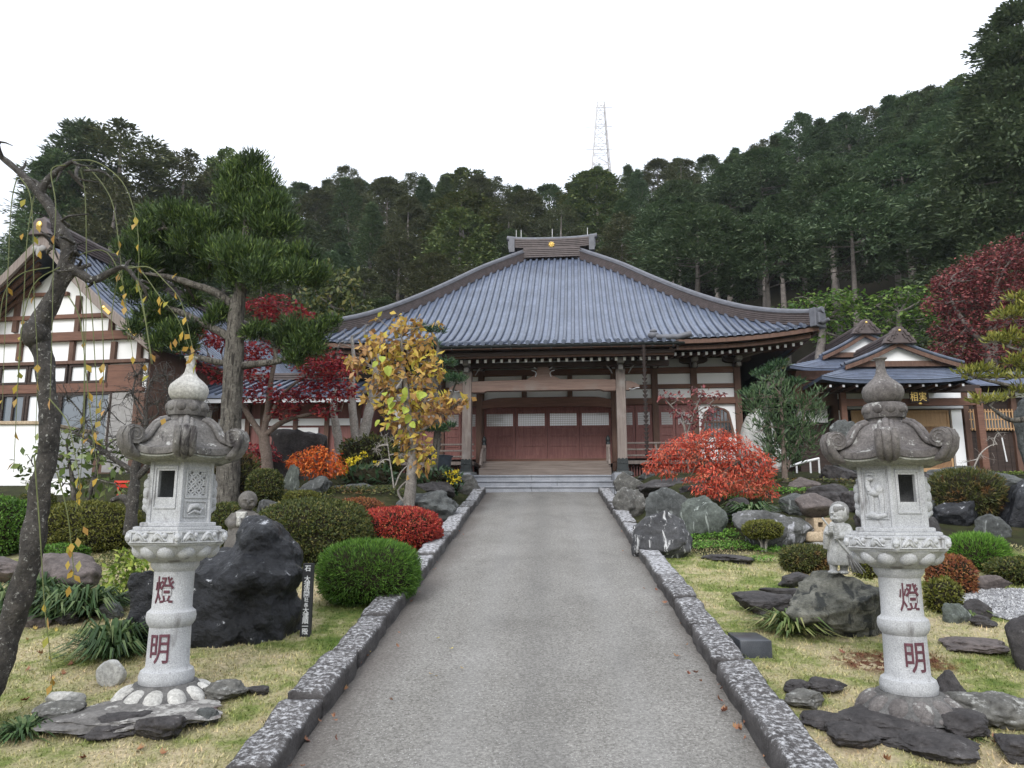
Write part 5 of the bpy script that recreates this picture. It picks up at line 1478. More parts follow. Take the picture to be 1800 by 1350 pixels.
def fbeam(py0, py1, px0, px1, mat='wood_beam_red', off=-0.04, name='beam'):
    u0 = FU(px0, py0)[0]; u1 = FU(px1, py1)[0]; z1 = FU(120, py0)[1]; z0 = FU(120, py1)[1]
    b = MB(); b.box(u0, u1, off, 0.08, z0, z1); return b.build(name, M[mat], house, bevel=0.006)
fbeam(585, 600, -260, 258, 'wood_beam_red', -0.09)
fbeam(553, 560, -120, 205); fbeam(513, 519, -40, 120)
fbeam(635, 641, -260, 258, 'wood_brown', -0.07); fbeam(684, 690.5, -260, 252, 'wood_beam_red', -0.05)
for px, y0, y1 in ((33, 520, 584), (139, 520, 552.5), (137, 560.5, 584.5), (197, 560.5, 584.5), (36, 600.5, 634.5), (128, 600.5, 634.5), (201, 600.5, 634.5), (247, 600.5, 634.5), (246, 641.5, 830),
                   (-60, 560, 634), (-20, 601, 634)):
    u, z1 = FU(px, y0); _, z0 = FU(px, y1); b = MB(); b.box(u - 0.06, u + 0.06, -0.035, 0.07, z0, z1); b.build('post', M['wood_brown'], house)
def fwin(x0, x1, y0, y1, pane, bars=1, name='window'):
    u0 = FU(x0, y0)[0]; u1 = FU(x1, y1)[0]; z1 = FU(120, y0)[1]; z0 = FU(120, y1)[1]; f = 0.055
    b = MB()
    b.box(u0, u0 + f, -0.03, 0.08, z0, z1); b.box(u1 - f, u1, -0.03, 0.08, z0, z1); b.box(u0 + f, u1 - f, -0.028, 0.08, z0, z0 + f); b.box(u0 + f, u1 - f, -0.028, 0.08, z1 - f, z1)
    for k in range(1, bars + 1):
        uu = u0 + (u1 - u0) * k / (bars + 1); b.box(uu - 0.025, uu + 0.025, -0.025, 0.07, z0 + f, z1 - f)
    w = b.build(name, M['wood_dark'], house)
    b = MB(); b.box(u0 + f, u1 - f, 0.02, 0.055, z0 + f, z1 - f); b.build('pane', M[pane], w)
for x0, x1 in ((-70, -2), (2, 48), (53, 117), (124, 188)): fwin(x0, x1, 641.5, 674, 'pane', 1 if x1 - x0 > 50 else 0)
b = MB(); u0 = FU(-260, 674)[0]; u1 = FU(190, 680)[0]; z1 = FU(120, 674.5)[1]; z0 = FU(120, 683.5)[1]; b.box(u0, u1, -0.02, 0.07, z0, z1); b.build('sill_board', M['wood_beam_red'], house)
b = MB(); u0, z1 = FU(190, 641.5); u1, z0 = FU(244, 683.5); b.box(u0, u1, -0.02, 0.07, z0, z1); b.build('board_panel', M['wood_beam_red'], house)
for x0, x1, pn in ((-90, -4, 'pane_dark'), (0, 40, 'pane_dark'), (44, 100, 'pane'), (104, 188, 'pane_dark')): fwin(x0, x1, 691, 800, pn, 1)
b = MB(); u0, z1 = FU(192, 691); u1, z0 = FU(232, 830); b.box(u0, u1, -0.02, 0.07, z0, z1); b.build('shutter', M['rust_tin'], house)
b = MB(); u0, z1 = FU(232, 691); u1, z0 = FU(243, 830); b.box(u0, u1, -0.015, 0.07, z0, z1); b.build('board_panel', M['wood_brown'], house)
b = MB(); u0 = FU(-260, 800)[0]; u1 = FU(191, 850)[0]; z1 = FU(120, 800.5)[1]; b.box(u0, u1, -0.01, 0.07, -0.1, z1); b.build('board_panel', M['wood_brown'], house)
b = MB(); b.box(-0.058, -0.01, 0.1, DEP, -0.1, ze - 0.1); b.build('side_boarding', M['wood_brown'], house)
# roof: two slopes with ribs, barge boards, brass fittings, ridge and end ornament
def rp(k, side, lift=0.0):   # k 0 at ridge, 1 at eave
    kk = k - 0.06 * math.sin(math.pi * k) * 0
    z = za - (za - ze) * k - 0.16 * math.sin(math.pi * k)
    return ua + side * (ue - ua) * k, z + lift
for side in (1, -1):
    b = MB(); N_ = 14
    top = [rp(i / N_, side) for i in range(N_ + 1)]
    b.prism([(u, z) for u, z in top] + [(u, z - 0.16) for u, z in reversed(top)], -0.62, DEP + 0.5)
    s_ = b.build('roof_slope', M['tile'], house, smooth=35)
    b = MB()
    for i in range(1, 15):
        u, z = rp(i / 15, side, 0.02); b.tube([(u, -0.5, z), (u, DEP + 0.5, z)], 0.012, 5)
    v_ = -0.45
    while v_ < DEP:
        b.tube([(u, v_, z + 0.03) for u, z in top], 0.04, 6); v_ += 0.3
    b.build('roof_tile_roll', M['tile_roll'], s_, smooth=60)
    b = MB(); bt = [rp(i / N_ * 1.02, side, -0.04) for i in range(N_ + 1)]
    b.prism(bt + [(u, z - 0.27) for u, z in reversed(bt)], -0.72, -0.64)
    bb = b.build('barge_board', M['wood_grey'], house, bevel=0.008)
    for k in (0.62, 0.86):
        u, z = rp(k, side, -0.17); uu2, z2 = rp(k + 0.06, side, -0.18)
        b = MB(); b.bar((u, -0.73, z), (uu2, -0.73, z2), 0.025, 0.08); b.ball((u, -0.73, z), (0.05, 0.03, 0.05), 8, 6); b.build('brass_fitting', M['gold'], bb)
    b = MB()
    for k in range(4):
        u0, z0 = rp(0.04 + 0.04 * k, side, -0.34 - 0.06 * k); u1, z1 = rp(0.97, side, -0.30 - 0.06 * k)
        b.bar((u0, -0.55 + 0.16 * k, z0), (u1, -0.55 + 0.16 * k, z1), 0.08, 0.09)
    b.build('under_rafter', M['wood_brown'], house)
b = MB(); b.sweep(course_prof(0.3, 0.34, 5), [(ua, -0.66, za - 0.05), (ua, DEP, za - 0.05)]); b.tube([(ua, -0.7, za + 0.33), (ua, DEP, za + 0.33)], 0.09, 8); rg = b.build('ridge', M['tile_ridge'], house)
b = MB(); b.prism([(ua - 0.3, za - 0.08), (ua + 0.3, za - 0.08), (ua + 0.2, za + 0.08), (ua + 0.19, za + 0.24), (ua + 0.1, za + 0.34), (ua - 0.1, za + 0.34), (ua - 0.19, za + 0.24), (ua - 0.2, za + 0.08)], -0.82, -0.665); b.build('ridge_end_tile', M['tile_ridge'], rg, bevel=0.02)
b = MB(); b.ball((ua, -0.83, za + 0.16), (0.08, 0.03, 0.095), 14, 8); b.build('crest', M['gold'], rg, smooth=60)
b = MB()
for k in (-1, 1): b.ball((ua + k * 0.09, -0.76, za - 0.42), (0.10, 0.04, 0.08), 10, 7); 
b.ball((ua, -0.76, za - 0.5), (0.06, 0.04, 0.14), 10, 7); b.build('gable_pendant', M['rust_tin'], rg, smooth=60)
# white parapet in front of the house
p0 = P(72, 742, 14.0); p1 = P(72, 872, 14.0)
b = MB((p0[0] - 2, 14, p1[2])); b.box(p0[0] - 5.5, p0[0], 14.0, 14.2, p1[2] - 0.2, p0[2] - 0.05); b.box(p0[0] - 0.2, p0[0], 14.202, 15.8, p1[2] - 0.2, p0[2] - 0.05)
pw = b.build('parapet_wall', M['white_paint'], bevel=0.01); tag(pw, 'plain white parapet wall in front of the gabled house', 'wall')
b = MB((p0[0] - 2, 14, p1[2])); b.box(p0[0] - 5.5, p0[0] + 0.04, 13.95, 14.25, p0[2] - 0.048, p0[2] + 0.02); b.box(p0[0] - 0.25, p0[0] + 0.04, 14.252, 15.85, p0[2] - 0.048, p0[2] + 0.02)
o = b.build('coping', M['rock_ochre'], pw, bevel=0.01)
p2 = P(150, 845, 13.2); b = MB((p2[0], 13.2, TERRACE - 0.3)); z1 = float(P(100, 842, 13.2)[2]); b.box(p2[0] - 0.95, p2[0] - 0.2, 13.1, 13.3, 2.0, z1)
tag(b.build('low_wall', M['white_paint'], bevel=0.01), 'low white wall behind the olive hedge at left', 'wall')

# ------------------------------------------------------------------ low corridor between the house and the hall
KY = 19.4
cor = thing('corridor', 'low corridor with white bands and red brown boards between house and hall', 'corridor', (-7, KY, TERRACE))
CO = (-7, KY, TERRACE)
kx = lambda px: Xat(px, 740, KY); kz = lambda py: Zat(py, KY, 500)
X0, X1 = kx(300), kx(648)
b = MB(CO); b.box(X0, X1, KY + 0.06, KY + 2.4, TERRACE - 0.05, kz(700)); b.build('wall', M['wood_red'], cor)
b = MB(CO); b.box(X0, X1, KY + 0.0, KY + 0.055, kz(748), kz(736)); b.build('white_band', M['plaster'], cor)
for px0, px1, y0, y1 in ((385, 432, 738, 802), (470, 560, 752, 764), (310, 372, 720, 800)):
    b = MB(CO); b.box(kx(px0), kx(px1), KY - 0.012, KY + 0.05, kz(y1), kz(y0)); b.build('plaster_panel', M['plaster'], cor)
for px in (380, 436, 462, 520, 575, 630):
    b = MB(CO); b.box(kx(px) - 0.06, kx(px) + 0.06, KY - 0.05, KY + 0.05, TERRACE - 0.05, kz(702)); b.build('post', M['wood_brown'], cor)
b = MB(CO); b.box(kx(525), kx(570), KY + 0.02, KY + 0.058, kz(800), kz(770)); b.build('doorway_dark_sheet', M['unlit_black'], cor)  # flat near-black sheet on the wall stands in for the unlit opening
b = MB(CO); zt = kz(655)
b.prismx([(KY - 0.9, kz(703)), (KY + 1.2, zt), (KY + 3.3, kz(703)), (KY + 3.3, kz(708)), (KY + 1.2, zt - 0.12), (KY - 0.9, kz(708))], X0, X1); rr = b.build('roof', M['tile'], cor)
b = MB(CO); x = X0 + 0.1
while x < X1: b.tube([(x, KY - 0.92, kz(703) + 0.03), (x, KY + 1.2, zt + 0.03)], 0.035, 6); x += 0.25
b.build('roof_tile_roll', M['tile_roll'], rr, smooth=60)
b = MB(CO); b.sweep(course_prof(0.24, 0.2, 3), [(X0, KY + 1.2, zt), (X1, KY + 1.2, zt)]); b.build('ridge', M['tile_ridge'], cor)
b = MB(CO); b.box(X0, X1, KY - 0.86, KY - 0.8, kz(716), kz(709)); b.build('eave_board', M['plaster_grey'], cor)

# ------------------------------------------------------------------ right wing with its gabled entrance porch
EY = 20.0
ex = lambda px, y=EY: Xat(px, 700, y); ez = lambda py, y=EY, px=1600: Zat(py, y, px)
EZ0 = 3.05
ent = thing('entrance_hall', 'timber entrance hall with two stacked gables behind the right lantern', 'building', (ex(1590), EY, EZ0))
EO = (ex(1590), EY, EZ0)
def E_(): return MB(EO)
gx0, gx1 = ex(1493, 21), ex(1690, 21)
# posts and beams
for px, w in ((1481, 0.075), (1718, 0.085)):
    b = E_(); b.box(ex(px) - w, ex(px) + w, EY - w, EY + w, EZ0 - 0.25, ez(684)); b.build('porch_post', M['wood_beam_red'], ent, bevel=0.01)
for px in (1466, 1694, 1778):
    b = E_(); b.box(ex(px, 21) - 0.07, ex(px, 21) + 0.07, 20.93, 21.1, EZ0 - 0.3, ez(690, 21)); b.build('wall_post', M['wood_brown'], ent)
b = E_(); b.box(ex(1486), ex(1713), EY - 0.06, EY + 0.06, ez(713.5), ez(701)); b.build('beam', M['wood_beam_red'], ent, bevel=0.008)
b = E_(); b.box(ex(1440), ex(1722), EY - 0.08, EY + 0.08, ez(690), ez(678)); b.build('beam', M['wood_dark'], ent, bevel=0.008)
b = E_(); b.box(ex(1470, 21), ex(1850, 21), 21.0, 21.08, ez(700, 21), ez(691, 21)); b.build('plaster_band', M['plaster'], ent)
b = E_(); b.box(ex(1487, 20.9), ex(1690, 20.9), 20.86, 20.98, ez(718.5, 20.9), ez(714, 20.9)); b.build('white_rail', M['plaster_grey'], ent)
b = E_(); b.box(ex(1400, 21.1), ex(1860, 21.1), 21.1, 21.2, EZ0 - 0.3, ez(660, 21.1)); b.box(ex(1860, 21.1) - 0.1, ex(1860, 21.1), 21.2, 29, EZ0 - 0.3, ez(660, 21.1)); b.box(ex(1400, 21.1), ex(1400, 21.1) + 0.1, 21.2, 29, EZ0 - 0.3, ez(660, 21.1)); b.build('wall', M['wood_dark'], ent)
for k in range(2):        # tan sliding doors with slatted lower part
    x0 = ex(1494, 21) + k * (ex(1666, 21) - ex(1494, 21)) / 2; x1 = x0 + (ex(1666, 21) - ex(1494, 21)) / 2
    yk = 21.0 + 0.03 * k; zt_ = ez(721, 21); zm_ = ez(748, 21); f = 0.06
    b = E_()
    b.box(x0, x0 + f, yk, yk + 0.04, EZ0, zt_); b.box(x1 - f, x1, yk, yk + 0.04, EZ0, zt_); b.box(x0 + f, x1 - f, yk + 0.002, yk + 0.04, zt_ - f, zt_); b.box(x0 + f, x1 - f, yk + 0.002, yk + 0.04, zm_ - 0.03, zm_ + 0.03); b.box(x0 + f, x1 - f, yk + 0.002, yk + 0.04, EZ0, EZ0 + 0.12)
    d = b.build('sliding_door', M['wood_tan'], ent, bevel=0.004)
    b = E_(); b.box(x0 + f, x1 - f, yk + 0.02, yk + 0.03, EZ0 + 0.1, zt_ - 0.03); b.build('door_panel', M['wood_tan'], d)
    b = E_(); xx = x0 + f + 0.02
    while xx < x1 - f: b.box(xx, xx + 0.012, yk + 0.008, yk + 0.0195, EZ0 + 0.121, zm_ - 0.031); xx += 0.035
    b.build('slat', M['wood_beam_red'], d)
b = E_(); b.box(ex(1668, 21), ex(1686, 21), 20.96, 21.06, EZ0 - 0.1, ez(721, 21)); b.build('plaster_panel', M['plaster'], ent)
b = E_(); b.box(ex(1468, 21), ex(1478, 21), 20.96, 21.06, EZ0 - 0.1, ez(721, 21)); b.build('plaster_panel', M['plaster'], ent)
b = E_(); b.box(ex(1400, 21) , ex(1452, 21), 20.98, 21.09, ez(742, 21), ez(712, 21)); b.build('plaster_panel', M['plaster'], ent)
b = E_(); wx0, wx1 = ex(1697, 21), ex(1775, 21); wz0, wz1 = ez(757, 21), ez(722, 21)
for a, c, d0, d1 in ((wx0, wx1, wz0, wz0 + 0.05), (wx0, wx1, wz1 - 0.05, wz1), (wx0, wx0 + 0.05, wz0 + 0.05, wz1 - 0.05), (wx1 - 0.05, wx1, wz0 + 0.05, wz1 - 0.05)): b.box(a, c, 21.0, 21.06, d0, d1)
wv = b.build('window', M['wood_beam_red'], ent)
b = E_(); b.box(wx0 + 0.05, wx1 - 0.05, 21.03, 21.05, wz0 + 0.05, wz1 - 0.05); b.build('pane', M['pane_dark'], wv)
b = E_()
for i in range(15):
    xx = wx0 + (wx1 - wx0) * (i + 0.5) / 15; b.box(xx - 0.012, xx + 0.012, 20.9, 20.925, wz0 - 0.02, wz1 + 0.02)
for z in (wz0 + 0.02, (wz0 + wz1) / 2, wz1 - 0.06): b.box(wx0, wx1, 20.926, 20.945, z, z + 0.03)
b.build('window_railing', M['wood_tan'], wv)
b = E_(); xx = ex(1697, 21)
while xx < ex(1850, 21): b.box(xx, xx + 0.17, 21.04, 21.09, EZ0 - 0.3, ez(760, 21)); xx += 0.18
b.build('wall_boarding', M['wood_dark'], ent)
b = E_(); bx_ = ex(1753, 20.6); b.tube([(bx_, 20.6, ez(770, 20.6)), (bx_ + 0.06, 20.6, ez(812, 20.6))], 0.018, 6); b.build('white_rod', M['white_metal'], ent)
# name board with two gilt characters
b = E_(); b.box(ex(1599, 19.7), ex(1632, 19.7), 19.66, 19.72, ez(708, 19.7), ez(686, 19.7)); nb = b.build('name_board', M['wood_dark'], ent, bevel=0.01)
for ch, px in (('相', 1607), ('実', 1622.5)):
    V, F = glyph(ch, (0.19, 0.24), 0.012, 0.004)
    b = E_(); b.add([(v[0] + ex(px, 19.65), v[1] + 19.655, v[2] + ez(697, 19.65)) for v in V], F); b.build('gilt_character', M['gold'], nb)
b = E_(); b.ball((ex(1615, 19.7), 19.64, ez(710, 19.7)), (0.05, 0.02, 0.03), 8, 6); b.build('gilt_boss', M['gold'], nb)
# the two hip-and-gable roofs
def irimoya(yf, x_eL, x_eR, y_eave, x_gL, x_gR, y_gb, apx, apy, back, name):
    """skirt roof from the eave up to the gable foot, then a gable facing the front"""
    zE = ez(y_eave, yf, 1590); yg = yf + 0.8
    zG = ez(y_gb, yg, 1590); zA = ez(apy, yg - 0.3, 1590)
    xa = ex(apx, yg - 0.3); gl, gr = ex(x_gL, yg), ex(x_gR, yg); el, er = ex(x_eL, yf), ex(x_eR, yf)
    b = E_(); n = 12
    F_ = [(el + (er - el) * i / n, yf, zE + 0.12 * abs(2 * i / n - 1) ** 4) for i in range(n + 1)]
    G_ = [(gl + (gr - gl) * i / n, yg + 0.02, zG) for i in range(n + 1)]
    b.add(F_ + G_, [(i, i + 1, n + 2 + i, n + 1 + i) for i in range(n)])
    b.add([(v[0], v[1] + 0.02, v[2] - 0.09) for v in F_] + [(v[0], v[1] + 1.2, v[2] + 0.1) for v in F_], [(i, n + 1 + i, n + 2 + i, i + 1) for i in range(n)])
    b.add(F_ + [(v[0], v[1] + 0.02, v[2] - 0.09) for v in F_], [(i, n + 1 + i, n + 2 + i, i + 1) for i in range(n)])
    for s_, xe, xg in ((-1, el, gl), (1, er, gr)):
        Fz = F_[0][2] if s_ < 0 else F_[-1][2]
        b.add([(xe, yf, Fz), (xe, back, zE), (xg, back, zG), (xg, yg, zG)], [(0, 1, 2, 3)])
        b.add([(xe, yf, Fz - 0.09), (xe, back, zE - 0.09), (xe, back, zE), (xe, yf, Fz)], [(0, 1, 2, 3)])
    r1 = b.build('skirt_roof', M['tile'], ent)
    b = E_()
    for k in range(8):
        q_ = k / 8; b.tube([(F_[i][0] + (G_[i][0] - F_[i][0]) * q_, F_[i][1] + (G_[i][1] - F_[i][1]) * q_, F_[i][2] + (G_[i][2] - F_[i][2]) * q_ + 0.004) for i in range(n + 1)], 0.016, 5)
    b.build('tile_course', M['tile_roll'], r1)
    # gable slopes
    for s_, xg in ((-1, gl), (1, gr)):
        pts = []
        for i in range(9):
            q_ = i / 8; pts.append((xa + (xg + s_ * 0.12 - xa) * q_, zA - (zA - zG - 0.02) * q_ - 0.04 * math.sin(math.pi * q_)))
        b = E_(); b.prism(pts + [(x, z - 0.09) for x, z in reversed(pts)], yg - 0.27, back); sl = b.build('gable_slope', M['tile'], ent, smooth=40)
        b = E_(); b.prism([(x, z - 0.03) for x, z in pts] + [(x, z - 0.145) for x, z in reversed(pts)], yg - 0.33, yg - 0.275); b.build('barge_board', M['wood_brown'], sl, bevel=0.006)
        b = E_(); b.tube([(x, yg - 0.28, z + 0.03) for x, z in pts], 0.05, 7); b.tube([(x, yg - 0.04, z + 0.03) for x, z in pts], 0.045, 7); b.build('edge_tile', M['tile_roll'], sl, smooth=60)
    b = E_(); b.prism([(gl + 0.15, zG + 0.12), (gr - 0.15, zG + 0.12), (xa, zA - 0.12)], yg - 0.13, yg - 0.08); gb = b.build('gable_plaster', M['plaster'], ent)
    b = E_(); b.box(gl + 0.1, gr - 0.1, yg - 0.19, yg + 0.06, zG - 0.02, zG + 0.13); b.build('gable_beam', M['wood_brown'], gb)
    b = E_(); b.sweep(course_prof(0.24, 0.26, 4), [(xa, yg - 0.24, zA - 0.03), (xa, back, zA - 0.03)]); b.tube([(xa, yg - 0.3, zA + 0.26), (xa, back, zA + 0.26)], 0.075, 8); rg_ = b.build('ridge', M['tile_ridge'], ent)
    b = E_(); w = 0.42
    half = [(0.0, 0.36), (0.11, 0.35), (0.13, 0.30), (0.18, 0.29), (0.2, 0.22), (0.26, 0.2), (0.28, 0.12), (0.34, 0.09), (0.38, 0.02), (0.43, -0.08)]
    b.prism([(xa + x, zA + z) for x, z in half] + [(xa - x, zA + z) for x, z in reversed(half[1:])], yg - 0.46, yg - 0.275)
    for k in (-1, 1): b.tube([(xa + k * (0.08 + 0.26 * i / 9), yg - 0.47, zA + 0.25 - 0.26 * i / 9 + 0.03 * math.sin(i * 1.5)) for i in range(10)], 0.022, 6); b.tube([(xa + k * (0.05 + 0.24 * i / 9), yg - 0.47, zA + 0.16 - 0.22 * i / 9 + 0.03 * math.sin(i * 1.6)) for i in range(10)], 0.018, 6)
    b.build('ridge_end_tile', M['tile_ridge'], rg_, bevel=0.015)
    b = E_(); b.ball((xa, yg - 0.47, zA + 0.26), (0.035, 0.025, 0.035), 10, 6); b.build('crest', M['gold'], rg_)
    # rafters with pale tips
    b = E_(); m_ = MB(EO); nn = int((er - el) / 0.32)
    for i in range(nn):
        x = el + 0.25 + (er - el - 0.5) * i / (nn - 1); rb = E_(); rb.box(x - 0.03, x + 0.03, yf + 0.12, yf + 1.0, zE - 0.17, zE - 0.1); r_ = rb.build('rafter', M['wood_brown'], ent)
        tb_ = E_(); tb_.box(x - 0.028, x + 0.028, yf + 0.11, yf + 0.119, zE - 0.165, zE - 0.105); tb_.build('rafter_tip', M['plaster_grey'], r_)
irimoya(19.0, 1447, 1718, 667, 1490, 1682, 645, 1587, 600, 22.0, 'front')
irimoya(21.6, 1392, 1700, 647, 1452, 1600, 628, 1530, 583, 28.0, 'rear')
b = E_(); b.prismx([(20.4, ez(676, 20.4)), (22, ez(655, 22)), (22, ez(658, 22)), (20.4, ez(679, 20.4))], ex(1718, 20.4), ex(1880, 20.4)); b.build('side_roof', M['tile'], ent)
b = E_(); b.prismx([(20.5, ez(712, 20.5)), (20.5, ez(690, 20.5)), (20.3, ez(660, 20.3)), (20.2, ez(650, 20.2)), (20.9, ez(650, 20.9)), (20.9, ez(712, 20.9))], ex(1396, 20.5), ex(1466, 20.5)); b.build('eave_bracket', M['wood_brown'], ent)
# white handrail
hy = 16.2; b = MB(P(1430, 832, hy)); a = P(1380, 823, hy); c = P(1440, 806, hy)
b.tube([a, (a + c) / 2 + (0, 0, 0.02), c], 0.028, 8)
for px, yt in ((1400, 818), (1424, 811), (1439, 807)):
    t_ = P(px, yt, hy); b.tube([t_, (t_[0], t_[1], TERRACE - 0.15)], 0.02, 6)
tag(b.build('handrail', M['white_metal'], smooth=60), 'white pipe handrail behind the dark green yew bush', 'handrail')

# ------------------------------------------------------------------ garden stones: right of the path
rock(1078, 1132, 829, 868, 'rock_lichen', 'rounded boulder with pale lichen beside the right end of the steps', Y=16.2, rough=0.07)
rock(1076, 1135, 856, 910, 'rock_lichen', 'grey boulder against the right kerb, just below the lichen covered one', Y=13.2)
rock(1128, 1212, 856, 925, 'rock_grey', 'grey boulder behind the white veined rock', Y=11.6)
rock(1108, 1214, 897, 984, 'rock_vein', 'dark jagged rock with white veins beside the right kerb', planes=12)
rock(1194, 1274, 870, 952, 'rock_green', 'large upright greenish grey boulder right of the white veined rock', Y=10.9, planes=10)
rock(1266, 1318, 874, 925, 'rock_dark', 'dark round boulder under the right side of the red maple', Y=11.8, rough=0.05)
rock(1120, 1205, 824, 850, 'rock_grey', 'jagged grey rock above the dark ledge near the right porch column', Y=16.6)
rock(1120, 1262, 840, 872, 'rock_dark', 'long dark ledge rock below the red maple', Y=14.4, dep=0.5)
rock(1196, 1300, 852, 885, 'rock_dark', 'dark rock in the shade of the red maple', Y=13.0)
rock(1284, 1424, 896, 975, 'rock_streak', 'broad sloping rock with pale streaks behind the little stemmed shrub', Y=10.2, planes=11, dep=0.6)
rock(1232, 1326, 956, 993, 'rock_dark', 'flat oval dark stone set in the lawn below the red maple', h=0.07, dep=1.15, planes=4, rough=0.05, cat='stepping stone', name='flat_stone')
rock(1292, 1405, 1040, 1088, 'rock_dark', 'dark low rock in the lawn left of the mossy statue rock', dep=0.7)
rock(1330, 1442, 1031, 1062, 'rock_dark', 'long low dark rock behind the one left of the statue rock', dep=0.5)
rock(1366, 1436, 1006, 1036, 'rock_dark', 'flat dark stone under the round olive bush', dep=0.8)
st_rock = rock(1366, 1572, 1004, 1130, 'rock_mossy', 'large mossy stained rock carrying the sweeping child statue', planes=16, rough=0.15, dep=0.62, sub=5)
rock(1535, 1575, 1020, 1090, 'rock_dark', 'dark rock wedged between statue rock and right lantern', Y=6.9)
rock(1458, 1504, 736, 842, 'rock_grey', 'tall upright grey stone behind the left scroll of the right lantern', Y=15.8, planes=10, dep=0.5)
rock(1490, 1545, 782, 842, 'rock_grey', 'second grey stone leaning beside the tall upright one', Y=15.6, dep=0.6)
rock(1296, 1364, 718, 790, 'rock_pale', 'pale rounded stone lying in front of the bell shaped window', Y=18.3, planes=3, rough=0.03)
rock(1330, 1382, 786, 806, 'rock_pale', 'small pale stone right of the large pale rounded one', Y=17.4, planes=3)
rock(1764, 1850, 1080, 1182, 'rock_dark', 'smooth dark boulder at the right edge beside the gravel', planes=4, rough=0.05)
rock(1752, 1870, 842, 972, 'rock_black', 'big dark glossy rock of the retaining wall at the right edge', Y=11.2, planes=12)
rock(1706, 1766, 903, 962, 'rock_grey', 'blue grey wedge rock behind the bright green rounded bush', Y=10.9)
rock(1636, 1720, 880, 935, 'rock_black', 'dark shaded rock under the rust tinged shrub', Y=11.4)
rock(1690, 1760, 846, 905, 'rock_black', 'dark rock between the rust tinged shrub and the glossy rock', Y=12.2)
rock(1625, 1810, 818, 846, 'rock_grey', 'long rounded stone along the top of the right retaining wall', Y=13.4, dep=0.4, planes=5)
rock(1774, 1860, 688, 832, 'rock_grey', 'tall grey stone slab at the right edge before the entrance hall', Y=14.6, dep=0.4, planes=8)
rock(1560, 1650, 826, 862, 'rock_dark', 'dark rock behind the right lantern', Y=13.0)
rock(1410, 1500, 850, 885, 'rock_dark', 'dark rock on the bank above the little stone house', Y=12.5)
rock(1370, 1425, 866, 905, 'rock_grey', 'grey rock left of the little stone house', Y=11.8)
rock(1480, 1545, 862, 900, 'rock_dark', 'dark rock right of the little stone house', Y=12.0)
rock(1692, 1772, 1010, 1040, 'rock_brown', 'low brown stone edging the gravel at its back', dep=0.4)
rock(1686, 1738, 1052, 1090, 'rock_dark', 'dark upright stone at the left edge of the gravel', dep=0.7)
rock(1700, 1750, 1080, 1104, 'rock_dark', 'low dark stone at the near left corner of the gravel')
rock(1652, 1775, 1116, 1152, 'rock_brown', 'flat brown stone in the lawn behind the right lantern', h=0.06, dep=0.8, planes=4, name='flat_stone', cat='stepping stone')
rock(1652, 1705, 1060, 1112, 'rock_green', 'mossy green stone right of the upper lantern shaft', Y=6.9)
rock(1780, 1850, 970, 1000, 'rock_brown', 'brown stone under the glossy rock at the right edge', Y=9.9)
rock(1225, 1300, 898, 938, 'rock_dark', 'dark rock under the lower left edge of the red maple', Y=11.5)
rock(1318, 1374, 884, 916, 'rock_grey', 'grey rock above the pale streaked rock', Y=12.0)
rock(1440, 1502, 818, 852, 'rock_dark', 'dark rock below the white handrail', Y=14.5)
rock(1502, 1562, 880, 936, 'rock_dark', 'dark rock half hidden by the left of the right lantern', Y=11.0)
rock(1560, 1642, 862, 908, 'rock_grey', 'grey rock behind the fire box of the right lantern', Y=11.8)
rock(1376, 1442, 838, 868, 'rock_brown', 'brown rock at the foot of the yew bush', Y=13.6)
rock(1300, 1372, 856, 886, 'rock_dark', 'dark rock beyond the right end of the red maple', Y=13.0)
rock(1598, 1652, 904, 948, 'rock_dark', 'dark rock between right lantern and bright green rounded bush', Y=10.6)
# slabs round the foot of the right lantern
rgrp = 'foot stones of the right lantern'
rock(1440, 1668, 1198, 1312, 'rock_dark', 'broad dark slab under the lotus base of the right lantern', h=0.075, dep=0.85, planes=12, rough=0.09, group=rgrp, name='foot_stone', sub=5)
rock(1655, 1810, 1224, 1290, 'rock_lichen', 'lichen edged slab right of the right lantern', h=0.12, dep=0.7, group=rgrp, name='foot_stone')
rock(1638, 1692, 1178, 1238, 'rock_dark', 'rounded stone behind the right side of the right lantern base', group=rgrp, name='foot_stone')
rock(1377, 1422, 1202, 1226, 'rock_dark', 'small dark stone farthest left behind the pale one of the right lantern', h=0.06, group=rgrp, name='foot_stone')
rock(1416, 1486, 1201, 1224, 'rock_dark', 'dark stone beside the white patched corner of the right slab', h=0.06, group=rgrp, name='foot_stone')
rock(1376, 1446, 1219, 1252, 'rock_lichen', 'pale grey foot stone at the left of the right lantern', h=0.07, group=rgrp, name='foot_stone')
rock(1402, 1498, 1243, 1288, 'rock_dark', 'slanted dark foot stone left in front of the right lantern', h=0.06, group=rgrp, name='foot_stone')
rock(1452, 1545, 1281, 1322, 'rock_dark', 'oval dark foot stone nearest the right kerb', h=0.07, planes=5, group=rgrp, name='foot_stone')
rock(1556, 1712, 1290, 1350, 'rock_dark', 'long dark foot stone in front of the right lantern', h=0.07, dep=0.5, group=rgrp, name='foot_stone')
rock(1648, 1742, 1268, 1305, 'rock_dark', 'dark foot stone under the dry grass in front of the right lantern', h=0.09, group=rgrp, name='foot_stone')
rock(1745, 1850, 1284, 1350, 'rock_dark', 'dark foot stone at the right bottom corner', h=0.08, group=rgrp, name='foot_stone')
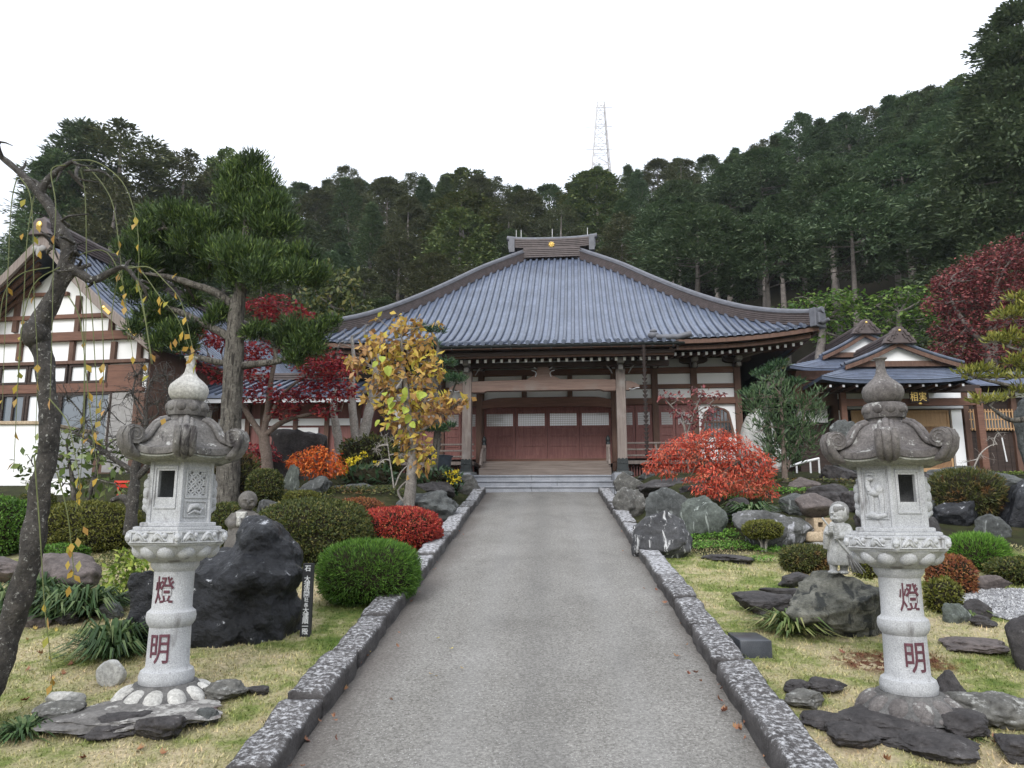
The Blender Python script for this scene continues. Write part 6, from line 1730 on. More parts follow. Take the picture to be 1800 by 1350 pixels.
# dark dressed block beside the right kerb
p = GP(1290, 1156); s = 1 / ppm(p); b = MB((p[0], p[1] + 0.12, p[2]))
b.box(PATH_X + 1.56, max(p[0] + 0.13, PATH_X + 1.80), p[1] - 0.02, p[1] + 0.38, p[2] - 0.12, p[2] + 0.13)
tag(b.build('stone_block', M['black_granite'], bevel=0.012, smooth=30), 'square dark granite block in the lawn against the right kerb', 'stone block')

# ------------------------------------------------------------------ garden stones: left of the path
rock(800, 848, 834, 872, 'rock_lichen', 'speckled stone beside the left end of the steps', Y=16.6)
rock(690, 806, 861, 918, 'rock_grey', 'big grey boulder behind the red clipped bush', Y=12.4, planes=10)
rock(570, 692, 848, 886, 'rock_grey', 'long dark grey boulder below the glossy leaved plants', Y=13.4, dep=0.6)
rock(496, 530, 815, 880, 'rock_green', 'narrow greenish boulder right of the small round shrub', Y=13.2)
rock(522, 582, 836, 882, 'rock_grey', 'grey boulder under the orange maple', Y=13.0)
p = P(524, 836, 15.2); ws = 92 / ppm(p); hs_ = float(P(524, 757, 15.2)[2] - p[2]) + 0.5
me = kerb_mesh(0.4, ws, hs_, 77, 2.6); me.materials.append(M['rock_dark']); o = bpy.data.objects.new('rock', me); link(o)
for v in me.vertices:
    if v.co.z > hs_ * 0.3: v.co.z += (-0.18 * (v.co.x / ws) - 0.10 * abs(v.co.x / ws)) * 0.8
o.location = (p[0], 15.2, p[2] - 0.5 + hs_ / 2); tag(o, 'tall dark standing slab behind the orange maple', 'rock')
rock(450, 530, 878, 905, 'rock_streak', 'pale topped rock showing above the wide green hedge', Y=11.2)
rock(736, 800, 846, 872, 'rock_dark', 'dark rock under the yellow flowers near the steps', Y=14.6)
rock(640, 700, 838, 866, 'rock_dark', 'dark rock beside the pale trunk of the yellow tree', Y=14.8)
rock(60, 182, 972, 1052, 'rock_brown', 'wide purple brown boulder behind the cherry trunk', planes=5, rough=0.07)
rock(-60, 50, 978, 1030, 'rock_brown', 'brown boulder at the left edge', planes=6)
rock(96, 138, 1074, 1102, 'rock_dark', 'small round dark stone in front of the dark grass clumps')
rock(34, 90, 1080, 1108, 'rock_brown', 'low brown edging stone behind the cherry trunk foot')
rock(176, 218, 1056, 1092, 'rock_grey', 'small angular grey stone left of the black boulder')
rock(206, 246, 1034, 1066, 'rock_grey', 'angular grey stone with a pale face under the bright leaved shrub')
rock(30, 60, 905, 940, 'rock_brown', 'pinkish rock behind the left hedge', Y=10.8)
# big black boulder: several masses melted together
p = GP(446, 1142); bk = 1 / ppm((p[0], p[1] + 0.3, p[2] + 0.4))
def BK(px, py, dy=0.0): return P(px, py, p[1] + 0.45 + dy)
b = MB((p[0], p[1] + 0.45, p[2]))
def mass(px, py, rx, ry, rz_, dy=0.0, rot=None): b.ball(BK(px, py, dy), (rx * bk, ry * bk, rz_ * bk), 20, 14, rot)
b.box(*[v for pair in zip((BK(352, 0)[0], p[1] + 0.05, p[2] - 0.15), (BK(512, 0)[0], p[1] + 0.95, float(BK(440, 1000)[2]))) for v in pair])
mass(440, 1015, 98, 95, 46); mass(466, 962, 50, 66, 48, 0.1); mass(448, 938, 24, 40, 26, 0.1); mass(500, 978, 36, 56, 44, 0.15); mass(398, 1000, 50, 70, 44, 0.1)
mass(468, 1080, 60, 80, 78); mass(395, 1085, 60, 80, 75, 0.1)
mass(296, 1125, 84, 60, 32, 0.2, Matrix.Rotation(R(-26), 3, 'Y')); mass(235, 1150, 50, 40, 18, 0.1)
ob = sculpt('black_boulder', b, 0.028, M['rock_black'], smooth=2, disp=((0.07, 2.2), (0.03, 7.0)), facet=0.3)
ob.data.set_sharp_from_angle(angle=R(50))
tag(ob, 'massive black boulder with white flecks behind the left lantern', 'rock')
# marker post with white writing
py0, py1 = GP(537, 1118), None
my = py0[1]; top = P(543, 990, my); w = 0.085
post = thing('marker_post', 'narrow black wooden marker post with white writing beside the black boulder', 'marker post', (py0[0], my, py0[2]), R(4))
tilt = (top[0] - py0[0]) / (top[2] - py0[2]); hz = top[2] - py0[2]
b = MB(); b.add([(-w / 2 + dx * w + tilt * z, dy, z) for z in (-0.1, hz) for dx, dy in ((0, -0.03), (1, -0.03), (1, 0.03), (0, 0.03))], [(0, 3, 2, 1), (4, 5, 6, 7), (0, 1, 5, 4), (1, 2, 6, 5), (2, 3, 7, 6), (3, 0, 4, 7)])
o = b.build('board', M['wood_black'], post)
M['white_ink'] = m_plain('white_ink', (0.75, 0.75, 0.75), 0.7, 0.1)
text = '石　大津造園社長大津順一殿'; stp_ = (hz - 0.04) / len(text); zc_ = hz - 0.02 - stp_ / 2
b = MB()
for ch in text:
    if ch != '　':
        V, F = glyph(ch, stp_ * (1.25 if ch not in '社長' else 0.85), 0.004, 0.012)
        b.add([(v[0] + tilt * zc_, v[1] - 0.032, v[2] + zc_) for v in V], F)
    zc_ -= stp_
b.build('writing', M['white_ink'], o)
# slabs round the foot of the left lantern
lgrp = 'foot stones of the left lantern'
rock(110, 420, 1192, 1298, 'rock_slab', 'broad grey brown slab under the left lantern', h=0.075, dep=0.75, planes=12, rough=0.09, group=lgrp, name='foot_stone', sub=5)
rock(84, 148, 1212, 1252, 'rock_pale', 'rounded whitish foot stone at the left of the left lantern', group=lgrp, name='foot_stone', planes=4, rough=0.04)
rock(58, 150, 1238, 1276, 'rock_lichen', 'pale flat foot stone farthest left', h=0.07, group=lgrp, name='foot_stone')
rock(176, 226, 1158, 1208, 'rock_pale', 'smooth pale upright stone behind the left lantern base', group=lgrp, name='foot_stone', planes=3, rough=0.03)
rock(134, 292, 1255, 1306, 'rock_dark', 'low dark foot stone left in front of the left lantern', h=0.07, dep=0.5, group=lgrp, name='foot_stone', planes=5)
rock(238, 328, 1262, 1310, 'rock_dark', 'rounded dark foot stone nearest the camera at the left lantern', h=0.09, group=lgrp, name='foot_stone', planes=4)
rock(360, 438, 1198, 1238, 'rock_lichen', 'lichen grey foot stone right of the left lantern base', h=0.08, group=lgrp, name='foot_stone')
rock(432, 476, 1206, 1226, 'rock_dark', 'thin grey foot stone farthest right of the left lantern', h=0.04, group=lgrp, name='foot_stone')
rock(342, 388, 1255, 1280, 'rock_grey', 'small grey foot stone right in front of the left lantern', h=0.06, group=lgrp, name='foot_stone')

# ------------------------------------------------------------------ little stone house lantern at the right
p = GP(1432, 966); HYs = p[1] + 0.25
hs = thing('stone_house_lantern', 'squat garden lantern with rough brown boulder roof and square window', 'stone lantern', (p[0], HYs, p[2]))
k_ = lambda px: Xat(px, 920, HYs) - p[0]; kz_ = lambda py: float(P(1432, py, HYs)[2]) - p[2]
me = rock_me(k_(1455) - k_(1408), 0.4, kz_(950) + 0.1, 301, 6, 0.06); me.materials.append(M['rock_pale']); me.name = 'foot'; o = bpy.data.objects.new('foot', me); link(o, hs); o.location = ((k_(1408) + k_(1460)) / 2, 0, -0.05)
b = MB(); b.box(k_(1409), k_(1458), -0.2, 0.22, kz_(952), kz_(934)); b.build('shelf', M['rock_ochre'], hs, bevel=0.03, smooth=50)
b = MB(); x0, x1 = k_(1424), k_(1455); z0, z1 = kz_(934) + 0.001, kz_(910)
wx0, wx1 = k_(1431), k_(1439.5); wz0, wz1 = kz_(926), kz_(918)
for a, c, d0, d1 in ((x0, wx0, z0, z1), (wx1, x1, z0, z1), (wx0, wx1, z0, wz0), (wx0, wx1, wz1, z1)): b.box(a, c, -0.15, -0.10, d0, d1)
b.box(x0, x1, -0.099, 0.15, z0, z1 - 0.002) if False else b.box(x0, x0 + 0.03, -0.099, 0.15, z0, z1 - 0.002)
b.box(x1 - 0.03, x1, -0.099, 0.15, z0, z1 - 0.002); b.box(x0, x1, 0.151, 0.18, z0, z1)
b.build('fire_box', M['rock_ochre'], hs)
me = rock_me(k_(1474) - k_(1397), 0.5, kz_(866) - kz_(911), 305, 7, 0.06, bury=0.0); me.materials.append(M['rock_brown']); me.name = 'roof_boulder'
o = bpy.data.objects.new('roof_boulder', me); link(o, hs); o.location = ((k_(1397) + k_(1474)) / 2, 0, kz_(911))

# ------------------------------------------------------------------ child monk sweeping, stone, on the mossy rock
sy = st_rock.location[1] - 0.02; fp = P(1483, 1009, sy)
kid = thing('monk_statue', 'smiling stone child monk sweeping with a broom on the mossy rock', 'statue', fp)
kk = ZC(fp) / F_PX / 7.5
def A(x, y, d=0.0): return ((x - 772) * kk, d, (1264 - y) * kk)
def m_(v): return v * kk
b = MB()
b.ball(A(770, 470), (m_(122), m_(125), m_(138)), 24, 18)           # skull
b.ball(A(735, 540, -m_(30)), (m_(88), m_(88), m_(62)), 18, 12)      # cheeks and jaw
b.ball(A(680, 500, -m_(88)), (m_(22), m_(24), m_(20)), 10, 8)       # nose
b.ball(A(672, 470, -m_(88)), (m_(12), m_(12), m_(26)), 8, 8)
b.ball(A(705, 548, -m_(96)), (m_(34), m_(22), m_(16)), 10, 8)       # lips
b.ball(A(655, 540, -m_(60)), (m_(30), m_(36), m_(30)), 10, 8); b.ball(A(752, 545, -m_(84)), (m_(36), m_(36), m_(34)), 10, 8)
b.ball(A(648, 470, -m_(72)), (m_(22), m_(26), m_(12)), 10, 8); b.ball(A(738, 470, -m_(98)), (m_(34), m_(22), m_(14)), 10, 8)   # brows
b.ball(A(876, 508, -m_(12)), (m_(18), m_(26), m_(42)), 10, 8); b.ball(A(862, 548, -m_(14)), (m_(12), m_(14), m_(18)), 8, 6)    # ear
b.tube([A(775, 600), A(770, 660)], m_(70), 14)
hd = sculpt('head', b, 0.0045, M['statue'], kid, 2)
b = MB(); b.ball(A(785, 440, m_(18)), (m_(126), m_(124), m_(124)), 24, 18)
for i, x in enumerate((676, 706, 740, 775)): b.ball(A(x + 8, 418, -m_(95 + 4 * i)), (m_(24), m_(20), m_(44)), 10, 8)
b.ball(A(845, 455, -m_(70)), (m_(26), m_(50), m_(60)), 10, 8)
sculpt('hair', b, 0.005, M['statue_hair'], hd, 2)
b = MB()
b.lathe([(m_(155), 0), (m_(168), m_(40)), (m_(165), m_(90)), (m_(150), m_(250)), (m_(128), m_(370)), (m_(132), m_(440)), (m_(110), m_(510)), (m_(60), m_(545))], 24, A(750, 1140), fn=lambda a, z: 1 + 0.035 * math.sin(7 * a + z * 20))
b.lathe([(m_(150), 0), (m_(160), m_(20)), (m_(150), m_(34))], 24, A(750, 1148))
b.ball(A(640, 680), (m_(66), m_(70), m_(60)), 12, 9); b.ball(A(850, 670), (m_(70), m_(70), m_(64)), 12, 9)
b.tube([A(860, 680), A(850, 760, -m_(60)), A(760, 775, -m_(120)), A(665, 775, -m_(150))], [m_(66), m_(72), m_(56), m_(34)], 12)
b.tube([A(630, 690), A(575, 740, -m_(60)), A(570, 715, -m_(120))], [m_(60), m_(52), m_(34)], 12)
b.tube([A(800, 780, -m_(70)), A(850, 880, -m_(60)), A(905, 960, -m_(30))], [m_(50), m_(66), m_(60)], 12)     # hanging sleeve
b.tube([A(575, 760, -m_(40)), A(570, 860, -m_(20)), A(562, 940)], [m_(44), m_(44), m_(30)], 10)
b.ball(A(640, 640, -m_(80)), (m_(40), m_(30), m_(60)), 10, 8); b.tube([A(690, 610, -m_(80)), A(730, 720, -m_(118)), A(650, 800, -m_(128))], m_(24), 8)
robe = sculpt('robe', b, 0.006, M['statue'], kid, 3)
b = MB()
for x in (640, 775):
    b.tube([A(x + 10, 1140), A(x + 5, 1220)], [m_(56), m_(46)], 12); b.ball(A(x - 18, 1238, -m_(40)), (m_(66), m_(86), m_(30)), 14, 9)
    for t_ in range(5): b.ball(A(x - 66 + t_ * 22, 1244, -m_(100 - abs(t_ - 1) * 8)), (m_(13), m_(22), m_(14)), 8, 6)
sculpt('feet', b, 0.005, M['statue'], kid, 2)
for cx, cy, dd in ((600, 680, -140), (655, 765, -168)):
    b = MB(); b.ball(A(cx + 10, cy + 4, m_(dd + 22)), (m_(36), m_(24), m_(40)), 12, 9)
    for j in range(4):
        oy = -38 + j * 23
        b.tube([A(cx + 34, cy + oy, m_(dd + 14)), A(cx + 8, cy + oy - 4, m_(dd - 24)), A(cx - 26, cy + oy + 4, m_(dd - 22)), A(cx - 32, cy + oy + 8, m_(dd + 6))], [m_(12), m_(12.5), m_(11.5), m_(9)], 8)
    b.tube([A(cx + 20, cy + 34, m_(dd + 10)), A(cx - 4, cy + 48, m_(dd - 14)), A(cx - 26, cy + 40, m_(dd - 18))], [m_(13), m_(12), m_(9)], 8)
    sculpt('hand', b, 0.0028, M['statue'], robe, 1)
b = MB(); b.tube([A(488, 535, -m_(160)), A(600, 690, -m_(158)), A(690, 850, -m_(160)), A(810, 1010, -m_(165))], m_(13), 10)
br = b.build('broom', M['statue'], kid, smooth=60)
b = MB()
for j in range(26):
    a = rng.normal(size=2); b.tube([A(800, 1015, -m_(165)), A(845 + 22 * a[0], 1100, -m_(165 + 16 * a[1])), A(920 + 42 * a[0], 1235 + rng.normal() * 8, -m_(150 + 26 * a[1]))], [m_(10), m_(13), m_(5)], 5)
b.tube([A(795, 1008, -m_(165)), A(820, 1045, -m_(165))], [m_(28), m_(34)], 10)
b.build('broom_head', M['statue_hair'], br, smooth=60)

# ------------------------------------------------------------------ praying child monk, brown stone, behind the black boulder
py_ = 8.1; fp = P(428, 936, py_); gz = float(hgt(fp[0], py_))
pk = thing('monk_statue', 'bald brown stone child monk praying behind the black boulder', 'statue', (fp[0], py_, gz))
kk = ZC(fp) / F_PX / 5.0; zoff = fp[2] - gz
def A(x, y, d=0.0): return ((x - 240) * kk, d, (430 - y) * kk + zoff)
b = MB()
b.ball(A(262, 150), (m_(82), m_(84), m_(84)), 24, 18); b.ball(A(272, 195, -m_(22)), (m_(62), m_(60), m_(44)), 16, 12)
b.ball(A(298, 172, -m_(80)), (m_(14), m_(20), m_(24)), 10, 8); b.ball(A(298, 196, -m_(72)), (m_(22), m_(14), m_(9)), 10, 8)
b.ball(A(272, 144, -m_(78)), (m_(28), m_(16), m_(10)), 10, 8); b.ball(A(324, 148, -m_(62)), (m_(20), m_(18), m_(10)), 10, 8)
b.ball(A(272, 163, -m_(74)), (m_(18), m_(10), m_(6)), 10, 8); b.ball(A(320, 166, -m_(60)), (m_(14), m_(12), m_(6)), 10, 8)
b.ball(A(258, 190, -m_(62)), (m_(28), m_(22), m_(26)), 10, 8); b.ball(A(325, 190, -m_(46)), (m_(20), m_(22), m_(24)), 10, 8)
b.ball(A(204, 155, -m_(8)), (m_(12), m_(16), m_(30)), 10, 8)
b.tube([A(258, 225), A(252, 262)], m_(46), 14)
sculpt('head', b, 0.006, M['statue_brown'], pk, 2)
b = MB()
b.lathe([(m_(190), -zoff + 0.0), (m_(200), -zoff + 0.08), (m_(190), -zoff * 0.62)], 20, A(245, 430))
b.lathe([(m_(170), -zoff * 0.63), (m_(175), -zoff * 0.4), (m_(140), 0), (m_(128), m_(60)), (m_(125), m_(120)), (m_(90), m_(175)), (m_(46), m_(200))], 20, A(245, 430))
for s_, x in ((-1, 130), (1, 345)):
    b.tube([A(170 if s_ < 0 else 318, 285), A(x - 10 * s_ * 0, 345, -m_(20)), A(190 if s_ < 0 else 320, 375, -m_(90)), A(246, 352, -m_(128))], [m_(52), m_(56), m_(46), m_(26)], 12)
sculpt('robe', b, 0.008, M['statue_brown'], pk, 3)
b = MB()
for s_ in (-1, 1):
    b.ball(A(252 + s_ * 9, 350, -m_(140)), (m_(9), m_(22), m_(30)), 10, 8)
    for j in range(4): b.tube([A(252 + s_ * 8, 335, -m_(126 + j * 10)), A(252 + s_ * 7, 305, -m_(130 + j * 10)), A(252 + s_ * 4, 290 + abs(j - 1.5) * 5, -m_(132 + j * 10))], [m_(7), m_(7), m_(4.5)], 7)
    b.tube([A(252 + s_ * 8, 352, -m_(124)), A(252 + s_ * 6, 325, -m_(116))], [m_(8), m_(6)], 7)
sculpt('hands', b, 0.0035, M['petal_pale'], pk, 1)
b = MB(); b.prism([(A(205, 0)[0], A(0, 250)[2]), (A(300, 0)[0], A(0, 250)[2]), (A(290, 0)[0], A(0, 300)[2]), (A(250, 0)[0], A(0, 330)[2]), (A(215, 0)[0], A(0, 300)[2])], -m_(118), -m_(80)); b.build('bib', M['petal_pale'], pk, bevel=0.01)

# ------------------------------------------------------------------ clipped shrubs and low plants
shrub(566, 736, 952, 1076, 'leaf_green', 'bright green clipped dome bush against the left kerb', leaf=0.026, spiky=0.5, lump=0.055)
shrub(630, 776, 893, 976, 'leaf_red', 'crimson clipped dome bush behind the bright green one', leaf=0.03, lump=0.06)
shrub(452, 656, 880, 1002, 'leaf_dark', 'wide dark green clipped mound behind the black boulder', leaf=0.034, lump=0.075, Y=9.05)
shrub(588, 676, 877, 930, 'leaf_rust', 'rusty clipped bush between the wide green mound and crimson dome', leaf=0.034, Y=11.2)
shrub(438, 497, 826, 884, 'leaf_dark', 'small round clipped shrub beside the greenish boulder', leaf=0.036, Y=12.2)
shrub(502, 562, 864, 890, 'leaf_olive', 'small olive green bush in front of the grey boulder', leaf=0.034, Y=11.8)
shrub(58, 250, 884, 978, 'leaf_olive', 'long olive green clipped hedge behind the cherry trunk', leaf=0.036, Y=9.85, lump=0.07, dep=0.6, name='clipped_hedge', cat='hedge')
shrub(-50, 52, 876, 980, 'leaf_green', 'round green shrub at the left edge', leaf=0.036, Y=9.6, lump=0.1)
shrub(30, 100, 866, 960, 'leaf_dark', 'dark shrub between the left edge shrub and olive hedge', leaf=0.036, Y=10.8, lump=0.1)
shrub(360, 450, 885, 960, 'leaf_dark', 'dark clipped bush behind the praying statue', leaf=0.034, Y=9.9)
shrub(70, 150, 958, 990, 'leaf_green', 'low green plant on top of the purple brown boulder', leaf=0.03, Y=9.3, lump=0.15)
shrub(1374, 1458, 959, 1012, 'leaf_mixed', 'round olive clipped bush left of the sweeping statue', leaf=0.03)
shrub(1308, 1372, 916, 968, 'leaf_olive', 'little stemmed bush before the pale streaked rock', leaf=0.028, Y=9.9, stems=True)
shrub(1664, 1758, 942, 1012, 'leaf_bright', 'bright green rounded conifer bush behind the right lantern', leaf=0.028, spiky=0.9, lump=0.05, Y=8.85)
shrub(1632, 1704, 978, 1050, 'leaf_rust', 'red brown round bush right of the right lantern', leaf=0.034, Y=7.85)
shrub(1634, 1752, 828, 912, 'leaf_mixed', 'rust tinged spreading shrub on the right retaining wall', leaf=0.05, Y=11.6, lump=0.16, spiky=0.4)
shrub(1742, 1850, 982, 1034, 'leaf_dark', 'dark low bush beyond the gravel at the right edge', leaf=0.032, lump=0.12)
shrub(1628, 1682, 1020, 1082, 'leaf_olive', 'olive leaved bush below the red brown round bush', leaf=0.032, lump=0.14)
shrub(1500, 1545, 978, 1014, 'leaf_olive', 'small green shrub between sweeping statue and right lantern', leaf=0.028, Y=7.9, lump=0.16)
shrub(600, 705, 768, 856, 'leaf_dark', 'loose dark green shrub before the white wall of the hall', leaf=0.07, Y=14.8, lump=0.25, dens=0.6, name='loose_shrub')
shrub(382, 452, 800, 878, 'leaf_mixed', 'feathery green shrub behind the right scroll of the left lantern', leaf=0.06, Y=12.6, lump=0.22, dens=0.6, spiky=0.6, name='loose_shrub')
M['leaf_glossy'] = m_leaf('leaf_glossy', [(0, (0.02, 0.045, 0.02)), (0.6, (0.045, 0.085, 0.04)), (1, (0.10, 0.15, 0.08))], 0.1, 0.3)
M['leaf_camellia'] = m_leaf('leaf_camellia', [(0, (0.04, 0.06, 0.015)), (0.6, (0.10, 0.15, 0.03)), (1, (0.28, 0.32, 0.12))], 0.15, 0.35)
shrub(612, 690, 822, 858, 'leaf_glossy', 'broad glossy leaved plant above the long dark boulder', leaf=0.13, Y=14.0, lump=0.2, dens=0.45, name='leafy_plant', cat='plant')
shrub(740, 810, 828, 866, 'leaf_glossy', 'glossy leaved plant under the yellow flowers by the steps', leaf=0.13, Y=14.9, lump=0.2, dens=0.4, name='leafy_plant', cat='plant')
# small yellow flowers
M['petal_yellow'] = m_leaf('petal_yellow', [(0, (0.55, 0.42, 0.01)), (1, (0.8, 0.65, 0.05))], 0.2)
def flowers(pts, Y, label):
    p = P(pts[0][0], pts[0][1] + 30, Y); root = thing('flowering_plant', label, 'plant', p)
    b = MB(p); Q = []
    for px, py, r in pts:
        c = P(px, py, Y + rng.normal() * 0.1); b.tube(curve_pts(p, c, 5, 0.08), 0.008, 5)
        rr = r / ppm(c)
        C, d = ellip_pts(int(26 * (r / 8) ** 2) + 8, c - p, (rr, rr, rr * 0.8), 0.2)
        Q.append(leaf_quads(C, rdir(len(C)), rdir(len(C)), 0.05, 0.035))
    b.build('stem', M['twig_green'], root); np_mesh('blossom', np.concatenate(Q), 4, M['petal_yellow'], root)
flowers([(616, 812, 12), (608, 826, 11), (630, 806, 8), (640, 798, 6), (596, 818, 6), (662, 815, 5)], 14.2, 'yellow flowers beside the orange maple')
flowers([(786, 836, 11), (800, 830, 8), (795, 845, 9), (774, 842, 6), (806, 842, 7)], 15.0, 'yellow flowers on a low plant left of the steps')
flowers([(758, 792, 6), (764, 801, 5), (752, 810, 6), (762, 815, 5)], 14.6, 'small yellow flowers on tall stalks right of the yellow tree trunk')
# grass plants
g = 'dark grass clumps in the left bed'
tuft(62, 1062, 62, 76, 'dark grass clump farthest left behind the cherry trunk', 'tuft_dark', 360, group=g)
tuft(100, 1085, 66, 90, 'dark grass clump below the purple brown boulder', 'tuft_dark', 420, group=g)
tuft(152, 1082, 66, 90, 'dark grass clump right of the purple brown boulder', 'tuft_dark', 420, group=g)
tuft(10, 1080, 70, 80, 'dark grass clump at the left edge', 'tuft_dark', 360, group=g)
tuft(196, 1154, 78, 100, 'dark arching grass clump against the left toe of the black boulder', 'tuft_dark', 520)
tuft(1392, 1110, 50, 90, 'light green grass clump against the mossy statue rock', 'tuft_light', 360)
tuft(1320, 905, 30, 80, 'grass clump hanging below the right end of the red maple', 'tuft_dark', 240, Y=11.4)
tuft(1700, 1082, 24, 40, 'grass growing between the stones at the gravel edge', 'tuft_light', 150)
tuft(1652, 1278, 26, 40, 'dry pale grass tuft among the right foot stones', 'tuft_light', 130)
tuft(1690, 1296, 20, 50, 'dry grass tuft before the dark foot stone at right', 'tuft_light', 110)
tuft(40, 1290, 36, 70, 'dark grass tuft beside the pale foot stone farthest left', 'tuft_dark', 200)
tuft(1284, 1136 + 24, 18, 34, 'grass at the foot of the dark granite block', 'tuft_light', 90)
# ground cover
def cover(cells, mat, leaf, dens, label, name='ground_cover'):
    Q = []
    for px, py, wpx, dpx, Y in cells:
        p = GP(px, py); w = wpx / ppm(p); d = dpx / ppm(p) * 2.2
        n = int(w * d * dens); x = p[0] + (rng.random(n) - 0.5) * w; y = p[1] + (rng.random(n) - 0.2) * d
        z = np.maximum(hgt(x, y), 0) + 0.03 + 0.05 * rng.random(n)
        C = np.stack([x, y, z], 1); Q.append(leaf_quads(C, rng.normal(size=(n, 3)) * (1, 1, 0.3) + (0, -0.2, 0.1), np.array((0, -0.3, 1.0)) + rng.normal(size=(n, 3)) * 0.5, leaf * (0.6 + 0.7 * rng.random(n)), leaf * 0.6))
    return tag(np_mesh(name, np.concatenate(Q), 4, M[mat]), label, 'ground cover', kind='stuff')
cover([(1275, 968, 170, 24, 0), (1360, 975, 60, 16, 0), (1240, 950, 120, 20, 0), (1345, 990, 40, 10, 0), (1330, 930, 80, 30, 0)], 'leaf_bright', 0.035, 2600, 'dark and bright green ground cover below the right rocks')
cover([(1390, 868, 140, 10, 12.4), (1500, 872, 90, 10, 12.2), (1300, 880, 90, 10, 12.6)], 'leaf_bright', 0.05, 1500, 'green creeping plants on the bank behind the stone house')
cover([(1740, 838, 130, 10, 12.6), (1450, 868, 40, 8, 12.0), (1735, 905, 40, 14, 10.9)], 'leaf_lime', 0.06, 900, 'lime green creeping leaves on the right retaining wall')
cover([(300, 985, 160, 20, 8.6), (560, 1010, 70, 20, 8.0), (215, 985, 90, 20, 9.0), (140, 1000, 140, 20, 9.6)], 'leaf_dark', 0.04, 1600, 'dark ground cover under the left hedges')
cover([(670, 930, 100, 20, 11.6), (660, 866, 220, 16, 13.2), (480, 880, 200, 20, 12.0), (1080, 862, 30, 10, 14.0)], 'leaf_dark', 0.05, 1100, 'low green plants among the left boulders')

cover([(1430, 850, 190, 10, 0), (1290, 872, 150, 10, 0), (1560, 860, 160, 10, 0), (1480, 880, 120, 10, 0)], 'leaf_mixed', 0.06, 700, 'low brownish plants on the bank right of the red maple')
cover([(420, 872, 260, 10, 0), (560, 866, 160, 10, 0), (300, 880, 200, 10, 0), (660, 872, 120, 10, 0)], 'leaf_mixed', 0.06, 600, 'low brownish plants on the left terrace edge')
# ------------------------------------------------------------------ garden trees
# bright leaved shrub beside the left lantern
p = P(214, 1066, 7.6)
tree('leafy_shrub', 'shrub with bright yellow green leaves behind the left lantern shaft', 'shrub',
     [(PX([(214, 1064), (214, 1030), (210, 1000)], 7.6), [0.012, 0.01, 0.006]), (PX([(214, 1050), (232, 1010), (240, 980)], 7.6), [0.01, 0.008, 0.005])],
     CL([(206, 1010, 26), (232, 990, 26), (228, 1030, 24), (195, 1030, 18), (246, 1000, 18), (215, 975, 14)], 7.6, 5200), 'hang', (0.06, 0.028), 'leaf_lime', 'twig_green', twigs=4, twig_r=0.004)
# camellia behind the cherry
tree('camellia', 'camellia bush with glossy leaves behind the cherry trunk', 'shrub',
     [(PX([(130, 900), (128, 850), (120, 800)], 11.2), [0.05, 0.035, 0.015]), (PX([(150, 900), (165, 840), (180, 790)], 11.2), [0.04, 0.03, 0.015])],
     CL([(60, 815, 30), (85, 790, 28), (55, 845, 20), (118, 770, 30), (140, 810, 34), (175, 790, 34), (110, 850, 28), (165, 850, 30), (205, 815, 26), (205, 850, 22), (220, 790, 20)], 11.2, 520), 'hang', (0.13, 0.07), 'leaf_camellia', 'bark_grey', twigs=4, twig_r=0.008)
# bare plum behind the left lantern
def bare(name, label, foot_limbs, spots, Y, mat, n, rad=0.006, group=None):
    foot = np.asarray(foot_limbs[0][0][0], float)
    root = thing(name, label, 'tree', foot, 0, group); b = MB(foot); E_n = []
    for pts, r in foot_limbs:
        fp = fine(pts); b.tube(fp, list(np.interp(np.linspace(0, len(pts) - 1, len(fp)), range(len(pts)), r)), 9, 0.3); E_n += fp[len(fp) // 4:]
    b.build('trunk', M[mat], root, smooth=70)
    tw = MB(foot)
    for px, py, rp in spots:
        c = P(px, py, Y); r = rp / ppm(c)
        i = int(np.argmin(np.linalg.norm(np.array(E_n) - c, axis=1)))
        tw.tube([E_n[i] - (0, 0, 0.02)] + curve_pts(E_n[i], c, 6, 0.15), [rad * 2.6] + list(np.linspace(rad * 2.4, rad * 1.6, 6)), 5)
        for _ in range(n):
            q1 = c + rdir(1)[0] * r * (0.5 + 0.6 * rng.random()); cp = curve_pts(c + rdir(1)[0] * rad, q1, 5, 0.22)
            tw.tube(cp, list(np.linspace(rad, rad * 0.4, 5)), 4)
            for _k in range(2):
                tw.tube(curve_pts(cp[2], cp[2] + rdir(1)[0] * r * 0.45, 4, 0.25), list(np.linspace(rad * 0.6, rad * 0.3, 4)), 3)
    tw.build('branches', M[mat], root)
    return root
bare('plum_tree', 'leafless gnarled plum tree behind the left lantern',
     [(PX([(228, 940), (232, 900), (236, 860), (238, 820), (250, 780), (258, 740)], 9.6), [0.085, 0.075, 0.07, 0.06, 0.045, 0.03]), (PX([(234, 900), (218, 875), (196, 880)], 9.6), [0.05, 0.045, 0.03]),
      (PX([(240, 840), (262, 815), (268, 780), (300, 740)], 9.6), [0.05, 0.04, 0.03, 0.02]), (PX([(236, 830), (190, 800), (150, 770), (128, 760)], 9.6), [0.04, 0.03, 0.02, 0.012])],
     [(150, 740, 45), (190, 720, 45), (230, 690, 45), (265, 670, 40), (300, 690, 40), (330, 700, 40), (250, 740, 40), (210, 770, 40), (170, 780, 40), (340, 740, 30), (120, 700, 30), (290, 660, 30), (352, 720, 30), (315, 670, 34), (275, 710, 34), (240, 660, 30)], 9.6, 'bark_cherry', 16, 0.006)
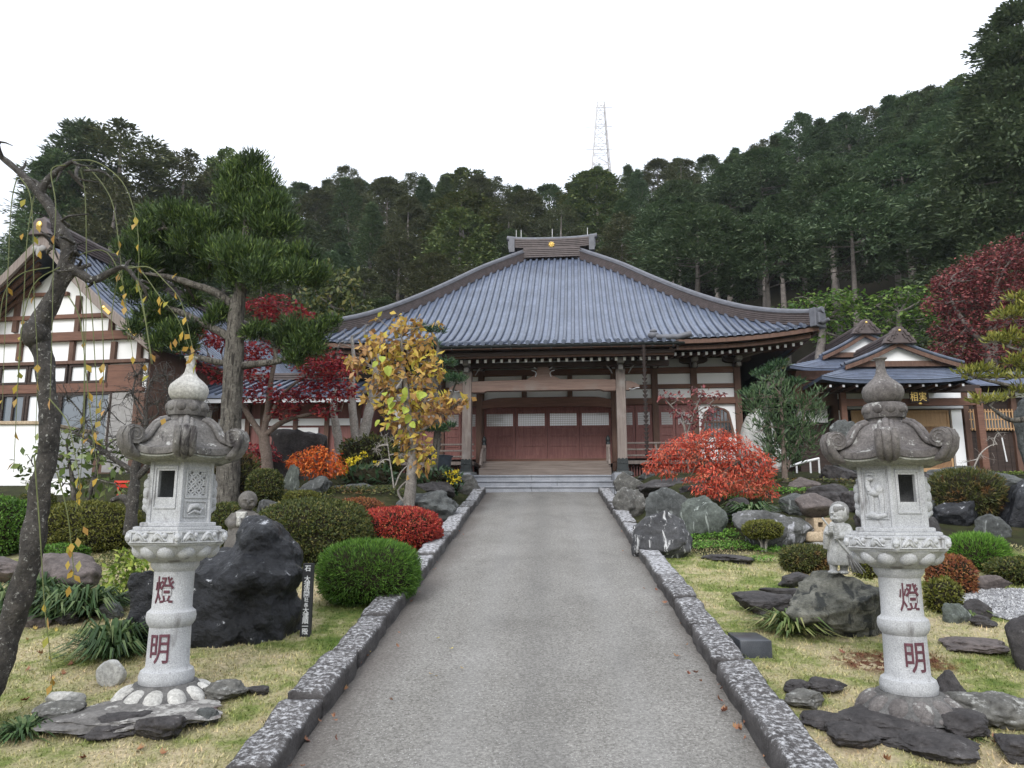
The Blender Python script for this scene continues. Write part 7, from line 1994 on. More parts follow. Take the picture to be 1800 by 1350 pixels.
bare('bare_shrub', 'pale leafless shrub beside the trunk of the yellow leaved tree',
     [(PX([(695, 880), (690, 840), (684, 800), (680, 770)], 13.4), [0.016, 0.014, 0.01, 0.006]), (PX([(690, 870), (705, 830), (735, 805)], 13.4), [0.014, 0.012, 0.008])],
     [(680, 780, 26), (700, 800, 26), (722, 815, 24), (672, 810, 20), (660, 790, 16)], 13.4, 'bark_pale', 6, 0.006)
# big juniper trained like a pine
M['leaf_juniper'] = m_leaf('leaf_juniper', [(0, (0.022, 0.042, 0.014)), (0.5, (0.052, 0.092, 0.025)), (0.85, (0.10, 0.155, 0.038)), (1, (0.19, 0.245, 0.065))], 0.2, patch=((0.02, 0.036, 0.015), 1.9, 0.49))
JY = 12.5
jun = [(444, 290, 32), (420, 306, 34), (462, 325, 36), (412, 345, 40), (446, 375, 44), (482, 360, 34), (500, 395, 34), (395, 320, 20), (470, 400, 40),
       (272, 384, 34, 0.3), (306, 378, 36), (338, 386, 36), (250, 412, 32), (224, 440, 26), (290, 420, 40, 0.4), (330, 425, 40), (366, 400, 36), (380, 440, 40),
       (412, 448, 46, -0.4), (446, 458, 48, -0.3), (482, 458, 44), (532, 452, 34), (556, 482, 30), (516, 482, 34, -0.3), (456, 484, 40, -0.5), (420, 490, 40), (552, 500, 18),
       (210, 492, 30), (232, 516, 32), (262, 500, 30, 0.4), (300, 470, 34, 0.5), (250, 455, 34), (280, 540, 28),
       (306, 588, 34), (278, 602, 26), (322, 606, 30), (290, 570, 26, 0.3), (338, 580, 22),
       (386, 552, 24), (372, 566, 18), (455, 584, 24), (482, 590, 18), (440, 588, 20), (516, 580, 34), (550, 590, 32), (532, 608, 34), (572, 574, 22), (588, 566, 14), (516, 632, 22), (494, 600, 22), (556, 616, 22)]
tree('juniper', 'big dark green trained juniper with layered feathery clumps left of the hall', 'tree',
     [(PX([(398, 900), (402, 800), (408, 700), (412, 620), (414, 560), (424, 500), (432, 430), (436, 370), (440, 300)], JY), [0.24, 0.19, 0.17, 0.165, 0.14, 0.11, 0.09, 0.06, 0.02]),
      (PX([(414, 540), (380, 515), (340, 500), (300, 488), (250, 480)], JY), [0.08, 0.07, 0.065, 0.05, 0.02]), (PX([(414, 600), (380, 580), (330, 555), (280, 535), (240, 515)], JY), [0.075, 0.07, 0.06, 0.045, 0.02]),
      (PX([(408, 640), (370, 634), (335, 622), (310, 600)], JY), [0.06, 0.055, 0.045, 0.02]), (PX([(412, 645), (450, 640), (500, 632), (530, 605)], JY), [0.075, 0.065, 0.05, 0.02]),
      (PX([(426, 490), (380, 450), (340, 420), (290, 400)], JY), [0.06, 0.05, 0.04, 0.02]), (PX([(428, 480), (470, 480), (520, 470), (545, 465)], JY), [0.06, 0.05, 0.035, 0.02])],
     CL([(a[0], a[1], a[2] * 0.92) + tuple(a[3:]) for a in jun + [(350, 450, 30, 0.5), (395, 400, 34, 0.4), (440, 420, 36, 0.3), (365, 480, 26, 0.5), (330, 500, 26, 0.5), (260, 560, 28, 0.2), (300, 545, 24, 0.4), (340, 530, 20, 0.6), (505, 460, 30, 0.3), (240, 580, 22)]], JY, 13500, 0.8), 'tuft', (0.115, 0.021), 'leaf_juniper', 'bark_grey', twigs=3, twig_r=0.014)
# crimson maple behind it
M['leaf_crimson'] = m_leaf('leaf_crimson', [(0, (0.13, 0.014, 0.025)), (0.5, (0.31, 0.03, 0.045)), (0.85, (0.50, 0.065, 0.07)), (1, (0.56, 0.14, 0.09))], 0.3)
M['leaf_maroon'] = m_leaf('leaf_maroon', [(0, (0.08, 0.02, 0.027)), (0.6, (0.21, 0.052, 0.056)), (1, (0.38, 0.13, 0.11))], 0.25)
M['leaf_orange'] = m_leaf('leaf_orange', [(0, (0.36, 0.05, 0.012)), (0.5, (0.6, 0.12, 0.02)), (1, (0.7, 0.24, 0.05))], 0.3)
M['leaf_scarlet'] = m_leaf('leaf_scarlet', [(0, (0.32, 0.035, 0.026)), (0.5, (0.56, 0.085, 0.048)), (0.9, (0.66, 0.17, 0.09)), (1, (0.56, 0.24, 0.13))], 0.3, patch=((0.46, 0.13, 0.07), 2.2, 0.52))
MY = 14.2
tree('maple_tree', 'crimson maple with a smooth brown trunk behind the juniper', 'tree',
     [(PX([(472, 850), (468, 800), (463, 765)], MY), [0.13, 0.11, 0.10]), (PX([(463, 770), (440, 735), (420, 700), (400, 660)], MY), [0.07, 0.06, 0.045, 0.02]),
      (PX([(463, 770), (470, 720), (478, 660), (490, 590), (495, 545)], MY), [0.07, 0.06, 0.05, 0.03, 0.015]), (PX([(466, 765), (500, 740), (550, 728), (600, 722)], MY), [0.06, 0.05, 0.035, 0.015]), (PX([(470, 740), (500, 690), (540, 660)], MY), [0.045, 0.035, 0.015])],
     CL([(490, 535, 36, 0.3), (455, 535, 24), (525, 550, 26), (505, 570, 24), (470, 555, 24), (430, 620, 34), (460, 610, 30), (400, 600, 30), (370, 590, 30), (345, 570, 26), (360, 640, 26), (400, 660, 30), (440, 660, 34), (470, 690, 36), (510, 700, 32), (545, 640, 34, -0.3), (575, 630, 34), (600, 650, 30), (560, 665, 36), (590, 690, 34), (540, 690, 30), (610, 680, 22), (570, 720, 24), (500, 725, 26), (430, 700, 24), (452, 640, 26), (330, 610, 20)], MY, 1500, 0.5),
     'maple', (0.085, 0.06), 'leaf_crimson', 'bark_brown', twigs=5, twig_r=0.006)
tree('maple_bush', 'low deep red maple bush left of the standing slab', 'tree',
     [(PX([(456, 850), (455, 820), (452, 795)], 14.6), [0.03, 0.025, 0.015])], CL([(440, 792, 22), (462, 788, 22), (455, 808, 24), (478, 800, 18), (446, 820, 18)], 14.6, 2200, 0.7), 'weep', (0.07, 0.04), 'leaf_crimson', 'bark_brown', twigs=3)
tree('laceleaf_maple', 'orange weeping laceleaf maple before the standing slab', 'tree',
     [(PX([(556, 852), (558, 830), (552, 806)], 13.6), [0.03, 0.025, 0.015])],
     CL([(555, 800, 26), (530, 806, 22), (520, 814, 16), (580, 808, 24), (545, 822, 24), (572, 824, 24), (596, 822, 16), (560, 792, 16), (510, 812, 10)], 13.6, 3600, 0.75), 'weep', (0.075, 0.028), 'leaf_orange', 'bark_brown', twigs=3)
# pale trunked tree
bare('persimmon_tree', 'almost leafless tree with several pale trunks behind the yellow leaved tree',
     [(PX([(632, 800), (640, 760), (652, 710), (660, 660), (668, 610)], 15.2), [0.13, 0.12, 0.10, 0.07, 0.03]), (PX([(630, 790), (622, 740), (618, 690), (622, 640), (618, 590)], 15.2), [0.11, 0.09, 0.08, 0.05, 0.02]),
      (PX([(600, 800), (592, 760), (586, 720), (590, 680)], 15.2), [0.10, 0.085, 0.07, 0.03]), (PX([(652, 712), (690, 690), (712, 660)], 15.2), [0.05, 0.035, 0.015])],
     [(618, 600, 26), (640, 580, 30), (668, 600, 26), (595, 610, 24), (690, 650, 20), (600, 660, 20)], 15.2, 'bark_pale', 6, 0.006)
# red laceleaf maple right of the path
RYm = 12.4
red = [(1165, 800, 30), (1190, 786, 34), (1220, 775, 34), (1255, 768, 34), (1285, 775, 34), (1150, 815, 22), (1175, 826, 26), (1205, 812, 28), (1310, 792, 34), (1335, 808, 30), (1262, 800, 34), (1295, 815, 36), (1330, 835, 32),
       (1250, 835, 34, -0.3), (1280, 848, 34, -0.3), (1235, 858, 26, -0.3), (1310, 856, 30, -0.2), (1345, 850, 24), (1240, 818, 28), (1142, 824, 14), (1352, 868, 18), (1262, 864, 22, -0.4), (1300, 832, 28), (1225, 796, 26), (1212, 842, 14), (1272, 782, 26), (1345, 826, 22), (1325, 868, 14)]
tree('laceleaf_maple', 'wide scarlet weeping laceleaf maple right of the steps', 'tree',
     [(PX([(1262, 880), (1262, 850), (1250, 820), (1240, 790)], RYm), [0.06, 0.055, 0.045, 0.02]), (PX([(1262, 850), (1290, 815), (1320, 805)], RYm), [0.045, 0.035, 0.015]), (PX([(1255, 825), (1215, 800), (1180, 800)], RYm), [0.04, 0.03, 0.012])],
     CL([(a[0], a[1], a[2] * 0.9) + tuple(a[3:]) for a in red], RYm, 4600, 0.6), 'weep', (0.065, 0.022), 'leaf_scarlet', 'bark_brown', twigs=5, twig_r=0.006)
# plum coloured sparse tree before the bell window
tree('dogwood_tree', 'slender tree with a few purple pink leaves before the right bell window', 'tree',
     [(PX([(1212, 830), (1206, 770), (1198, 735), (1178, 712), (1168, 700)], 14.6), [0.028, 0.022, 0.017, 0.012, 0.006]), (PX([(1206, 770), (1222, 720), (1234, 690), (1232, 678)], 14.6), [0.026, 0.02, 0.012, 0.006]), (PX([(1200, 740), (1240, 715), (1265, 695)], 14.6), [0.02, 0.012, 0.006])],
     CL([(1168, 695, 16), (1190, 700, 14), (1228, 686, 18), (1245, 698, 16), (1265, 692, 12), (1220, 708, 16), (1240, 730, 22), (1200, 728, 20), (1218, 742, 20), (1254, 720, 14), (1185, 722, 14)], 14.6, 900, 0.7), 'hang', (0.08, 0.045), 'leaf_maroon', 'bark_mid', twigs=6, twig_r=0.005)
# yew with feathery branches
M['leaf_yew'] = m_leaf('leaf_yew', [(0, (0.025, 0.05, 0.022)), (0.5, (0.06, 0.105, 0.045)), (1, (0.13, 0.19, 0.09))], 0.2)
yew = [(1335, 690, 20), (1360, 675, 22), (1325, 720, 26), (1350, 715, 30), (1378, 700, 30), (1405, 715, 28), (1425, 705, 22), (1340, 750, 26), (1370, 745, 34), (1400, 750, 34), (1430, 740, 26), (1360, 780, 32), (1395, 785, 34), (1425, 775, 28), (1350, 805, 24), (1385, 810, 26), (1435, 720, 14), (1320, 700, 12), (1440, 690, 8), (1372, 665, 10)]
tree('yew_bush', 'tall feathery dark green yew bush left of the entrance hall', 'shrub',
     [(PX([(1380, 850), (1378, 800), (1375, 740), (1370, 690)], 14.4), [0.06, 0.05, 0.035, 0.015]), (PX([(1380, 830), (1405, 770), (1415, 720)], 14.4), [0.04, 0.03, 0.012])],
     CL(yew, 14.4, 1500, 0.9), 'tuft', (0.14, 0.03), 'leaf_yew', 'bark_brown', twigs=6, twig_r=0.007)
# cloud pruned pines
M['leaf_pine'] = m_leaf('leaf_pine', [(0, (0.012, 0.035, 0.016)), (0.6, (0.03, 0.07, 0.028)), (1, (0.08, 0.14, 0.05))], 0.1)
M['leaf_podocarp'] = m_leaf('leaf_podocarp', [(0, (0.07, 0.085, 0.012)), (0.5, (0.17, 0.18, 0.03)), (1, (0.34, 0.32, 0.07))], 0.2)
tree('cloud_pine', 'cloud pruned pine with flat dark pads behind the yellow leaved tree', 'tree',
     [(PX([(762, 830), (768, 770), (772, 720), (762, 660), (770, 610), (756, 580)], 15.6), [0.08, 0.07, 0.055, 0.045, 0.035, 0.02]), (PX([(770, 720), (790, 700), (802, 672)], 15.6), [0.04, 0.03, 0.015]), (PX([(772, 745), (745, 752), (730, 762)], 15.6), [0.04, 0.03, 0.015])],
     CL([(740, 578, 18, 0, 0.4), (765, 582, 20, 0, 0.4), (758, 606, 18, 0, 0.4), (785, 640, 22, 0, 0.4), (775, 660, 20, 0, 0.4), (800, 668, 24, -0.2, 0.4), (740, 655, 20, 0, 0.4), (735, 752, 26, -0.2, 0.4), (765, 756, 26, -0.2, 0.4), (790, 750, 16, -0.2, 0.4), (752, 700, 16, 0.2, 0.4)], 15.6, 5200), 'needle', (0.10, 0.018), 'leaf_pine', 'bark_grey', twigs=3, twig_r=0.008)
tree('cloud_pine', 'cloud pruned pine with dark pads between hall and entrance hall', 'tree',
     [(PX([(1350, 830), (1352, 760), (1345, 700), (1358, 660), (1372, 640)], 16.4), [0.07, 0.06, 0.05, 0.035, 0.02]), (PX([(1346, 705), (1330, 690)], 16.4), [0.03, 0.015]), (PX([(1356, 670), (1390, 668), (1402, 674)], 16.4), [0.03, 0.025, 0.012])],
     CL([(1368, 643, 18, 0, 0.45), (1340, 658, 20, 0, 0.45), (1355, 650, 14, 0, 0.45), (1395, 674, 20, 0, 0.4), (1376, 678, 16, 0, 0.4), (1318, 692, 20, 0, 0.45), (1338, 694, 16, 0, 0.4)], 16.4, 5200), 'needle', (0.11, 0.02), 'leaf_pine', 'bark_grey', twigs=3, twig_r=0.008)
pod = [(1772, 556, 26), (1800, 548, 30), (1748, 600, 22), (1776, 594, 28), (1806, 600, 30), (1700, 656, 20), (1726, 652, 22), (1750, 662, 20), (1712, 664, 16), (1790, 636, 26), (1815, 645, 26), (1792, 664, 20), (1818, 690, 24), (1726, 706, 20), (1750, 704, 18), (1770, 700, 12), (1790, 686, 18), (1840, 580, 34), (1845, 640, 34), (1785, 525, 18), (1830, 520, 30)]
tree('cloud_podocarpus', 'cloud pruned tree with yellow green pads at the right edge', 'tree',
     [(PX([(1862, 850), (1856, 760), (1846, 680), (1836, 610), (1820, 550)], 13.0), [0.13, 0.12, 0.10, 0.07, 0.03]), (PX([(1850, 720), (1810, 735), (1775, 738), (1750, 722), (1738, 712)], 13.0), [0.06, 0.05, 0.04, 0.03, 0.015]), (PX([(1842, 660), (1800, 680), (1750, 672), (1715, 664)], 13.0), [0.05, 0.04, 0.03, 0.012]), (PX([(1836, 620), (1790, 615), (1760, 605)], 13.0), [0.045, 0.03, 0.012])],
     CL(pod, 13.0, 2400, 0.5), 'needle', (0.13, 0.028), 'leaf_podocarp', 'bark_grey', twigs=3, twig_r=0.01)
bare('bare_tree', 'thin leafless branches before the boarded wall of the entrance hall',
     [(PX([(1708, 832), (1722, 800), (1738, 785), (1752, 780)], 13.2), [0.014, 0.012, 0.008, 0.005])], [(1740, 770, 18), (1725, 800, 16), (1700, 812, 14), (1755, 760, 14)], 13.2, 'bark_pale', 4, 0.004)
# yellow leaved tree in front of the hall: large drooping leaves
M['leaf_gold'] = m_leaf('leaf_gold', [(0, (0.26, 0.13, 0.045)), (0.35, (0.45, 0.27, 0.09)), (0.62, (0.56, 0.38, 0.10)), (0.85, (0.58, 0.45, 0.07)), (1, (0.48, 0.46, 0.08))], 0.35, patch=((0.46, 0.26, 0.14), 1.6, 0.52))
M['leaf_lime_big'] = m_leaf('leaf_lime_big', [(0, (0.30, 0.34, 0.05)), (1, (0.38, 0.46, 0.08))], 0.3)
TYY = 12.3
yel = [(690, 575, 16), (660, 590, 22), (715, 580, 26), (745, 600, 26), (650, 618, 26), (685, 615, 34), (722, 620, 36), (756, 630, 28), (635, 640, 24), (665, 650, 30), (700, 655, 34), (738, 660, 36), (770, 650, 24), (680, 690, 28), (712, 700, 36), (750, 695, 36), (780, 700, 24), (690, 730, 28), (724, 735, 34), (760, 728, 28), (705, 755, 24), (790, 718, 20), (628, 655, 14), (660, 680, 18), (722, 785, 16), (735, 800, 14), (745, 815, 16), (705, 800, 12), (730, 770, 20), (712, 772, 16), (745, 790, 14), (725, 825, 12), (805, 712, 14), (732, 572, 10), (755, 590, 14), (672, 710, 20)]
yt = tree('yellow_leaved_tree', 'tree with large curled golden brown leaves standing before the hall', 'tree',
     [(PX([(718, 895), (722, 850), (726, 800), (722, 760), (716, 700), (708, 640), (706, 590)], TYY), [0.10, 0.09, 0.085, 0.07, 0.05, 0.03, 0.012]), (PX([(720, 752), (750, 700), (765, 655)], TYY), [0.04, 0.03, 0.012]), (PX([(716, 720), (680, 680), (655, 645)], TYY), [0.04, 0.03, 0.012]),
      (PX([(716, 890), (700, 862), (735, 830)], TYY), [0.02, 0.018, 0.008]), (PX([(722, 770), (780, 730), (800, 712)], TYY), [0.03, 0.02, 0.008])],
     CL([(a[0] + rng.normal() * 5 + max(0, a[1] - 640) * 0.03, a[1] + rng.normal() * 4, a[2] * 0.76) for a in yel if a[1] < 770] + [a for a in yel if a[1] >= 770] + [(620, 640, 10), (610, 628, 7), (815, 705, 10), (825, 700, 7), (640, 690, 8), (648, 705, 10), (770, 570, 8), (700, 555, 7), (735, 560, 7), (665, 560, 6)], TYY, 1150, 0.9), 'hang', (0.14, 0.072), 'leaf_gold', 'bark_mid', twigs=5, twig_r=0.006)
# a few broad lime leaves that have not turned
foot = np.array(yt.location)
V = []
for px, py in ((664, 645), (682, 652), (712, 690), (710, 703), (738, 696), (748, 700), (692, 716), (694, 730), (714, 726), (720, 738), (700, 745), (676, 700), (722, 752), (690, 708), (672, 636), (686, 755), (668, 748)):
    c = P(px, py - 10, TYY - 0.34 - 0.12 * rng.random()) - foot; r = 0.10 + 0.06 * rng.random(); tl = rng.normal() * 0.7
    U = unit(np.array([[math.sin(tl), -0.35 + 0.5 * rng.normal(), -math.cos(tl)]]))[0]; S = unit(np.cross([[0.5 * rng.normal(), -1, 0.4]], [U]))[0]; Mn = np.cross(U, S)
    K = 6
    def q_(k):
        f_ = k / K; wdt = r * 0.44 * (math.sin(math.pi * f_ ** 0.75)) ** 0.75
        return c + U * r * f_ * 1.25 + Mn * 0.05 * r * math.sin(3 * f_), wdt
    for k in range(K):
        (pa, wa), (pb, wb) = q_(k), q_(k + 1)
        for sg in (-1, 1):
            V.append([pa, pa + S * wa * sg + Mn * wa * 0.3, pb + S * wb * sg + Mn * wb * 0.3, pb])
np_mesh('unturned_foliage', np.array(V), 4, M['leaf_lime_big'], yt)
# the weeping cherry at the left edge
CYY = 4.6
def C_(l): return PX(l, CYY)
foot = GP(-12, 1180); 
limbs = [(C_([(-70, 1330), (-16, 1205), (14, 1110), (48, 1000), (66, 900), (82, 800), (88, 740), (84, 680), (74, 625), (68, 580), (86, 540), (108, 490), (118, 455), (118, 430), (104, 395), (70, 340), (30, 300), (2, 275)]), [0.12, 0.095, 0.078, 0.074, 0.07, 0.066, 0.064, 0.062, 0.068, 0.084, 0.064, 0.056, 0.06, 0.05, 0.042, 0.036, 0.024, 0.016]),
         (C_([(70, 350), (80, 322), (105, 298), (130, 282)]), [0.03, 0.026, 0.02, 0.012]), (C_([(72, 330), (58, 318), (35, 312)]), [0.022, 0.016, 0.01]),
         (C_([(120, 470), (140, 480), (165, 492), (195, 478), (220, 470), (240, 492), (262, 508)]), [0.04, 0.03, 0.028, 0.022, 0.018, 0.012, 0.006]), (C_([(2, 275), (-6, 262), (-14, 250)]), [0.016, 0.012, 0.008]),
         (C_([(100, 520), (130, 480), (160, 465)]), [0.03, 0.02, 0.012])]
ch = thing('weeping_cherry', 'gnarled weeping cherry with bare hanging twigs at the left edge', 'tree', limbs[0][0][0])
f0 = np.array(limbs[0][0][0]); b = MB(f0)
for pts, r in limbs:
    fp = fine(pts, 6); b.tube(fp, [0.88 * a_ for a_ in np.interp(np.linspace(0, len(pts) - 1, len(fp)), range(len(pts)), r)], 14, 0.45)
for a_, b_2 in ((( 130, 282), (165, 292)), ((140, 290), (175, 320)), ((110, 296), (98, 320)), ((60, 318), (30, 322)), ((30, 300), (46, 282)), ((6, 280), (22, 256)), ((150, 300), (200, 318)), ((165, 490), (150, 505)), ((220, 470), (232, 455)), ((240, 492), (268, 500)), ((250, 500), (256, 530)), ((88, 330), (70, 318)), ((120, 300), (150, 330))):
    b.tube(curve_pts(P(*a_, CYY), P(*b_2, CYY + 0.05 * rng.normal()), 6, 0.22), [0.013, 0.012, 0.010, 0.008, 0.006, 0.003], 6, 0.5)
kn = P(66, 588, CYY); b.ball((kn[0], kn[1] - 0.02, kn[2]), (0.085, 0.09, 0.10), 16, 12)
for _ in range(14):
    k_c = P(rng.integers(96, 132), rng.integers(410, 470), CYY) + rng.normal(size=3) * 0.03; b.tube(curve_pts(k_c, k_c + rdir(1)[0] * 0.16, 4, 0.2), [0.014, 0.011, 0.008, 0.004], 6)
b.build('trunk', M['bark_cherry'], ch, smooth=70)
tw = MB(f0); lv = []
hang = [([(130, 282), (142, 300), (150, 350), (152, 480), (150, 640), (148, 760)], 0), ([(125, 284), (160, 300), (195, 350), (208, 420), (218, 520), (226, 600)], 0.1), ([(128, 282), (170, 285), (215, 320), (238, 380), (244, 440), (243, 500)], -0.1),
        ([(115, 290), (90, 300), (98, 360), (94, 450), (92, 560), (88, 700)], -0.2), ([(35, 312), (52, 340), (58, 400), (60, 520), (66, 640), (62, 780)], -0.1), ([(30, 312), (20, 360), (14, 480), (8, 600), (4, 720)], 0.15), ([(60, 345), (48, 420), (40, 560), (30, 700)], 0.1),
        ([(240, 492), (252, 540), (262, 600), (268, 640)], -0.15), ([(200, 478), (240, 470), (280, 520), (312, 560), (332, 610)], 0.0), ([(225, 472), (262, 470), (290, 495), (318, 530), (336, 600), (345, 640)], -0.1), ([(215, 470), (205, 500), (196, 560), (200, 600)], 0.1), ([(255, 505), (248, 520), (258, 580), (266, 640)], 0.1),
        ([(145, 485), (158, 520), (165, 600), (170, 720), (160, 800)], 0.0), ([(130, 480), (142, 520), (148, 600), (146, 760), (140, 860)], 0.2), ([(120, 455), (180, 440), (210, 480), (222, 540), (235, 640)], 0.15), ([(165, 495), (178, 540), (182, 660), (176, 740)], -0.1), ([(88, 470), (40, 480), (10, 510), (0, 560), (-6, 640)], 0.0), ([(105, 470), (60, 500), (38, 580), (30, 700), (24, 830)], -0.15),
        ([(60, 800), (70, 930), (78, 1060), (88, 1150), (92, 1210)], -0.25), ([(100, 830), (118, 900), (128, 985), (130, 1020)], -0.1), ([(86, 700), (118, 740), (128, 780), (140, 850), (132, 900)], -0.05), ([(120, 520), (140, 560), (150, 640), (158, 720), (168, 800), (172, 840)], -0.15)]
for pts, dy in hang:
    pp = fine([P(a, c_, CYY + dy) for a, c_ in pts], 5); tw.tube(pp, list(np.linspace(0.0045, 0.0018, len(pp))), 5)
    for i in range(len(pp) // 2, len(pp)):
        if rng.random() < 0.28: lv.append(pp[i])
tw.build('hanging_branches', M['twig_green'], ch)
for px, py in ((41, 410), (45, 350), (60, 415), (70, 440), (312, 480), (296, 530), (308, 595), (316, 590), (300, 600), (338, 605), (282, 540), (215, 525), (222, 515), (258, 520), (180, 640), (178, 700), (150, 755), (156, 770), (185, 720), (255, 640), (262, 660), (340, 630), (290, 735), (136, 945), (124, 965), (120, 985), (140, 985), (128, 1010), (122, 1030), (126, 1000), (84, 1085), (146, 925), (66, 395), (118, 960)):
    lv.append(P(px, py, CYY + rng.normal() * 0.08))
lv = np.array(lv) - f0; n = len(lv)
M['leaf_cherry'] = m_leaf('leaf_cherry', [(0, (0.28, 0.15, 0.03)), (0.5, (0.45, 0.30, 0.05)), (0.8, (0.30, 0.30, 0.05)), (1, (0.5, 0.27, 0.12))], 0.3)
np_mesh('foliage', leaf_quads(lv, rng.normal(size=(n, 3)) * 0.35 + (0, 0, -1.0), rng.normal(size=(n, 3)) * (0.6, 0.3, 0.3) + (0, -1, 0), 0.05 + 0.03 * rng.random(n), 0.026 + 0.014 * rng.random(n), 0.25), 4, M['leaf_cherry'], ch)
# red planter behind the plum
p = P(222, 862, 12.8); b = MB(p)
x0, x1 = Xat(204, 850, 12.8), Xat(236, 850, 12.8); z0, z1 = float(P(220, 857, 12.8)[2]), float(P(220, 846, 12.8)[2])
b.add([(x0 + 0.02, 12.8, z0), (x1 - 0.02, 12.8, z0), (x1 - 0.02, 12.96, z0), (x0 + 0.02, 12.96, z0), (x0, 12.78, z1), (x1, 12.78, z1), (x1, 12.98, z1), (x0, 12.98, z1)], [(0, 3, 2, 1), (0, 1, 5, 4), (1, 2, 6, 5), (2, 3, 7, 6), (3, 0, 4, 7), (4, 5, 6, 7)])
b.box(x0 - 0.015, x1 + 0.015, 12.765, 12.779, z1 - 0.03, z1 + 0.01); b.box(x0 + 0.03, x0 + 0.06, 12.8, 12.9, float(hgt(p[0], 12.8)) - 0.05, z0); b.box(x1 - 0.06, x1 - 0.03, 12.8, 12.9, float(hgt(p[0], 12.8)) - 0.05, z0)
tag(b.build('planter', M['red_plastic']), 'red planter box behind the bare plum tree', 'planter')

# ------------------------------------------------------------------ broadleaf trees behind the buildings
M['leaf_lightgreen'] = m_leaf('leaf_lightgreen', [(0, (0.035, 0.08, 0.015)), (0.5, (0.09, 0.17, 0.03)), (1, (0.2, 0.28, 0.06))], 0.3)
def cl3(lst, Y, n, fl): return CL(lst, Y, n, fl)
tree('broadleaf_tree', 'light green broadleaf tree just right of the hall roof', 'tree', [(PX([(1440, 700), (1442, 620), (1450, 560)], 25), [0.2, 0.16, 0.08])],
     cl3([(1390, 545, 34), (1425, 530, 40), (1460, 525, 40), (1490, 520, 36), (1440, 560, 44), (1480, 555, 44), (1410, 570, 30), (1500, 545, 30), (1470, 590, 40)], 25, 300, 0.4), 'maple', (0.17, 0.10), 'leaf_lightgreen', 'bark_forest', twigs=4, twig_r=0.02)
tree('broadleaf_tree', 'light green broadleaf tree behind the two gables', 'tree', [(PX([(1580, 700), (1582, 620), (1580, 550)], 27), [0.2, 0.16, 0.08])],
     cl3([(1540, 535, 34), (1570, 520, 38), (1600, 515, 34), (1625, 525, 26), (1560, 560, 40), (1600, 550, 40), (1530, 580, 34), (1625, 560, 30), (1590, 590, 34)], 27, 290, 0.4), 'maple', (0.17, 0.10), 'leaf_lightgreen', 'bark_forest', twigs=4, twig_r=0.02)
tree('maple_tree', 'dark purple red maple rising behind the entrance hall at right', 'tree', [(PX([(1740, 760), (1742, 640), (1745, 540)], 23.5), [0.25, 0.2, 0.1]), (PX([(1742, 620), (1690, 560), (1670, 520)], 23.5), [0.12, 0.08, 0.03])],
     cl3([(1680, 490, 40), (1720, 470, 44), (1760, 450, 44), (1800, 440, 48), (1660, 530, 38), (1700, 525, 46), (1745, 510, 50), (1790, 500, 50), (1670, 575, 36), (1710, 575, 46), (1755, 570, 50), (1800, 560, 46), (1690, 620, 36), (1730, 620, 40), (1840, 480, 56), (1660, 610, 24), (1770, 620, 40), (1650, 500, 20)], 23.5, 1100, 0.6), 'maple', (0.11, 0.065), 'leaf_maroon', 'bark_forest', twigs=4, twig_r=0.02)
for px, lab in ((1300, 'dark evergreen shrubs behind the right corner of the hall'), (1650, 'dark evergreen bush under the purple red maple')):
    tree('evergreen_bush', lab, 'shrub', [(PX([(px, 760), (px, 700), (px, 640)], 27), [0.15, 0.1, 0.05])], cl3([(px - 40, 660, 50), (px, 640, 55), (px + 40, 660, 50), (px - 10, 700, 60), (px + 30, 720, 50), (px - 50, 720, 40)], 27, 300, 0.8), 'ball', (0.22, 0.12), 'leaf_dark', 'bark_forest', twigs=2)
tree('evergreen_tree', 'dark evergreen filling the gap between juniper and hall roof', 'tree', [(PX([(580, 760), (582, 640), (585, 540)], 29), [0.2, 0.16, 0.06])],
     cl3([(560, 520, 44), (600, 500, 40), (580, 560, 50), (540, 570, 44), (620, 545, 36), (560, 620, 50), (600, 610, 44), (520, 620, 44), (570, 480, 30)], 29, 260, 0.8), 'ball', (0.26, 0.13), 'leaf_dark', 'bark_forest', twigs=2, twig_r=0.02)

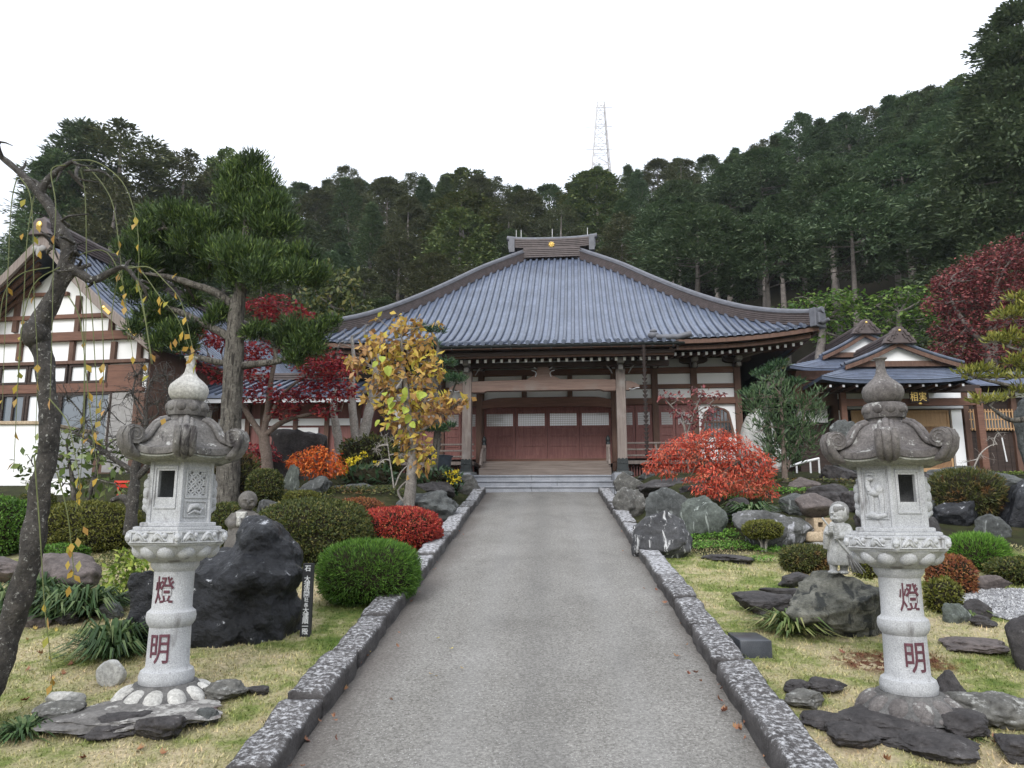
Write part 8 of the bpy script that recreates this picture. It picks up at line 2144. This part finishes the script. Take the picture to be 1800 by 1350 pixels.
# ------------------------------------------------------------------ the wooded hillside: each tree a thing of its own
FG = [('forest_cedar', [(0, (0.058, 0.09, 0.04)), (0.6, (0.088, 0.13, 0.057)), (1, (0.135, 0.16, 0.07))]),
      ('forest_cypress', [(0, (0.052, 0.09, 0.045)), (0.6, (0.086, 0.136, 0.066)), (1, (0.14, 0.19, 0.095))]),
      ('forest_brown', [(0, (0.062, 0.075, 0.036)), (0.6, (0.095, 0.108, 0.05)), (1, (0.14, 0.142, 0.066))]),
      ('forest_broad', [(0, (0.06, 0.09, 0.028)), (0.6, (0.10, 0.135, 0.042)), (1, (0.16, 0.18, 0.06))])]
for nm, st_ in FG: M[nm] = m_leaf(nm, st_, 0.15, 0.6, objvar=0.16)
def forest_proto(kind, hgt_, base, rad, nc, per, round_=0.65, L=0.25, W=0.085, lump=1.0):
    C = []; U = []; N = []
    for i in range(nc):
        t_ = rng.random() ** 0.85
        env = (1 - t_) ** round_ * min(1, 0.45 + t_ / 0.22) * rad * (0.8 + 0.35 * rng.random())
        a = rng.random() * 6.283; r = env * math.sqrt(0.35 + 0.65 * rng.random())
        z = hgt_ * (base + (1 - base) * t_ * 0.97)
        c = np.array((r * math.cos(a), r * math.sin(a), z)); out = np.array((math.cos(a), math.sin(a), 0.25))
        cs = lump * (0.5 + 0.5 * rng.random()) * (0.4 + 0.6 * (1 - t_)) * rad / 2.6
        d = rdir(per); q_ = (0.4 + 0.6 * rng.random((per, 1)))
        pts = c + d * q_ * np.array((cs, cs, cs * 0.62))
        C.append(pts); N.append(unit(d + (0, 0, 0.7) + rng.normal(size=(per, 3)) * 0.18)); U.append(unit(d * 0.6 + out * 0.5 + rng.normal(size=(per, 3)) * 0.35 - (0, 0, 0.15)))
    C = np.concatenate(C); U = np.concatenate(U); N = np.concatenate(N); n = len(C)
    top = np.stack([rng.normal(size=60) * 0.10, rng.normal(size=60) * 0.10, hgt_ * (0.94 + 0.06 * rng.random(60))], 1)
    C = np.concatenate([C, top]); U = np.concatenate([U, unit(rng.normal(size=(60, 3)) * 0.5 + (0, 0, 0.5))]); N = np.concatenate([N, rdir(60)]); n += 60
    root = thing(kind, '', 'tree', (0, 0, -50)); b = MB()
    b.tube([(0, 0, -1.0), (0.05, 0.03, hgt_ * 0.35), (0, 0, hgt_ * 0.7), (0, 0, hgt_ * 0.96)], [0.22, 0.18, 0.1, 0.02], 8)
    for k in range(14):
        a = rng.random() * 6.283; z = hgt_ * (base + (1 - base) * rng.random() * 0.7); b.tube([(0, 0, z), (rad * 0.6 * math.cos(a), rad * 0.6 * math.sin(a), z + 0.3)], [0.05, 0.02], 5)
    b.build('trunk', M['bark_forest'], root, smooth=70)
    np_mesh('crown', leaf_quads(C, U, N, L * (0.6 + 0.8 * rng.random(n)), W * (0.7 + 0.6 * rng.random(n)), 0.15), 4, M[{'cedar_tree': 'forest_cedar', 'cypress_tree': 'forest_cypress', 'old_cedar_tree': 'forest_brown', 'forest_broadleaf': 'forest_broad'}[kind]], root)
    return root
protos = {'cedar_tree': [forest_proto('cedar_tree', 18, 0.16, 2.9, 230, 85, 0.5), forest_proto('cedar_tree', 18, 0.30, 2.8, 220, 85, 0.5), forest_proto('cedar_tree', 18, 0.15, 2.9, 230, 80, 0.9)],
          'cypress_tree': [forest_proto('cypress_tree', 18, 0.18, 2.8, 230, 85, 0.45), forest_proto('cypress_tree', 18, 0.68, 2.8, 170, 85, 0.4), forest_proto('cypress_tree', 18, 0.22, 3.1, 430, 90, 0.6, 0.15, 0.055, 0.62), forest_proto('cypress_tree', 18, 0.2, 2.9, 230, 80, 0.85)],
          'old_cedar_tree': [forest_proto('old_cedar_tree', 18, 0.12, 3.1, 240, 85, 0.36), forest_proto('old_cedar_tree', 18, 0.2, 2.9, 220, 85, 0.42)],
          'forest_broadleaf': [forest_proto('forest_broadleaf', 15, 0.15, 3.3, 200, 75, 0.34, 0.26, 0.15)]}
used = set()
WHERE = {'cedar_tree': 'dark green cedar', 'cypress_tree': 'blue green cypress', 'old_cedar_tree': 'brown tinged cedar', 'forest_broadleaf': 'yellowish green broadleaf tree'}
def plant(kind, var, x, y, h, wide, label, group):
    pr_ = protos[kind][var % len(protos[kind])]
    if id(pr_) in used: o = copy_tree(pr_)
    else: o = pr_; used.add(id(pr_))
    base_h = 15 if kind == 'forest_broadleaf' else 18
    s = h / base_h
    o.location = (x, y, float(all_h(x, y)) - 0.1); o.scale = (s * wide, s * wide, s); o.rotation_euler = (rng.normal() * 0.035, rng.normal() * 0.035, rng.random() * 6.283)
    o['label'] = label; o['group'] = group
    return o
rows = [(40, 3.6, 'front row of the wood'), (46, 3.8, 'second row of the wood'), (53, 4.1, 'third row of the wood'), (60, 4.3, 'fourth row of the wood'), (67, 3.5, 'row below the ridge'), (74, 3.1, 'ridge row of the wood')]
rr_ = random.Random(5)
for ri, (ry, sp, rn) in enumerate(rows):
    half = ry * 0.72; x = -half - 2; k = 0
    while x < half + 3:
        xx = x + rr_.uniform(-0.9, 0.9); yy = ry + rr_.uniform(-2.0, 2.0)
        pxx = 960 + 1260 * xx / yy
        sky = float(np.interp(pxx, SKY_PX, SKY_PY)) + rr_.uniform(-5, 10)
        zmax = EYE + yy * math.tan(float(elev(sky)))
        g = float(all_h(xx, yy))
        right = pxx > 1120
        f = ((0.60, 0.74, 0.84, 0.91, 0.96, 1.0) if not right else (0.80, 0.86, 0.90, 0.93, 0.97, 1.0))[ri]
        ztop = g + (zmax - g) * 1.0 if ri > 3 else min(zmax, EYE + (zmax - EYE) * (f + rr_.uniform(-0.04, 0.06)))
        h = max(8.0, min(20.5, ztop - g))
        right = pxx > 1120
        kind = rr_.choices(['cedar_tree', 'cypress_tree', 'old_cedar_tree', 'forest_broadleaf'], [3, 5, 0.8, 0.6] if right else ([4, 2, 3, 1.2] if pxx < 1120 else [3, 3, 1, 1]))[0]
        var = 1 if (right and ri < 3) else (rr_.choice((0, 3, 3)) if kind == 'cypress_tree' else (rr_.randint(0, 2) if kind == 'cedar_tree' else rr_.randint(0, 1)))
        if right and ri < 3 : kind = 'cypress_tree'
        lab = f"{WHERE[kind]}, {ORD[k]} from left in the {rn}"
        plant(kind, var, xx, yy, h, rr_.uniform(1.25, 1.65) * (1.1 if ri < 3 else 1.15) * max(1, 12 / h) ** 0.5, lab, 'trees of the wooded hillside')
        x += sp * rr_.uniform(0.85, 1.15); k += 1
# trees that stand out above the wood
for px, py, y, kind, wide, lab in ((150, 204, 50, 'cypress_tree', 1.25, 'tall dark cypress standing clear of the wood above the gabled house'), (112, 262, 47, 'cedar_tree', 1.0, 'smaller dark tree at the left shoulder of the tall cypress'),
                                   (242, 228, 52, 'old_cedar_tree', 1.6, 'big rounded brown cedar right of the tall cypress at left'), (312, 258, 54, 'old_cedar_tree', 1.3, 'brown cedar behind the top left of the juniper'), (200, 300, 44, 'old_cedar_tree', 1.2, 'lower brown cedar below the tall cypress at left'),
                                   (1386, 204, 66, 'cypress_tree', 1.0, 'lone feathery tree above the skyline right of the pylon'), (1580, 160, 62, 'cedar_tree', 0.9, 'pointed cedar on the skyline at upper right'), (1632, 158, 62, 'cedar_tree', 0.9, 'second pointed cedar on the skyline at upper right'),
                                   (1775, -20, 33, 'cypress_tree', 1.35, 'huge dark cypress filling the upper right corner'), (1722, 95, 35, 'cypress_tree', 1.2, 'tall cypress left of the huge corner cypress'), (1850, 40, 34, 'cypress_tree', 1.3, 'tall cypress at the right edge beside the corner cypress'), (1690, 215, 37, 'cypress_tree', 1.2, 'cypress lowest of those near the upper right corner'),
                                   (1040, 288, 72, 'cedar_tree', 0.7, 'small pointed cedar at the foot of the pylon'), (622, 284, 70, 'old_cedar_tree', 0.9, 'brown pointed cedar on the skyline left of the hall ridge'), (400, 262, 60, 'forest_broadleaf', 0.9, 'light green treetop behind the top of the juniper')):
    p = P(px, max(py, -200), y); g = float(all_h(p[0], y)); 
    plant(kind, 2 if y < 38 else 0, p[0], y, max(6, p[2] - g), wide * (1.45 if p[2] - g < 16 else 1.2), lab, 'trees standing out of the hillside wood')
for pr_l in protos.values():
    for pr_ in pr_l:
        if id(pr_) not in used:
            for c_ in list(pr_.children): bpy.data.objects.remove(c_)
            bpy.data.objects.remove(pr_)
# undergrowth at the foot of the wood
n = 5200
x = -34 + 70 * rng.random(n); y = 34.5 + 5 * rng.random(n); z = all_h(x, y) + 2.2 * rng.random(n) ** 1.6
C = np.stack([x, y, z], 1)
tag(np_mesh('undergrowth', leaf_quads(C, rdir(n), rdir(n) + (0, 0, 0.5), 0.4, 0.22), 4, M['leaf_dark']), 'dark undergrowth at the foot of the wooded hill', 'undergrowth', kind='stuff')

# ------------------------------------------------------------------ pylon on the ridge
pb = P(1056, 330, 118); pt_ = P(1056, 182, 118); b = MB(pb)
def leg(k, q_):
    w = 1.75 - 1.15 * q_; sx = (-1, 1, 1, -1)[k]; sy = (-1, -1, 1, 1)[k]
    c = pb + (pt_ - pb) * q_; return (c[0] + sx * w, c[1] + sy * w, c[2])
for k in range(4): b.tube([(leg(k, 0)[0], leg(k, 0)[1], leg(k, 0)[2] - 6), leg(k, 0), leg(k, 1)], 0.10, 5)
nl = 9
for i in range(nl):
    q0, q1 = i / nl, (i + 1) / nl
    for k in range(4):
        k2 = (k + 1) % 4; b.tube([leg(k, q0), leg(k2, q1)], 0.045, 4); b.tube([leg(k2, q0), leg(k, q1)], 0.045, 4); b.tube([leg(k, q1), leg(k2, q1)], 0.045, 4)
for q_ in (0.45, 0.72, 0.95):
    c = pb + (pt_ - pb) * q_; b.tube([(c[0] - 2.6, c[1], c[2]), (c[0] + 2.0, c[1], c[2])], 0.06, 4)
tag(b.build('pylon', M['pylon_paint']), 'pale steel lattice pylon on the ridge behind the hall', 'pylon')

# ------------------------------------------------------------------ fallen leaves
M['dead_leaf'] = m_leaf('dead_leaf', [(0, (0.14, 0.05, 0.03)), (0.5, (0.22, 0.085, 0.045)), (1, (0.28, 0.16, 0.08))], 0.1, objvar=0.08)
M['dead_leaf_yellow'] = m_leaf('dead_leaf_yellow', [(0, (0.4, 0.3, 0.06)), (1, (0.5, 0.38, 0.12))], 0.1, objvar=0.2)
def leaf_me(mat):
    V = []
    for k in range(5):
        a = -1.2 + k * 0.6; L = 0.028 * (1 - 0.25 * abs(k - 2) / 2); d = np.array((math.cos(a), math.sin(a), 0.25)); s_ = np.array((-math.sin(a), math.cos(a), 0)) * 0.007
        V.append([np.zeros(3), d * L * 0.5 + s_, d * L + (0, 0, 0.004 * k), d * L * 0.5 - s_])
    o = np_mesh('fallen_leaf', np.array(V), 4, M[mat]); return o
ra = leaf_me('dead_leaf'); ya = leaf_me('dead_leaf_yellow'); first = {id(ra): True, id(ya): True}
def drop(px, py, src, label, group, s=1.0):
    p = GP(px, py)
    if abs(p[0] - PATH_X) < 1.28: p[2] = SLOPE * p[1] + 0.014
    o = src
    if not first[id(src)]: o = src.copy(); link(o)
    first[id(src)] = False
    o.location = (p[0], p[1], p[2] + 0.012); o.rotation_euler = (rng.normal() * 0.3 + math.atan(SLOPE), rng.normal() * 0.3, rng.random() * 6.28); o.scale = (s,) * 3
    tag(o, label, 'leaf', group)
for px, py in ((1275, 1258), (1268, 1240), (1308, 1308), (1292, 1288), (1304, 1290), (1212, 1192), (1222, 1190), (1206, 1140), (1190, 1160), (1170, 1065), (1234, 1205), (1268, 1254)): drop(px, py, ra, 'small dry red leaf fallen along the right edge of the path', 'red leaves along the right path edge', rng.uniform(0.8, 1.5))
for px, py in ((618, 1186), (605, 1218), (632, 1172), (645, 1160), (702, 1118), (698, 1142), (562, 1276), (690, 1238), (538, 1305)): drop(px, py, ra, 'small dry brown leaf fallen along the left edge of the path', 'brown leaves along the left path edge', rng.uniform(0.7, 1.3))
for k in range(26):
    sd_ = 1 if k % 2 else -1; yy_ = 4.0 + 8 * rng.random() ** 1.6; xx_ = PATH_X + sd_ * (1.26 - 0.22 * rng.random() ** 2)
    o = ra.copy(); link(o); o.location = (xx_, yy_, SLOPE * yy_ + 0.024); o.rotation_euler = (rng.normal() * 0.3, rng.normal() * 0.3, rng.random() * 6.28); o.scale = (rng.uniform(0.5, 1.0),) * 3
    if sd_ > 0: tag(o, 'small dry red leaf fallen along the right edge of the path', 'leaf', 'red leaves along the right path edge')
    else: tag(o, 'small dry brown leaf fallen along the left edge of the path', 'leaf', 'brown leaves along the left path edge')
for px, py in ((48, 1128), (46, 1180), (108, 1186), (88, 1195), (8, 1215), (52, 1276), (120, 1170), (282, 1328), (240, 1322), (18, 1110), (72, 1152), (130, 1128), (96, 1240), (40, 1235), (150, 1335)): drop(px, py, ra, 'dry brown leaf lying on the left lawn', 'brown leaves on the left lawn', rng.uniform(0.9, 1.7))
for px, py in ((1752, 1310), (1746, 1300), (1352, 1130), (1395, 1205), (1716, 1182), (1560, 1340), (1480, 1150), (1505, 1290)): drop(px, py, ra, 'dry red brown leaf lying on the right lawn', 'brown leaves on the right lawn', rng.uniform(0.8, 1.5))
for px, py in ((768, 1128), (758, 1192), (766, 1196), (792, 1146), (812, 1182), (578, 1165), (650, 1152), (806, 932)): drop(px, py, ya, 'small yellowed leaf or fleck on the middle of the path or kerb', 'pale leaves on the path', rng.uniform(0.5, 0.9))
for px, py in ((92, 1200), (96, 1110), (60, 1108), (30, 1120), (215, 1125)): drop(px, py, ya, 'yellow cherry leaf lying on the left lawn', 'yellow leaves on the left lawn', rng.uniform(0.9, 1.4))

# ------------------------------------------------------------------ thin autumn air
hz = MB((0, 180, 30)); hz.box(-420, 420, -60, 420, -12, 75)
t = NT('haze_air'); t.t.nodes.remove(t.b)
pv = t.n('ShaderNodeVolumePrincipled'); pv.inputs['Color'].default_value = (0.86, 0.92, 1.0, 1); pv.inputs['Density'].default_value = 0.0003; pv.inputs['Anisotropy'].default_value = 0.2
t.l(pv.outputs[0], t.out.inputs['Volume']); M['haze_air'] = t.m
tag(hz.build('haze', M['haze_air']), 'thin pale autumn haze filling the air', 'haze', kind='stuff')
